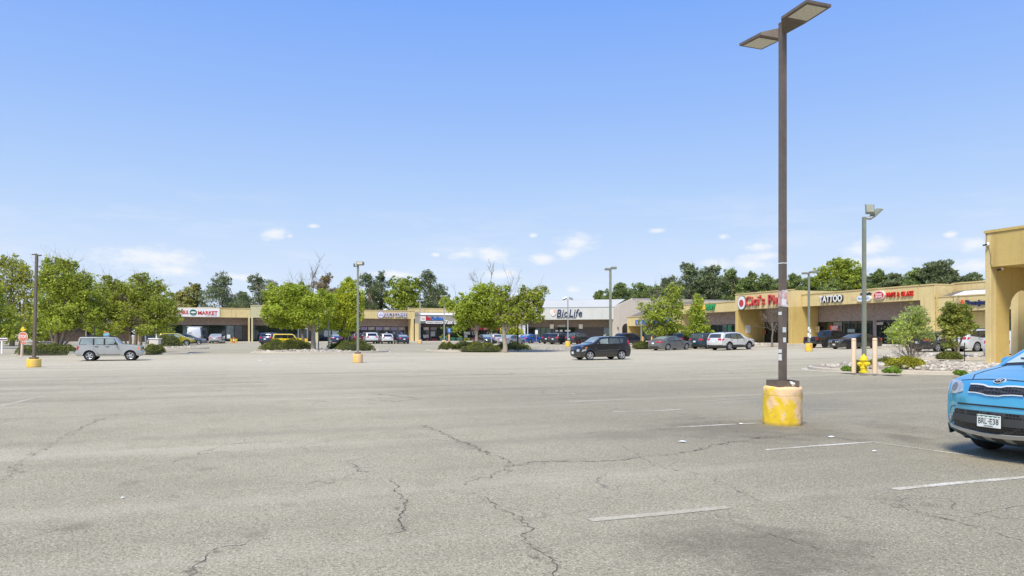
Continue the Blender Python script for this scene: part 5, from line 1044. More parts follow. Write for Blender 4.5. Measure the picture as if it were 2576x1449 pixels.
X,Y=at(2173,35.5); t=thing('lamp_post','tall grey-green floodlight pole behind the fire hydrant','lamp post',(X,Y,gz(X,Y)),-YAW,GL); z0=t.location.z
pole_(t,0,zat(546,35.5)-z0,.165,'steelgrey',.9); z1=zat(546,35.5)-z0
MB().tube([(.07,0,z1-.05),(.3,-.02,z1-.06),(.46,-.05,z1+.04)],[.07,.09,.07],10).obj('arm',M['galv'],t,smooth=50)
def flood(loc,rot,sz):
    b=MB(); a,c,d=sz; b.add([(-a,-c,-d),(a,-c,-d),(a,c,-d),(-a,c,-d),(-a*.75,-c*.75,d),(a*.75,-c*.75,d),(a*.75,c*.75,d),(-a*.75,c*.75,d)],[(3,2,1,0),(4,5,6,7),(0,1,5,4),(1,2,6,5),(2,3,7,6),(3,0,4,7)])
    h=b.obj('lamp_head',M['steelgrey'],t,loc=loc); h.rotation_euler=rot; MB().box(-a*.82,a*.82,-c*.82,c*.82,-d-.015,-d-.003).obj('lens',M['lens'],h); return h
flood((.27,-.05,z1+.40),(R(62),R(4),R(-14)),(.22,.30,.055)); flood((.60,.02,z1+.24),(R(14),R(-42),R(6)),(.30,.2,.06))
# black bollard light on the second island
X,Y=at(1302,70.5); t=thing('bollard_light','black post light with small cap on the second island','lamp post',(X,Y,gz(X,Y)+.1),0)
MB().lathe([(.14,0),(.14,.05),(.075,.1),(.07,3.1),(.09,3.14),(.07,3.2),(0,3.2)],14).obj('post',M['black'],t,smooth=40); MB().lathe([(.05,3.2),(.16,3.26),(.17,3.32),(.08,3.4),(.03,3.48),(0,3.5)],14).obj('cap',M['black'],t,smooth=40)
# ---------------------------------------------------------------- hydrant and bollards
X,Y=at(2172,29.4); z0=gz(X,Y)+.11; t=thing('fire_hydrant','yellow fire hydrant between two cream bollards','fire hydrant',(X,Y,z0),-YAW)
hy=pm('hydrant_yellow',(.80,.62,.015),.4,var=.1,scale=4,coat=.3,dirt=.15,dirtcol=(.35,.25,.05))
MB().lathe([(.19,0),(.19,.035),(.125,.045),(.125,.17),(.145,.18),(.145,.20),(.12,.21),(.115,.42),(.135,.45),(.135,.49),(.175,.50),(.175,.535),(.15,.545),(.145,.60),(.12,.655),(.075,.695),(.045,.71),(.045,.745),(.03,.765),(0,.77)],28).obj('barrel',hy,t,smooth=35)
for ax,lab in (((-1,0),'outlet_cap'),((1,0),'outlet_cap')):
    b=MB(); b.lathe([(.06,.10),(.06,.17),(.078,.172),(.078,.22),(.05,.235),(.028,.24),(.028,.27),(0,.272)],16,axis='x'); 
    o=b.obj(lab,hy,t,smooth=40,loc=(0,0,.36)); o.rotation_euler=(0,0,0 if ax[0]>0 else math.pi)
b=MB().lathe([(.075,.10),(.075,.17),(.098,.172),(.098,.225),(.06,.24),(.03,.245),(.03,.28),(0,.282)],18,axis='x'); o=b.obj('pumper_cap',hy,t,smooth=40,loc=(0,0,.35)); o.rotation_euler=(0,0,R(-80))
MB().tube([(-.19,-.05,.33),(-.2,-.1,.24),(-.15,-.12,.17),(-.10,-.11,.2)],.008,5).obj('chain',hy,t)
b=MB()
for k in range(8): b.lathe([(.014,0),(.014,.03),(0,.031)],6,c=(.158*math.cos(k*.785),.158*math.sin(k*.785),.035))
b.obj('flange_bolts',hy,t)
cream=pm('cream_bollard_paint',(.80,.61,.43),.65,var=.07,scale=3,dirt=.25,dirtcol=(.55,.38,.22))
for px,Z,py,lab in ((2147,29.9,851,'cream concrete-filled bollard left of the hydrant'),(2200,29.2,850,'cream concrete-filled bollard right of the hydrant')):
    X,Y=at(px,Z); z0=gz(X,Y)+.08; t=thing('bollard',lab,'bollard',(X,Y,z0),0,'cream bollards guarding the hydrant'); h_=zat(py,Z)-z0
    MB().lathe([(.092,0),(.092,h_-.05),(.086,h_-.02),(.065,h_-.003),(0,h_)],22).obj('post',cream,t,smooth=40); MB().lathe([(.0925,h_-.11),(.0935,h_-.105),(.0935,h_-.095),(.0925,h_-.09)],22).obj('band',pm('rust_band',(.42,.24,.10),.8),t)
# ---------------------------------------------------------------- signs on posts
X,Y=at(58,56); z0=gz(X,Y); t=thing('stop_sign','faded stop sign with small yellow arrow sign above it','stop sign',(X,Y,z0),-YAW)
zS=zat(847,56)-z0; fr_=pm('faded_stop_red',(.62,.20,.13),.6,var=.2,scale=6)
MB().tube([(-.10,0,0),(-.06,0,zS-.55)],[.10,.09],12).obj('wood_post',pm('peach_post',(.72,.53,.42),.7),t,smooth=50); MB().tube([(0,.03,zS-.7),(0,.03,zS+.75)],.025,8).obj('steel_post',M['galv'],t)
oc=lambda r_:[(r_*math.cos(R(22.5+45*i)),zS+r_*math.sin(R(22.5+45*i))) for i in range(8)]
o=MB().slab(oc(.40),-.02,0).obj('sign_border',pm('faded_white',(.72,.68,.64),.6),t); MB().slab(oc(.365),-.026,-.021).obj('sign_face',fr_,t); letters('lettering','STOP',pm('faded_white',(.72,.68,.64),.6),t,0,zS+.01,w=.58,h=.24,y=-.027,extrude=.004,bold=.03)
MB().box(-.2,.2,-.02,0,zS-.56,zS-.42).obj('lower_plate',fr_,t)
e=MB().slab([(-.20,zS+.46),(.02,zS+.43),(.12,zS+.48),(.30,zS+.60),(.08,zS+.62),(.02,zS+.82),(-.10,zS+.74),(-.18,zS+.60)],-.015,0).obj('arrow_plate',M['yellow'],t)
X,Y=at(7,62); z0=gz(X,Y); t=thing('monument_sign','low white roadside sign at the left frame edge','sign',(X,Y,z0),-YAW); h_=zat(850,62)-z0
MB().bevbox(-.5,.42,-.06,.06,h_-.28,h_,.02).obj('board',M['white'],t); MB().box(-.48,.40,-.07,-.062,h_-.20,h_-.10).obj('band',pm('maroon_band',(.16,.05,.05),.6),t); MB().box(-.14,0,-.04,.04,0,h_-.28).obj('post',M['white'],t)
def thinpost(label,px,Z,py1,mat,r_=.05,py0=None,extra=None,name='sign_post',cat='post'):
    X,Y=at(px,Z); z0=gz(X,Y)+.05; t=thing(name,label,cat,(X,Y,z0),-YAW); h_=zat(py1,Z)-z0; MB().tube([(0,0,0),(0,0,h_)],r_,8).obj('post',M[mat],t,smooth=50)
    if extra: extra(t,h_)
    return t
gpo=pm('green_grey_post',(.27,.29,.20),.6); M['gpost']=gpo
thinpost('green post standing in the rocks of the first island',826.5,72,782,'gpost',.07); thinpost('thin brown post left of the green post on the first island',801,74,788,'gpost',.055)
def white_plate(t,h_): MB().bevbox(-.22,.22,-.06,-.04,h_-1.2,h_-.5,.02).obj('sign_plate',M['white'],t)
thinpost('white sign plate on a thin post behind the yellow estate',773,95,805,'galv',.06,extra=white_plate); thinpost('bare thin post behind the hood of the yellow estate',750,97,800,'galv',.055)
def acc(t,h_):
    e=MB().box(-.22,.22,-.08,-.06,h_-.65,h_).obj('sign_plate',pm('access_blue',(.10,.24,.62),.5),t); b=MB().lathe([(.0,-.09),(.05,-.09),(.05,-.081),(0,-.081)],10,c=(0,0,h_-.16),axis='y'); b.box(-.03,.03,-.09,-.081,h_-.42,h_-.22); b.box(-.03,.12,-.09,-.081,h_-.48,h_-.425); b.obj('sign_symbol',M['white'],e)
    MB().lathe([(.12,0),(.12,1.35),(.1,1.4),(0,1.4)],12).obj('bollard_sleeve',pm('orange_cream',(.80,.45,.22),.6),t,smooth=40)
thinpost('blue parking sign on an orange sleeved post by the grey shop',1129.5,112,826,'galv',.04,extra=acc)
def wplate(t,h_): MB().bevbox(-.2,.2,-.06,-.04,h_-.65,h_-.0,.02).obj('sign_plate',M['white'],t)
thinpost('white parking sign before the white facade',1349,108,830,'galv',.04,extra=wplate); thinpost('pale leaning flag post before the white facade',1327,118,815,'white',.07)
thinpost('thin post with white top between the island trees',1236,100,808,'galv',.09,extra=lambda t,h_:MB().lathe([(.2,h_),(.16,h_+.5),(.05,h_+.55),(0,h_+.56)],10).obj('cap',M['white'],t,smooth=40))
thinpost('grey post in front of the low yellow shop',1613,92,812,'gpost',.12); thinpost('dark green post beside the small round tree',2425.5,40,862,'black',.025)
thinpost('pale sign post behind the left trees by the broad tree',366,75,842,'galv',.07); thinpost('green post behind the silver estate roof',238,64,800,'gpost',.06)
og=pm('orange_bollard',(.80,.42,.08),.6)
for px,lab in ((1616.5,'thin orange bollard left of the two by the low yellow shop'),(1639,'thin orange bollard right of the two by the low yellow shop')):
    X,Y=at(px,95); t=thing('bollard',lab,'bollard',(X,Y,gz(X,Y)),0,'orange bollards by the low yellow shop'); MB().lathe([(.09,0),(.09,1.15),(.06,1.2),(0,1.21)],10).obj('post',og,t,smooth=40)
# cone, buckets, papers, basket
X,Y=at(588,111); z0=gz(X,Y); t=thing('traffic_cone','orange traffic cone with white band before the market glass','traffic cone',(X,Y,z0)); MB().bevbox(-.22,.22,-.22,.22,0,.05,.03).obj('base',M['orange'],t); MB().lathe([(.17,.05),(.055,.95),(.05,.97),(0,.97)],18).obj('cone',M['orange'],t,smooth=40); MB().lathe([(.141,.36),(.108,.60)],18).obj('band',M['white'],t,smooth=40).scale=(1.03,1.03,1)
for px,lab in ((582.5,'yellow bucket left of the cone'),(594,'yellow bucket right of the cone')):
    X,Y=at(px,112); t=thing('bucket',lab,'bucket',(X,Y,gz(X,Y)+.1),0,'yellow buckets beside the cone'); MB().lathe([(.16,0),(.22,.55),(.235,.56),(.235,.6),(.20,.6),(.15,.05),(0,.05)],14).obj('body',M['yellow'],t,smooth=40); MB().tube([(.22*math.cos(a),0,.55+.3*math.sin(a)) for a in np.linspace(0,math.pi,9)],.012,5).obj('handle',M['black'],t)
X,Y=at(575,113.5); t=thing('board_sign','small white notice board on a stand before the market','sign',(X,Y,gz(X,Y)+.15)); MB().bevbox(-.25,.25,-.02,.02,.55,1.15,.01).obj('board',M['white'],t); MB().tube([(0,.0,0),(0,0,.6)],.025,6).obj('stand',M['black'],t)
X,Y=at(390,82); t=thing('utility_cabinet','white utility pedestal beside the far kerb behind the hedge','cabinet',(X,Y,gz(X,Y)),-YAW); MB().bevbox(-.55,.55,-.35,.35,0,1.0,.05).obj('body',pm('off_white_cabinet',(.66,.60,.54),.6),t); MB().bevbox(-.62,.62,-.42,.42,1.0,1.12,.03).obj('lid',M['white'],t); MB().tube([(.15,0,1.1),(.15,0,4.2)],.07,8).obj('post',M['white'],t)
X,Y=at(207,66); t=thing('warning_post','orange and blue banner on a post behind the left tree','banner',(at(268,80)[0],at(268,80)[1],.2),-YAW); MB().tube([(0,0,0),(0,0,2.9)],.05,8).obj('post',M['galv'],t); o=MB().bevbox(-.3,.3,-.05,-.02,1.9,2.5,.02).obj('banner',pm('banner_orange',(.70,.30,.06),.7),t); MB().bevbox(-.34,.34,-.05,-.02,1.1,1.88,.02).obj('banner',pm('banner_blue',(.20,.42,.55),.7,var=.3,scale=4),t)
LT=pm('litter_white',(.72,.74,.76),.6)
for i,(px,py,w_,lab) in enumerate([(1717,1113,.16,'crumpled white litter left of the near lamp base'),(2199,1137,.10,'white paper scrap below the painted corner'),(652,908,.4,'white scrap by the kerb of the first island'),(988,898,.35,'pale scrap right of the grey lamp base'),(1520,1092,.0,''),(855,890,.35,'white bag at the kerb of the first island'),(2090,890,.0,''),(308,1255,.05,'small white pebble in the left foreground'),(1863,1068,.12,'torn paper beside the yellow base'),(2090,1101,.14,'white flakes of paint right of the yellow base')]):
    if not w_: continue
    X,Y=g(px,py); w_*=.62; b=MB(); k=9; b.add([(w_*(.5+.3*rnd.random())*math.cos(2*math.pi*j/k),.6*w_*(.5+.3*rnd.random())*math.sin(2*math.pi*j/k),.012+.03*rnd.random()*min(1,w_*4)) for j in range(k)]+[(0,0,.02+w_*.12)],[(j,(j+1)%k,k) for j in range(k)]); tag(b.obj('paper_scrap',LT,loc=(X,Y,gz(X,Y)+.002)),lab,'litter')
# ---------------------------------------------------------------- vehicles
SPEC={
'boxy':dict(L=4.25,W=1.76,H=1.62,wb=2.58,fo=.77,wr=.365,gc=.33,belt=1.10,tumble=.17,bf=.03,br=.02,af=.05,ar=.02,r=.032,clad=0,
  top=[(.14,.40),(.0,.45),(-.02,.50),(-.02,.62),(.03,.65),(.09,.67),(.10,.96),(.13,1.0),(.20,1.03),(.8,1.09),(1.36,1.145),(1.44,1.17),(1.70,1.48),(1.78,1.56),(1.90,1.60),(2.3,1.615),(3.90,1.62),(3.96,1.61),(4.01,1.57),(4.15,1.08),(4.17,.70),(4.20,.66),(4.29,.64),(4.29,.47),(4.18,.42)],
  win=[[(1.60,1.13),(1.85,1.50),(2.36,1.515),(2.36,1.12)],[(2.47,1.12),(2.47,1.515),(3.05,1.515),(3.05,1.12)],[(3.15,1.12),(3.15,1.515),(3.86,1.51),(3.97,1.12)]],
  ws=(1.46,1.72),rw=(4.07,4.17),doors=[(1.46,2.41,.42,1.09),(2.43,3.09,.42,1.09)],hl='rect',sm=1),
'soulold':dict(L=4.10,W=1.79,H=1.61,wb=2.55,fo=.80,wr=.33,gc=.21,belt=1.08,tumble=.17,bf=.12,br=.05,af=.12,ar=.05,r=.045,clad=0,
  top=[(.20,.20),(.06,.28),(.01,.40),(.0,.62),(.05,.78),(.10,.90),(.22,.98),(.45,1.04),(.75,1.09),(1.00,1.13),(1.10,1.16),(1.62,1.50),(1.75,1.555),(1.95,1.59),(2.6,1.61),(3.3,1.60),(3.70,1.58),(3.86,1.54),(3.93,1.46),(4.02,1.05),(4.09,.90),(4.11,.5),(4.0,.28)],
  win=[[(1.36,1.12),(1.72,1.43),(2.25,1.48),(2.25,1.10)],[(2.34,1.10),(2.34,1.485),(3.10,1.475),(3.18,1.11)],[(3.25,1.12),(3.18,1.47),(3.50,1.45),(3.44,1.18)]],
  ws=(1.12,1.66),rw=(3.95,4.02),doors=[(1.36,2.29,.38,1.08),(2.31,3.15,.38,1.08)],hl='wrap',sm=1),
'soulnew':dict(L=4.14,W=1.80,H=1.61,wb=2.57,fo=.86,wr=.335,gc=.22,belt=1.10,tumble=.19,bf=.15,br=.06,af=.13,ar=.06,r=.06,clad=0,
  top=[(.40,.20),(.24,.25),(.08,.32),(.02,.40),(.0,.54),(.005,.70),(.02,.82),(.04,.92),(.07,.975),(.14,1.015),(.30,1.055),(.6,1.11),(1.02,1.18),(1.10,1.205),(1.80,1.54),(2.1,1.59),(2.7,1.61),(3.4,1.59),(3.85,1.55),(3.98,1.48),(4.07,1.05),(4.14,.85),(4.14,.5),(4.0,.28)],
  win=[[(1.45,1.16),(1.92,1.45),(2.36,1.49),(2.36,1.13)],[(2.46,1.13),(2.46,1.49),(3.2,1.46),(3.3,1.18)]],
  ws=(1.09,1.82),rw=(4.0,4.06),doors=[(1.46,2.4,.38,1.09),(2.42,3.25,.38,1.09)],hl='none'),
'saloon':dict(L=4.78,W=1.84,H=1.45,wb=2.74,fo=.95,wr=.335,gc=.19,belt=.95,tumble=.27,bf=.16,br=.12,af=.15,ar=.12,r=.06,clad=0,
  top=[(.25,.18),(.06,.26),(.0,.44),(.04,.62),(.14,.74),(.6,.87),(1.35,.96),(2.15,1.36),(2.5,1.43),(3.0,1.45),(3.45,1.40),(4.2,1.08),(4.55,1.04),(4.72,1.00),(4.77,.75),(4.79,.52),(4.70,.25)],
  win=[[(1.72,.99),(2.25,1.30),(2.72,1.36),(2.72,.98)],[(2.80,.98),(2.80,1.36),(3.25,1.345),(3.62,1.20),(3.70,1.02)]],
  ws=(1.42,2.16),rw=(3.5,4.15),doors=[(1.7,2.74,.34,.96),(2.77,3.62,.34,.96)],hl='wrap'),
'suv':dict(L=4.62,W=1.87,H=1.68,wb=2.68,fo=.92,wr=.36,gc=.24,belt=1.05,tumble=.21,bf=.14,br=.07,af=.13,ar=.07,r=.06,clad=.50,
  top=[(.25,.26),(.05,.34),(.0,.50),(.02,.76),(.10,.93),(.45,1.02),(1.15,1.11),(1.88,1.56),(2.2,1.65),(2.9,1.68),(3.7,1.66),(4.2,1.61),(4.32,1.54),(4.50,1.12),(4.58,.98),(4.62,.6),(4.52,.32)],
  win=[[(1.66,1.13),(2.08,1.50),(2.50,1.56),(2.50,1.10)],[(2.59,1.10),(2.59,1.565),(3.32,1.555),(3.40,1.12)],[(3.49,1.13),(3.42,1.55),(3.95,1.50),(4.18,1.20)]],
  ws=(1.22,1.90),rw=(4.33,4.48),doors=[(1.6,2.54,.5,1.06),(2.57,3.42,.5,1.06)],hl='wrap',rails=True),
'pickup':dict(L=5.35,W=1.90,H=1.79,wb=3.23,fo=.92,wr=.40,gc=.40,belt=1.13,tumble=.20,bf=.10,br=.02,af=.08,ar=.01,r=.05,clad=0,
  top=[(.2,.42),(.02,.5),(.0,.72),(.04,1.0),(.2,1.12),(1.2,1.20),(1.95,1.68),(2.2,1.77),(2.8,1.79),(3.25,1.77),(3.42,1.68),(3.52,1.20),(3.56,1.165),(4.4,1.16),(5.25,1.16),(5.32,1.12),(5.32,.72),(5.38,.68),(5.38,.50),(5.25,.45)],
  win=[[(1.72,1.2),(2.12,1.60),(2.55,1.66),(2.55,1.18)],[(2.62,1.18),(2.62,1.66),(3.22,1.64),(3.34,1.20)]],
  ws=(1.26,1.95),rw=(3.43,3.50),doors=[(1.66,2.58,.5,1.15),(2.60,3.36,.5,1.15)],hl='wrap'),
'coupe':dict(L=5.02,W=1.93,H=1.45,wb=2.95,fo=.92,wr=.36,gc=.19,belt=.98,tumble=.30,bf=.08,br=.05,af=.10,ar=.05,r=.06,clad=0,
  top=[(.25,.18),(.05,.28),(.03,.45),(.0,.62),(.0,.82),(.06,.89),(.6,.95),(1.6,1.01),(2.35,1.36),(2.7,1.44),(3.2,1.44),(3.6,1.36),(4.2,1.12),(4.8,1.08),(4.95,1.0),(5.02,.7),(5.0,.4),(4.9,.25)],
  win=[[(2.0,1.04),(2.5,1.33),(3.1,1.36),(3.15,1.03)],[(3.22,1.03),(3.18,1.35),(3.45,1.30),(3.62,1.1)]],
  ws=(1.68,2.36),rw=(3.65,4.15),doors=[(1.85,3.2,.34,1.0)],hl='none'),
'van':dict(L=5.6,W=2.02,H=2.45,wb=3.5,fo=.95,wr=.37,gc=.28,belt=1.25,tumble=.13,bf=.14,br=.05,af=.10,ar=.03,r=.08,clad=0,
  top=[(.25,.3),(.02,.4),(.0,.7),(.06,1.02),(.8,1.20),(1.25,1.6),(1.6,1.95),(1.95,2.30),(2.4,2.42),(3.5,2.45),(5.1,2.42),(5.35,2.30),(5.52,1.7),(5.6,1.0),(5.62,.55),(5.5,.35)],
  win=[[(1.3,1.32),(1.7,1.85),(2.2,1.88),(2.2,1.3)]],ws=(.92,1.58),rw=None,doors=[(1.2,2.3,.45,1.25)],hl='wrap'),
}
def poly_grid(poly,step,ax=(1,1)):
    bm=bmesh.new(); vs=[bm.verts.new((x*1.0,y*1.0,0)) for x,y in poly]; bm.faces.new(vs)
    for a in (0,1):
        lo=min(p[a] for p in poly); hi=max(p[a] for p in poly); k=int((hi-lo)/(step*ax[a]))
        for i in range(1,k+1):
            c=lo+(hi-lo)*i/(k+1); co_=[0,0,0]; co_[a]=c; no=[0,0,0]; no[a]=1
            bmesh.ops.bisect_plane(bm,geom=bm.verts[:]+bm.edges[:]+bm.faces[:],dist=1e-6,plane_co=co_,plane_no=no)
    bm.verts.index_update(); V=[(v.co.x,v.co.y) for v in bm.verts]; Fc=[[v.index for v in f.verts] for f in bm.faces]; bm.free(); return V,Fc
class Car:
    def __init__(s,kind,scale=(1,1,1),step=.07):
        S=SPEC[kind]; s.S=S; sx,sy,sz=scale; s.sc=scale; s.L=S['L']*sx; s.W=S['W']*sy
        X=lambda v:v*sx; Zf=lambda v:v*sz
        T=[(X(a),Zf(b)) for a,b in chaikin(S['top'],S.get('sm',2))]
        # resample by arc length
        P=[T[0]]; acc=0; d=[0]
        for a,b in zip(T,T[1:]): acc+=math.hypot(b[0]-a[0],b[1]-a[1]); d.append(acc)
        n_=int(acc/step); q=np.linspace(0,acc,n_+1); xs=np.interp(q,d,[p[0] for p in T]); zs=np.interp(q,d,[p[1] for p in T])
        s.T=list(zip(xs,zs)); s.n=len(s.T); s.belt=Zf(S['belt']); s.wr=S['wr']*(sx+sz)/2; s.xw=(X(S['fo']),X(S['fo']+S['wb'])); s.gc=Zf(S['gc'])
        s.Ra=s.wr*1.13
        xb=np.maximum.accumulate(np.clip(xs,X(.16),s.L-X(.14))); xb=xb+np.linspace(0,.004,len(xb))
        s.B=[]
        for x in xb:
            z=s.gc
            for w_ in s.xw:
                if abs(x-w_)<s.Ra: z=max(z,s.wr+math.sqrt(s.Ra**2-(x-w_)**2))
            s.B.append((x,z))
        s.B=[(b[0],min(b[1],max(t[1]-.02,.15))) for b,t in zip(s.B,s.T)]
        s.N=[]
        for k in range(s.n):
            a,b=s.T[max(0,k-1)],s.T[min(s.n-1,k+1)]; dx,dz=b[0]-a[0],b[1]-a[1]; l=math.hypot(dx,dz) or 1; s.N.append((-dz/l,dx/l))
        s.Zf=Zf; s.X=X
    def Y(s,x,z):
        S=s.S; h=s.W/2; df,dr=.75,.6
        k=1-S['af']*max(0,(df-x)/df)**2.0-S['ar']*max(0,(x-(s.L-dr))/dr)**2.0
        y=h*k
        if z>s.belt: y-=(z-s.belt)*S['tumble']+.012*min(1,(z-s.belt)/.03)
        else: y-=.035*((z-s.belt*.62)/(s.belt*.5))**2
        # wheel arch flare
        for w_ in s.xw:
            r_=math.hypot(x-w_,z-s.wr); 
            if r_<s.Ra*1.28: y+=.018*min(1,(s.Ra*1.28-r_)/(s.Ra*.16))
        return y
    def bulge(s,k):
        nx=s.N[k][0]; b=.028
        if s.T[k][1]<s.belt*1.02 or abs(nx)>.85:
            b+= (s.S['bf'] if nx<0 else s.S['br'])*abs(nx)**2
        else: b+=.05*abs(nx)
        return b
    def side(s,x,z,off,sg): return (s.L/2-x,sg*(s.Y(x,z)+off),z)
    def capw(s,k):
        seg=math.hypot(s.T[k][0]-s.B[k][0],s.T[k][1]-s.B[k][1]); r_=min(s.S['r'],seg*.4); return max(.05,s.Y(*s.T[k])-r_)
    def cap(s,kf,u,off):
        k=int(min(s.n-2,max(0,math.floor(kf)))); f=kf-k; o=[]
        for j in (k,k+1):
            w_=s.capw(j); b=s.bulge(j)*(1-abs(u)**2.2)+off; o.append((s.T[j][0]+s.N[j][0]*b,u*w_,s.T[j][1]+s.N[j][1]*b))
        p=[o[0][i]*(1-f)+o[1][i]*f for i in range(3)]; return (s.L/2-p[0],p[1],p[2])
    def kfront(s,z):
        for k in range(s.n-1):
            if s.T[k+1][1]>=z: return k+(z-s.T[k][1])/max(1e-6,s.T[k+1][1]-s.T[k][1])
        return 0
    def krear(s,z):
        for k in range(s.n-1,0,-1):
            if s.T[k-1][1]>=z: return k-(z-s.T[k][1])/max(1e-6,s.T[k-1][1]-s.T[k][1])
        return s.n-1
    def kx(s,x):   # index along the upper contour at x
        c=[(abs(s.T[k][0]-x)-(.0 if s.T[k][1]>s.belt*.9 else -9),k) for k in range(s.n)]; return min(c)[1]
    def front(s,y,z,off): k=s.kfront(z); return s.cap(k,max(-1,min(1,y/s.capw(int(k)))),off)
    def rear(s,y,z,off): k=s.krear(z); return s.cap(k,max(-1,min(1,y/s.capw(int(k)))),off)
    def body(s,paint_,parent,lower=None):
        r0=s.S['r']; b=MB(); ring=None; vs_=[0,.08,.18,.3,.42,.54,.66,.76,.84,.90,.94,.97,.99,1.0]; us=[.93,.8,.6,.35,.12,-.12,-.35,-.6,-.8,-.93]
        rings=[]
        for k in range(s.n):
            T,B=s.T[k],s.B[k]; seg=math.hypot(T[0]-B[0],T[1]-B[1]); r_=min(r0,seg*.4); L_=[]
            for v in vs_:
                x,z=B[0]+(T[0]-B[0])*v,B[1]+(T[1]-B[1])*v; d=seg*(1-v); y=s.Y(x,z)
                if d<r_: y-=r_-math.sqrt(max(0,r_*r_-(r_-d)**2))
                if z<s.gc+.12: y-=(s.gc+.12-z)*.25
                L_.append((x,y,z))
            w_=max(.05,s.Y(*T)-r_); bl=s.bulge(k); L_[-1]=(T[0],w_,T[1]); C=[]
            for u in us: bb=bl*(1-abs(u)**2.2); C.append((T[0]+s.N[k][0]*bb,u*w_,T[1]+s.N[k][1]*bb))
            Rr=[(x,-y,z) for x,y,z in reversed(L_)]
            rings.append(L_+C+Rr)
        m_=len(rings[0])
        for rg in rings: b.v+=[(s.L/2-x,y,z) for x,y,z in rg]
        nl=len(vs_); cl=s.Zf(s.S['clad']) if lower is not None else 0
        for k in range(s.n-1):
            for i in range(m_):
                j=(i+1)%m_; a=(k*m_+i,k*m_+j,(k+1)*m_+j,(k+1)*m_+i); b.f.append(a)
                zc=sum(b.v[q][2] for q in a)/4; xc=s.L/2-sum(b.v[q][0] for q in a)/4
                mi=0
                if i==m_-1: mi=1
                elif cl and (i<nl-1 or i>=nl+len(us)-1+1 or zc<s.belt*.6):
                    if zc<cl: mi=2
                    else:
                        for w_ in s.xw:
                            if math.hypot(xc-w_,zc-s.wr)<s.Ra*1.20 and (i<nl-1 or i>m_-nl): mi=2
                b.m.append(mi)
        for k in (0,s.n-1):
            b.f.append(tuple(k*m_+i for i in range(m_))); b.m.append(1)
        b.m=b.m[:len(b.f)]
        return b.obj('body',[paint_,M['under'],lower or M['clad']],parent,smooth=32)
    def decal(s,name,poly,chart,mat,parent,off=.006,step=.08,thick=.0):
        V,Fc=poly_grid(poly,step); b=MB(); P=[chart(x,z,off) for x,z in V]; b.add(P,Fc)
        # skirt so the panel is a thin solid
        ed={}
        for f in Fc:
            for i in range(len(f)): e=(f[i],f[(i+1)%len(f)]); ed[e]=1
        bd=[e for e in ed if (e[1],e[0]) not in ed]; P2=[chart(x,z,off-.02-thick) for x,z in V]; o=len(b.v); b.v+=P2
        for a,c in bd: b.f.append((a,c,o+c,o+a)); b.m.append(0)
        return b.obj(name,mat,parent,smooth=40)
    def strip(s,name,pts,wd,chart,mat,parent,off=.006):
        vs=[];n_=len(pts)
        for i,p in enumerate(pts):
            q0,q1=pts[max(0,i-1)],pts[min(n_-1,i+1)]; dx,dz=q1[0]-q0[0],q1[1]-q0[1]; l=math.hypot(dx,dz) or 1
            for sg in (-1,1): vs.append((p[0]-dz/l*wd/2*sg,p[1]+dx/l*wd/2*sg))
        b=MB(); b.add([chart(x,z,off) for x,z in vs]+[chart(x,z,off-.012) for x,z in vs],[(2*i,2*i+1,2*i+3,2*i+2) for i in range(n_-1)]+[(2*i,2*i+2,2*n_+2*i+2,2*n_+2*i) for i in range(n_-1)]+[(2*i+1,2*n_+2*i+1,2*n_+2*i+3,2*i+3) for i in range(n_-1)])
        return b.obj(name,mat,parent,smooth=40)
_WM={}
def wheel_mesh(r_,w_,rimmat,sp,rr):
    key=(round(r_,3),round(w_,3),rimmat,sp,round(rr,3))
    if key in _WM: return _WM[key]
    def me(b,name,mat,sm):
        o=b.obj(name,mat,smooth=sm); m_=o.data; bpy.data.objects.remove(o); return m_
    h=w_/2; R_=r_; q=R_*rr
    ty=MB().lathe([(q*.97,-h*.8),(q*1.02,-h),(R_*.93,-h),(R_*.985,-h*.75),(R_,-h*.4),(R_,h*.4),(R_*.985,h*.75),(R_*.93,h),(q*1.02,h),(q*.97,h*.8)],36,axis='y')
    hub=MB().lathe([(0,-h*.6),(q*.985,-h*.6),(q*.985,h*.52),(0,h*.50)],24,axis='y')
    rm=MB(); rm.lathe([(q*.99,h*.55),(q*1.0,h*.98),(q*.95,h*1.02),(q*.88,h*.92),(q*.85,h*.55)],36,axis='y')
    for i in range(sp):
        a=2*math.pi*i/sp+.3; c,s_=math.cos(a),math.sin(a); w1,w2=q*.20,q*(.15 if sp<7 else .09); p=[]
        if sp>=7: w1=q*.11
        for rad,ww,yy in ((q*.1,w1,h*.88),(q*.9,w2,h*.93)):
            for sg in (-1,1):
                for y in (h*.56,yy): p.append((rad*c-sg*ww*s_,y,rad*s_+sg*ww*c))
        rm.add(p,[(1,5,7,3),(0,1,3,2),(4,6,7,5),(0,4,5,1),(2,3,7,6)])
    rm.lathe([(q*.24,h*.56),(q*.24,h*.94),(q*.16,h*.98),(0,h*.98)],16,axis='y')
    _WM[key]=(me(ty,'tyre',M['rubber'],35),me(hub,'wheel',M['under'],35),me(rm,'rim',M[rimmat],35)); return _WM[key]
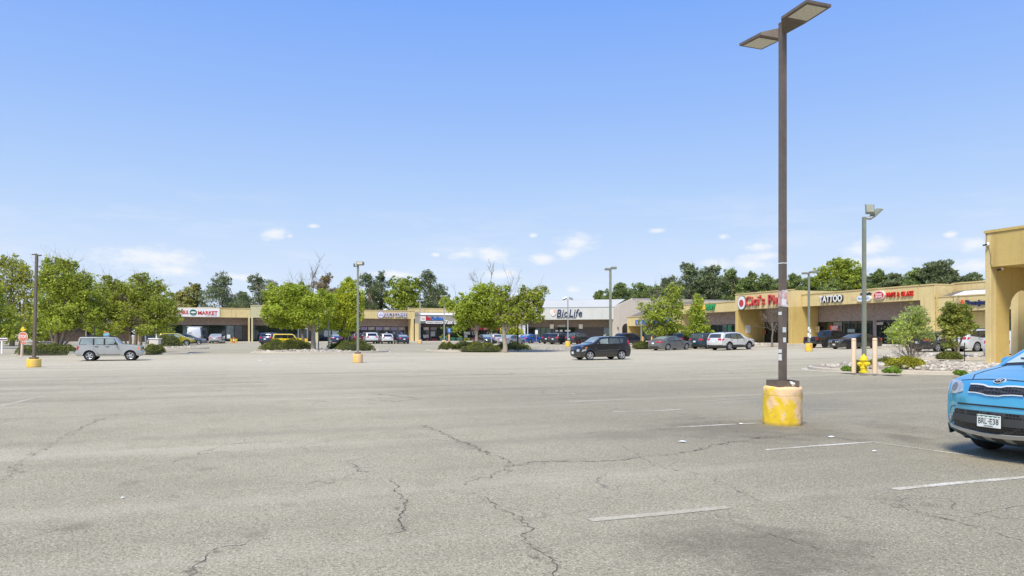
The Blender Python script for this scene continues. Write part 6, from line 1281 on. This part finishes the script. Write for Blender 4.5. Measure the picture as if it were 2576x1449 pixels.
def car(kind,label,px,Z,head,color,cname,scale=(1,1,1),glass='glassdark',rim='rim',sp=5,rr=.66,lod=1,lower=None,plate=True,cat=None,name=None,loc=None,group=None,side=0,tail='norm',front_glass=None,metal=.3,rough=.32):
    S=SPEC[kind]; c=Car(kind,scale,.055 if lod==0 else (.075 if lod==1 else .11))
    X,Y=loc if loc else at(px,Z); e=.01
    sl=((gz(X+1,Y)-gz(X-1,Y))/2,(gz(X,Y+1)-gz(X,Y-1))/2)
    nm={'boxy':'estate_car','soulold':'hatchback_car','soulnew':'hatchback_car','saloon':'saloon_car','suv':'suv_car','pickup':'pickup_truck','coupe':'coupe_car','van':'cargo_van'}[kind]
    t=thing(name or nm,label,cat or {'pickup':'pickup truck','van':'van'}.get(kind,'car'),(X,Y,gz(X,Y)),R(head),group)
    h=R(head); pit=-(sl[0]*math.cos(h)+sl[1]*math.sin(h)); rol=(-sl[0]*math.sin(h)+sl[1]*math.cos(h))
    t.rotation_euler=(math.atan(rol),math.atan(pit),h)
    pt=paint('car_paint_'+cname,color,metal,rough); low=M['clad'] if S['clad'] and lower!='body' else (M[lower] if lower and lower!='body' else None)
    c.body(pt,t,low); X_,Zf=c.X,c.Zf; G=M[glass]; st=.09 if lod<2 else .2
    # wheels
    tr=c.W/2-.115
    for w_ in c.xw:
        for sg in (-1,1):
            a,b_,d=wheel_mesh(c.wr,.215*(1.1 if kind in('pickup','suv') else 1),rim,sp,rr)
            wo=link('wheel',b_,t,(c.L/2-w_,sg*tr,c.wr)); wo.rotation_euler=(0,R(rnd.uniform(0,70)),0) if sg>0 else (0,R(rnd.uniform(0,70)),math.pi)
            link('tyre',a,wo); link('rim',d,wo)
    sd=lambda sg:(lambda x,z,o:c.side(x,z,o,sg))
    for sg in (-1,1):
        for i,p in enumerate(S['win']):
            p=[(X_(a),Zf(b_)) for a,b_ in p]; g_=M[front_glass] if front_glass and i==0 else G
            cx_,cz_=sum(a for a,_ in p)/len(p),sum(b_ for _,b_ in p)/len(p)
            if lod<2:
                q=[(cx_+(a-cx_)*(1+.05/max(.2,abs(a-cx_))),cz_+(b_-cz_)*(1+.022/max(.12,abs(b_-cz_)))) for a,b_ in p]; c.decal('window_frame',q,sd(sg),M['black'],t,.003,st)
            c.decal('side_window',p,sd(sg),g_,t,.007,st)
        if lod<2:
            for (xa,xb,za,zb_) in S['doors']:
                xa,xb,za,zb_=X_(xa),X_(xb),Zf(za),Zf(zb_); za=max(za,c.gc+.1)
                # keep clear of the rear wheel arch
                def cut(x,z):
                    for w_ in c.xw:
                        if math.hypot(x-w_,z-c.wr)<c.Ra*1.26: return True
                    return False
                poly=[(xa,za),(xb,za),(xb,zb_),(xa,zb_)]
                if cut(xb,za):
                    w_=c.xw[1]; arc=[]; Rr_=c.Ra*1.28
                    for aa in np.linspace(math.pi*.98,math.pi*.5,9):
                        x,z=w_+Rr_*math.cos(aa),c.wr+Rr_*math.sin(aa)
                        if xa+.15<x<xb-.02 and za<z<zb_-.05: arc.append((x,z))
                    poly=[(xa,za)]+([(arc[0][0],za)] if arc else [(xb-.2,za)])+arc+[(xb,arc[-1][1] if arc else za+.2),(xb,zb_),(xa,zb_)]
                do=c.strip('door',poly+[poly[0]],.014,sd(sg),M['under'],t,.0025)
                hx=xb-.16; hz=zb_-.10
                hb=MB(); p0=c.side(hx-.10,hz,.03,sg); p1=c.side(hx+.09,hz,.03,sg); hb.tube([c.side(hx-.11,hz,.0,sg),p0,p1,c.side(hx+.10,hz,.0,sg)],.014,6); hb.obj('handle',M['black'] if kind=='boxy' else pt,do)
            mx=X_(S['win'][0][0][0])+.10; mz=Zf(S['win'][0][0][1])+.04; p=c.side(mx,mz,0,sg)
            b=MB(); k=10; vs=[]
            for (yo,sc_) in ((.05,.55),(.09,.95),(.17,1),(.215,.72)):
                for i in range(k):
                    a=2*math.pi*i/k; vs.append((p[0]+.075*math.cos(a)*sc_*.8,p[1]+sg*yo,p[2]+.035+.075*math.sin(a)*sc_))
            b.add(vs,[(r*k+i,r*k+(i+1)%k,(r+1)*k+(i+1)%k,(r+1)*k+i) for r in range(3) for i in range(k)]+[tuple(range(k)),tuple(range(3*k,4*k))]); b.tube([(p[0],p[1]-sg*.02,p[2]),(p[0],p[1]+sg*.09,p[2]+.02)],.02,6)
            b.obj('mirror',pt if kind in('soulnew','suv','saloon') else M['black'],t,smooth=50)
        if S.get('rails') and lod<2 and kind=='suv':
            pts=[]
            for x in np.linspace(2.2,4.1,8):
                k=c.kx(X_(x)); q=c.cap(k,.90*sg,.045 if 2.3<x<4.0 else .0); pts.append(q)
            MB().tube(pts,.018,6).obj('roof_rail',M['black'],t)
        # lamps on the flanks
        if S['hl'] in('wrap','rect'):
            if S['hl']=='wrap':
                zb_=Zf(S['top'][4][1] if kind!='pickup' else .95); z1=zb_-.015*1
                c.decal('headlight',[(.14*1,zb_-.20),(.42,zb_-.13),(.52,zb_-.02),(.20,zb_-.05)],sd(sg),M['lamp'],t,.006,.06)
            else:
                c.decal('side_marker',[(.16,.74),(.24,.74),(.24,.92),(.16,.92)],sd(sg),M['amber'],t,.006,.06)
    # screens
    k0,k1=c.kx(X_(S['ws'][0])),c.kx(X_(S['ws'][1]))
    wsg='glasshield' if kind=='soulnew' else ('glasspale' if kind!='coupe' else 'glassmid')
    c.decal('windshield',[(k0,-.90),(k1,-.86),(k1,.86),(k0,.90)],lambda a,b_,o:c.cap(a,b_,o),M[wsg],t,.006,.25 if lod<2 else .5)
    if S['rw']:
        k0,k1=c.kx(X_(S['rw'][0])),None
        za,zb_=[Zf(v) for v in ({'boxy':(1.53,1.14),'soulold':(1.46,1.12),'soulnew':(1.44,1.12),'suv':(1.50,1.14),'pickup':(1.62,1.24)}.get(kind,(0,0)))]
        if za: k0,k1=c.krear(za),c.krear(zb_)
        else: k0,k1=c.kx(X_(S['rw'][0])),c.kx(X_(S['rw'][1]))
        if kind=='pickup':
            ks=[k for k in range(c.n) if X_(3.3)<c.T[k][0]<X_(3.56) and Zf(1.22)<c.T[k][1]<Zf(1.66)]; k0,k1=ks[0],ks[-1]
        c.decal('rear_window',[(k0,-.84),(k1,-.86),(k1,.86),(k0,.84)],lambda a,b_,o:c.cap(a,b_,o),G if kind!='saloon' else M['glasspale'],t,.006,.25 if lod<2 else .5)
    fr=lambda y,z,o:c.front(y,z,o); re=lambda y,z,o:c.rear(y,z,o); hw=c.W/2
    # rear end
    if kind=='saloon': zt0,zt1,yi=Zf(.78),Zf(.95),.46
    elif kind=='coupe': zt0,zt1,yi=Zf(.80),Zf(.95),.25
    elif kind=='pickup': zt0,zt1,yi=Zf(.80),Zf(1.08),.76
    elif kind=='boxy': zt0,zt1,yi=Zf(.74),Zf(1.02),.70
    elif kind=='van': zt0,zt1,yi=Zf(.75),Zf(1.15),.82
    elif kind.startswith('soul'): zt0,zt1,yi=Zf(.95),Zf(1.36),.76
    else: zt0,zt1,yi=Zf(.92),Zf(1.10),.50
    for sg in (-1,1):
        c.decal('taillight',[(sg*yi,zt0),(sg*hw*.97,zt0),(sg*hw*.97,zt1),(sg*yi,zt1)] if sg>0 else [(-hw*.97,zt0),(-yi,zt0),(-yi,zt1),(-hw*.97,zt1)],re,M['tail'],t,.007,.07)
        tl=.30 if kind not in('boxy','van','pickup','soulold','soulnew') else .12
        zz0,zz1=(zt0,zt1)
        def edge(z): 
            k=int(c.krear(z)); return c.T[k][0]
        x0,x1=edge(zz0)-.02,edge(zz1)-.02
        c.decal('taillight',[(x0-tl*.7,zz0+.02),(x0,zz0),(x1,zz1),(x1-tl,zz1-.01)],sd(sg),M['tail'],t,.006,.07)
    zp=Zf({'saloon':.72,'coupe':.62,'pickup':.60,'boxy':.88,'suv':.80,'van':.95,'soulold':.78,'soulnew':.78}[kind])
    if plate: c.decal('licence_plate',[(-.155,zp-.075),(.155,zp-.075),(.155,zp+.075),(-.155,zp+.075)],re,M['plate'],t,.012,.1)
    if kind in('saloon','suv','coupe','soulold'): c.decal('rear_bumper',[(-hw*.7,Zf(.30)),(hw*.7,Zf(.30)),(hw*.72,Zf(.46)),(-hw*.72,Zf(.46))],re,M['clad'],t,.005,.12)
    if kind=='pickup': c.decal('tailgate',[(-.70,Zf(.74)),(.70,Zf(.74)),(.70,Zf(1.10)),(-.70,Zf(1.10))],re,pt,t,.012,.15); c.decal('rear_bumper',[(-hw*.95,Zf(.52)),(hw*.95,Zf(.52)),(hw*.95,Zf(.68)),(-hw*.95,Zf(.68))],re,M['clad'],t,.02,.15)
    # front end
    if kind=='soulnew': return t,c
    if kind=='boxy':
        c.decal('grille',[(-.42,.74),(.42,.74),(.42,.94),(-.42,.94)],fr,M['black'],t,.006,.1)
        for sg in (-1,1):
            ya_,yb_=sorted((sg*.46,sg*.74)); c.decal('headlight',[(ya_,.74),(yb_,.74),(yb_,.94),(ya_,.94)],fr,M['lamp'],t,.006,.07)
            # bumper side bands, sill strip
            c.decal('bumper_cap',[(.02,.50),(.36,.50),(.36,.64),(.02,.64)],sd(sg),M[lower] if lower in('galv',) else M['clad'],t,.006,.1); c.decal('bumper_cap',[(4.0,.48),(4.26,.48),(4.26,.64),(4.0,.64)],sd(sg),M[lower] if lower in('galv',) else M['clad'],t,.006,.1)
            for w_ in c.xw:
                pts=[(w_+c.Ra*1.07*math.cos(a),c.wr+c.Ra*1.07*math.sin(a)) for a in np.linspace(R(4),R(176),15)]; pts=[p for p in pts if p[0]<4.2]
                c.strip('arch_flare',pts,.075,sd(sg),pt if cname.startswith('silver') else M['clad'],t,.045)
        return t,c
    if kind=='coupe':
        gp_=[(-.66,.60),(.66,.60),(.72,.66),(.72,.76),(.66,.83),(-.66,.83),(-.72,.76),(-.72,.66)]
        c.decal('grille',gp_,fr,M['black'],t,.006,.1); c.strip('grille_trim',gp_+[gp_[0],gp_[1]],.035,fr,M['galv'],t,.014)
        for a in (-.50,-.28,.28,.50):
            c.decal('headlight',[(a+.075*math.cos(q),.715+.075*math.sin(q)) for q in np.linspace(0,2*math.pi,13)[:-1]],fr,M['lamp'],t,.012,.06)
        c.decal('licence_plate',[(-.155,.40),(.155,.40),(.155,.53),(-.155,.53)],fr,M['plate'],t,.02,.1); c.strip('bumper_trim',[(-.6,.38),(.6,.38)],.03,fr,M['galv'],t,.01); return t,c
    zg=Zf(S['top'][3][1])
    c.decal('grille',[(-.40,zg-.10),(.40,zg-.10),(.46,zg+.03),(-.46,zg+.03)],fr,M['black'],t,.006,.1)
    c.decal('lower_grille',[(-.55,Zf(.34)),(.55,Zf(.34)),(.5,Zf(.46)),(-.5,Zf(.46))],fr,M['clad'],t,.006,.1)
    for sg in (-1,1):
        ya_,yb_=sorted((sg*.50,sg*hw*.92)); c.decal('headlight',[(ya_,zg-.03),(yb_,zg-.03),(yb_,zg+.12),(ya_,zg+.12)],fr,M['lamp'],t,.007,.07)
        if kind=='soulold':
            c.decal('indicator',[(.40,.80),(.52,.82),(.56,.90),(.44,.89)],sd(sg),M['amber'],t,.010,.06)
            c.strip('crease_highlight',[(1.15,.86),(1.28,.70),(1.36,.66),(2.9,.70),(3.0,.74),(3.1,.86)],.02,sd(sg),pm('grey_highlight_line',(.16,.17,.17),.3,metal=.4),t,.006)  # grey strip paints the highlight along the door crease
    if kind=='soulold': c.decal('licence_plate',[(-.155,.44),(.155,.44),(.155,.58),(-.155,.58)],fr,M['plate'],t,.02,.1)
    return t,c
WHITE=(.74,.75,.74)
car('boxy','silver boxy four-door estate parked side-on in the left lane',280,48.2,0,(.40,.41,.395),'silver',(.925,.965,.97),glass='glasspale',lod=0,lower='galv',sp=5,rr=.62,metal=.12)
car('suv','yellow-green small off-roader parked behind the juniper mound',443,95,0,(.42,.36,.012),'mustard',(.955,.96,.97),glass='glassmid',lod=1,front_glass='glasspale')
car('saloon','grey-blue hatchback nosing out beyond the yellow-green car',474,101,0,(.12,.15,.20),'greyblue',(.95,.97,1.02),lod=1,glass='glassmid')
car('van','white high-roof van with ladder rack parked nose-in at the market',491,110,90,WHITE,'white',lod=1,cat='van')
car('saloon','silver saloon parked nose-in before the open market door',546,110,84,(.45,.46,.46),'silverb',lod=1,glass='glassmid')
car('suv','dark car half hidden behind the trunk of the broad tree',398,106,0,(.02,.022,.025),'blacka',lod=2)
car('suv','dark blue crossover partly hidden behind the yellow estate',683,103,66,(.025,.045,.11),'navya',(1,1,1),lod=1)
car('boxy','bright yellow boxy estate behind the first island junipers',729,87,0,(.95,.66,.012),'yellow',lod=1,glass='glassdark',sp=5,rr=.6,metal=.0)
car('saloon','dark blue saloon with bright red tail lamps left of the lamp post',844,112,90,(.03,.045,.13),'navyb',lod=1)
car('suv','dark red car mostly hidden behind the grey lamp post',899,114,90,(.09,.012,.015),'maroon',(.95,.95,.95),lod=2)
car('suv','white off-roader with dark rear glass, first of the white pair at the coffee shop',930,112,90,WHITE,'white',(1.04,1.03,1.04),lod=1)
car('suv','white compact crossover, right-hand one of the white pair at the coffee shop',969,112,90,WHITE,'white',(.96,.96,.94),lod=1)
car('saloon','navy saloon parked nose-in at the right end of the coffee shop',1009,112.5,90,(.03,.04,.075),'navyc',(.97,.98,.99),lod=1)
car('saloon','black car seen between the two trunks of the second island',1222,114,-90,(.02,.02,.022),'blackb',lod=2)
car('suv','silver hatchback seen from behind between the island trunks',1242,117,90,(.55,.56,.56),'silverc',(.9,.95,.9),lod=1,lower='body',glass='glassmid')
car('saloon','grey saloon behind the trunk of the wide island tree',1288,106,30,(.40,.42,.44),'silverd',lod=1,glass='glassmid')
car('saloon','white saloon tucked behind the bright blue saloon',1312,120,30,WHITE,'white',(1,1,1.02),lod=1,glass='glassmid')
car('saloon','bright blue saloon parked beside the black post light',1335,116,30,(.012,.12,.48),'brightblue',(.97,.98,1.02),lod=1,glass='glassmid')
car('suv','black crossover at the left of the dark group before the white facade',1391,112,38,(.02,.021,.023),'blackc',(.97,.98,.97),lod=1)
car('suv','charcoal off-roader in the middle of the dark group',1411,108,34,(.045,.047,.05),'charcoal',(1.0,1,1),lod=1,rim='rimdark')
car('suv','dark grey crossover with red wheels behind the yellow lamp base',1455,107,28,(.04,.043,.05),'charcoalb',(1.0,.99,1.0),lod=1,rim='rimred',glass='glassmid')
car('soulold','black boxy hatchback driving left across the middle lane',1509,50,180,(.012,.013,.015),'black',(.955,1,1),lod=0,glass='glassmid',sp=5,rr=.70,front_glass='glasspale',metal=.1)
car('suv','navy crossover partly hidden behind the black boxy hatchback',1584,101,8,(.012,.018,.045),'navyd',(.95,1,.97),lod=1)
car('saloon','grey metallic saloon parked at the browning juniper',1686,74,14,(.17,.175,.175),'grey',lod=0,glass='glassmid',sp=9,rr=.68)
car('suv','black off-roader with white rear glass behind the grey saloon',1737,83,14,(.018,.019,.02),'blackd',(1.0,1,1.03),lod=1)
car('suv','dark teal crossover squeezed between the black and the white off-roaders',1783,77,16,(.035,.075,.10),'teal',(1,1,1.0),lod=1,glass='glassmid')
car('suv','large white family off-roader before the pizza shop column',1839,71.5,13,WHITE,'white',(1.09,1.06,1.05),lod=0,glass='glassmid',sp=5,rr=.66)
car('pickup','black pickup truck parked nose-in at the tattoo shop',2088,74.5,0,(.012,.012,.013),'black',lod=1,rim='rimdark',glass='glassdark')
car('coupe','dark grey muscle coupe with wide framed grille facing out',2150,69,180,(.022,.023,.025),'darkgrey',lod=1,rim='rimdark')
car('suv','black car half hidden behind the grey dead twigs',2362,58,0,(.012,.013,.015),'blacke',(1.0,1,.93),lod=1)
car('suv','white off-roader with five-spoke wheels beside the near yellow pier',2459,57,0,WHITE,'white',(1.07,1.07,1.04),lod=0,sp=9,rr=.70,rim='rim',lower='body')
car('suv','white car glimpsed through the arch behind the yellow pier',2572,44,0,WHITE,'white',(1,1,1),lod=1,lower='body')
# van roof rack
v=[o for o in bpy.data.objects if o.get('label','').startswith('white high-roof van')][0]
b=MB()
for x in (-2.2,-.8,.6): b.tube([(x,-1.0,2.5),(x,1.0,2.5)],.03,6)
for y in (-.95,.95): b.tube([(-2.5,y,2.52),(1.2,y,2.52)],.025,6)
b.obj('roof_rack',M['white'],v); MB().box(-2.82,-2.80,.25,.75,1.55,1.62).obj('rear_handle',M['black'],v)
# near blue hatchback, close up
t,c=car('soulnew','bright blue hatchback close by at the right edge, nose to the left',0,0,180,(.095,.47,.70),'blue',loc=(8.80+2.07+.27,6.50),lod=0,glass='glassmid',sp=5,rr=.72,metal=.5,rough=.22,plate=True)
fr=lambda y,z,o:c.front(y,z,o); BLU=M.get('x')
BP=bpy.data.materials['car_paint_blue']
def hexmesh():
    m,nt=NT('honeycomb_grille'); n=N(nt); v=n.new('ShaderNodeTexVoronoi',feature='DISTANCE_TO_EDGE'); v.inputs['Scale'].default_value=26; v.inputs['Randomness'].default_value=.25; n.lk(n.ocoord(),v.inputs['Vector'])
    f=n.mr(v.outputs['Distance'],.05,.12,0,1); n.out(n.bsdf(n.mix(f,(.05,.052,.055),(.006,.006,.007)),.4,normal=n.bump(f,-.8,.02))); return m
HX=hexmesh()
c.decal('lower_grille',[(-.63,.425),(.63,.425),(.635,.50),(.60,.615),(.57,.635),(-.57,.635),(-.60,.615),(-.635,.50)],fr,HX,t,.014,.045)
c.decal('bumper_bar',[(-.63,.495),(.63,.495),(.61,.575),(-.61,.575)],fr,pm('satin_dark_bar',(.05,.053,.056),.45,var=.1),t,.036,.045)
c.decal('skid_plate',[(-.72,.385),(.72,.385),(.70,.420),(-.70,.420)],fr,pm('silver_skid',(.55,.56,.56),.35,metal=.4,var=.06),t,.034,.045)
o=c.decal('lower_valance',[(-.68,.27),(.68,.27),(.74,.383),(-.74,.383)],fr,M['clad'],t,.014,.045)
for a in (-.42,-.14,.14,.42): c.decal('valance_rib',[(a-.035,.32),(a+.035,.32),(a+.055,.38),(a-.055,.38)],fr,M['galv'],o,.024,.04)
c.decal('bumper_slit',[(-.54,.692),(.54,.692),(.55,.710),(-.55,.710)],fr,M['black'],t,.011,.03)
gp_=[(-.36,0.842),(-.14,0.832),(-.07,0.817),(.07,0.817),(.14,0.832),(.36,0.842),(.365,0.862),(.36,0.925),(.14,0.919),(.07,0.907),(-.07,0.907),(-.14,0.919),(-.36,0.925),(-.365,0.862)]
c.decal('grille',gp_,fr,HX,t,.015,.04)
for zz_ in ((.923,.917,.905),(.843,.833,.819)):
    c.strip('grille_trim',[(-.36,zz_[0]),(-.25,zz_[0]-.001),(-.15,zz_[1]),(-.08,zz_[2]),(0,zz_[2]),(.08,zz_[2]),(.15,zz_[1]),(.25,zz_[0]-.001),(.36,zz_[0])],.011,fr,M['chrome'],t,.024)
e=c.decal('emblem',[(.066*math.cos(q),0.962+.028*math.sin(q)) for q in np.linspace(0,2*math.pi,21)[:-1]],fr,M['chrome'],t,.018,.03)
c.decal('emblem_face',[(.056*math.cos(q),0.962+.021*math.sin(q)) for q in np.linspace(0,2*math.pi,21)[:-1]],fr,M['black'],e,.022,.03)
def on_front(name,s_,y0,z0,w_,h_,mat,par,off,bold=.0):
    me=text_mesh(s_,w_,h_,.004,bold); co_=np.zeros(len(me.vertices)*3); me.vertices.foreach_get('co',co_); co_=co_.reshape(-1,3)
    out=[c.front(y0+p[0],z0+p[2],off-p[1]) for p in co_]
    me.vertices.foreach_set('co',np.array(out,dtype=np.float32).ravel()); me.materials.append(mat); me.update(); return link(name,me,par)
on_front('emblem_lettering','KIA',0,0.962,.085,.026,M['chrome'],e,.024,.004)
for sg in (-1,1):
    # headlamp: swept unit across the corner
    ya_,yb_=(sg*.40,sg*.86)
    P=[(.47,.85),(.60,.825),(.76,.825),(.85,.88),(.84,.975),(.74,.995),(.62,.985),(.50,.935)]; P=[(sg*a,b_) for a,b_ in P]; P=P if sg>0 else P[::-1]
    h_=c.decal('headlight',P,fr,M['lamp'],t,.015,.04)
    c.decal('headlight_projector',[(sg*(.64+.055*math.cos(q)),.905+.05*math.sin(q)) for q in (np.linspace(0,2*math.pi,15)[:-1] if sg>0 else np.linspace(2*math.pi,0,15)[:-1])],fr,pm('projector_dark',(.26,.27,.28),.15,metal=.5),h_,.020,.03)
    c.decal('headlight',[(.06,.86),(.26,.88),(.40,.98),(.24,1.02),(.10,.97)],lambda x,z,o,sg=sg:c.side(x,z,o,sg),M['lamp'],t,.006,.05)
    q_=np.linspace(0,2*math.pi,19)[:-1] if sg>0 else np.linspace(2*math.pi,0,19)[:-1]
    f_=c.decal('fog_lamp_surround',[(sg*.755+.085*math.cos(q),.495+.085*math.sin(q)) for q in q_],fr,pm('fog_ring',(.30,.33,.36),.25,metal=.7),t,.013,.04)
    c.decal('fog_lamp',[(sg*.755+.065*math.cos(q),.495+.065*math.sin(q)) for q in q_],fr,M['lamp'],f_,.020,.03)
    c.strip('crease_shade',[(sg*.60,.665),(sg*.68,.655),(sg*.735,.60),(sg*.75,.45)] ,.012,fr,pm('shadow_blue',(.012,.09,.22),.4),t,.004)  # dark blue strip paints the shade in the bumper crease
    MB().tube([c.cap(c.kx(1.04)+1,sg*.15,.02),c.cap(c.kx(1.12)+1,sg*.5,.025),c.cap(c.kx(1.15)+1,sg*.72,.02)],.010,5).obj('wiper',M['black'],t)
kA,kB=c.kx(1.02),c.kx(1.09)
c.decal('cowl',[(kA,-.9),(kB,-.9),(kB,.9),(kA,.9)],lambda a,b_,o:c.cap(a,b_,o),M['black'],t,.004,.3)
# number plate: flat plate standing on the bumper bar
pc=c.front(0,.52,.062); p=MB().bevbox(-.006,.006,-.156,.156,-.079,.079,.004).obj('licence_plate',M['plate'],t,loc=(pc[0]+.0,0,.525))
b=MB(); b.box(.007,.009,-.148,.148,.045,.072); b.obj('plate_band',M['darkgreen'],p); b=MB(); b.add([(.0095,-.148+.0296*i,.046+(.018 if i%2 else .006)) for i in range(11)]+[(.0095,-.148,.040),(.0095,.148,.040)],[tuple([11]+list(range(11))+[12])][:1]); b.obj('plate_hills',M['plate'],p)
for s_,y0,z0,w_,h_ in (('BRL',-.075,.0,.115,.068),('E38',.075,.0,.115,.068),('-',0,.0,.014,.012),('COLORADO',0,-.058,.12,.014)):
    letters('plate_lettering',s_,pm('plate_ink',(.03,.045,.05),.5),p,0,z0,w=w_,h=h_,extrude=.002,bold=.0,rot=(0,0,R(90))).location=(.0075,y0,z0)

cp=lambda a,b_,o:c.cap(a,b_,o)
for sg in (-1,1):
    k0=c.kfront(.985); k1=c.kx(1.0); ks=np.linspace(k0,k1,14)
    c.strip('bonnet_gap',[(float(k),sg*(.60+.20*min(1,(k-k0)/5))) for k in ks],.018,cp,M['under'],t,.003)
    c.decal('bumper_corner_trim',[(.08,.27),(.36,.29),(.34,.37),(.05,.41)],lambda x,z,o,sg=sg:c.side(x,z,o,sg),M['clad'],t,.008,.05)
    c.strip('bumper_gap',[(.10,.83),(.26,.72),(.34,.62)],.012,lambda x,z,o,sg=sg:c.side(x,z,o,sg),M['under'],t,.003)
c.strip('bonnet_edge_gap',[(y,.985) for y in np.linspace(-.60,.60,15)],.008,fr,M['under'],t,.003)

x=[o for o in bpy.data.objects if o.get('label','').startswith('silver boxy four-door')][0]
b=MB()
for y in (-.52,.52): b.tube([(-1.55,y,1.60),(-1.5,y,1.64),(.05,y,1.64),(.10,y,1.59)],.018,6)
for xx in (-1.3,-.2): b.tube([(xx,-.54,1.655),(xx,.54,1.655)],.016,6)
b.obj('roof_rack',M['black'],x)
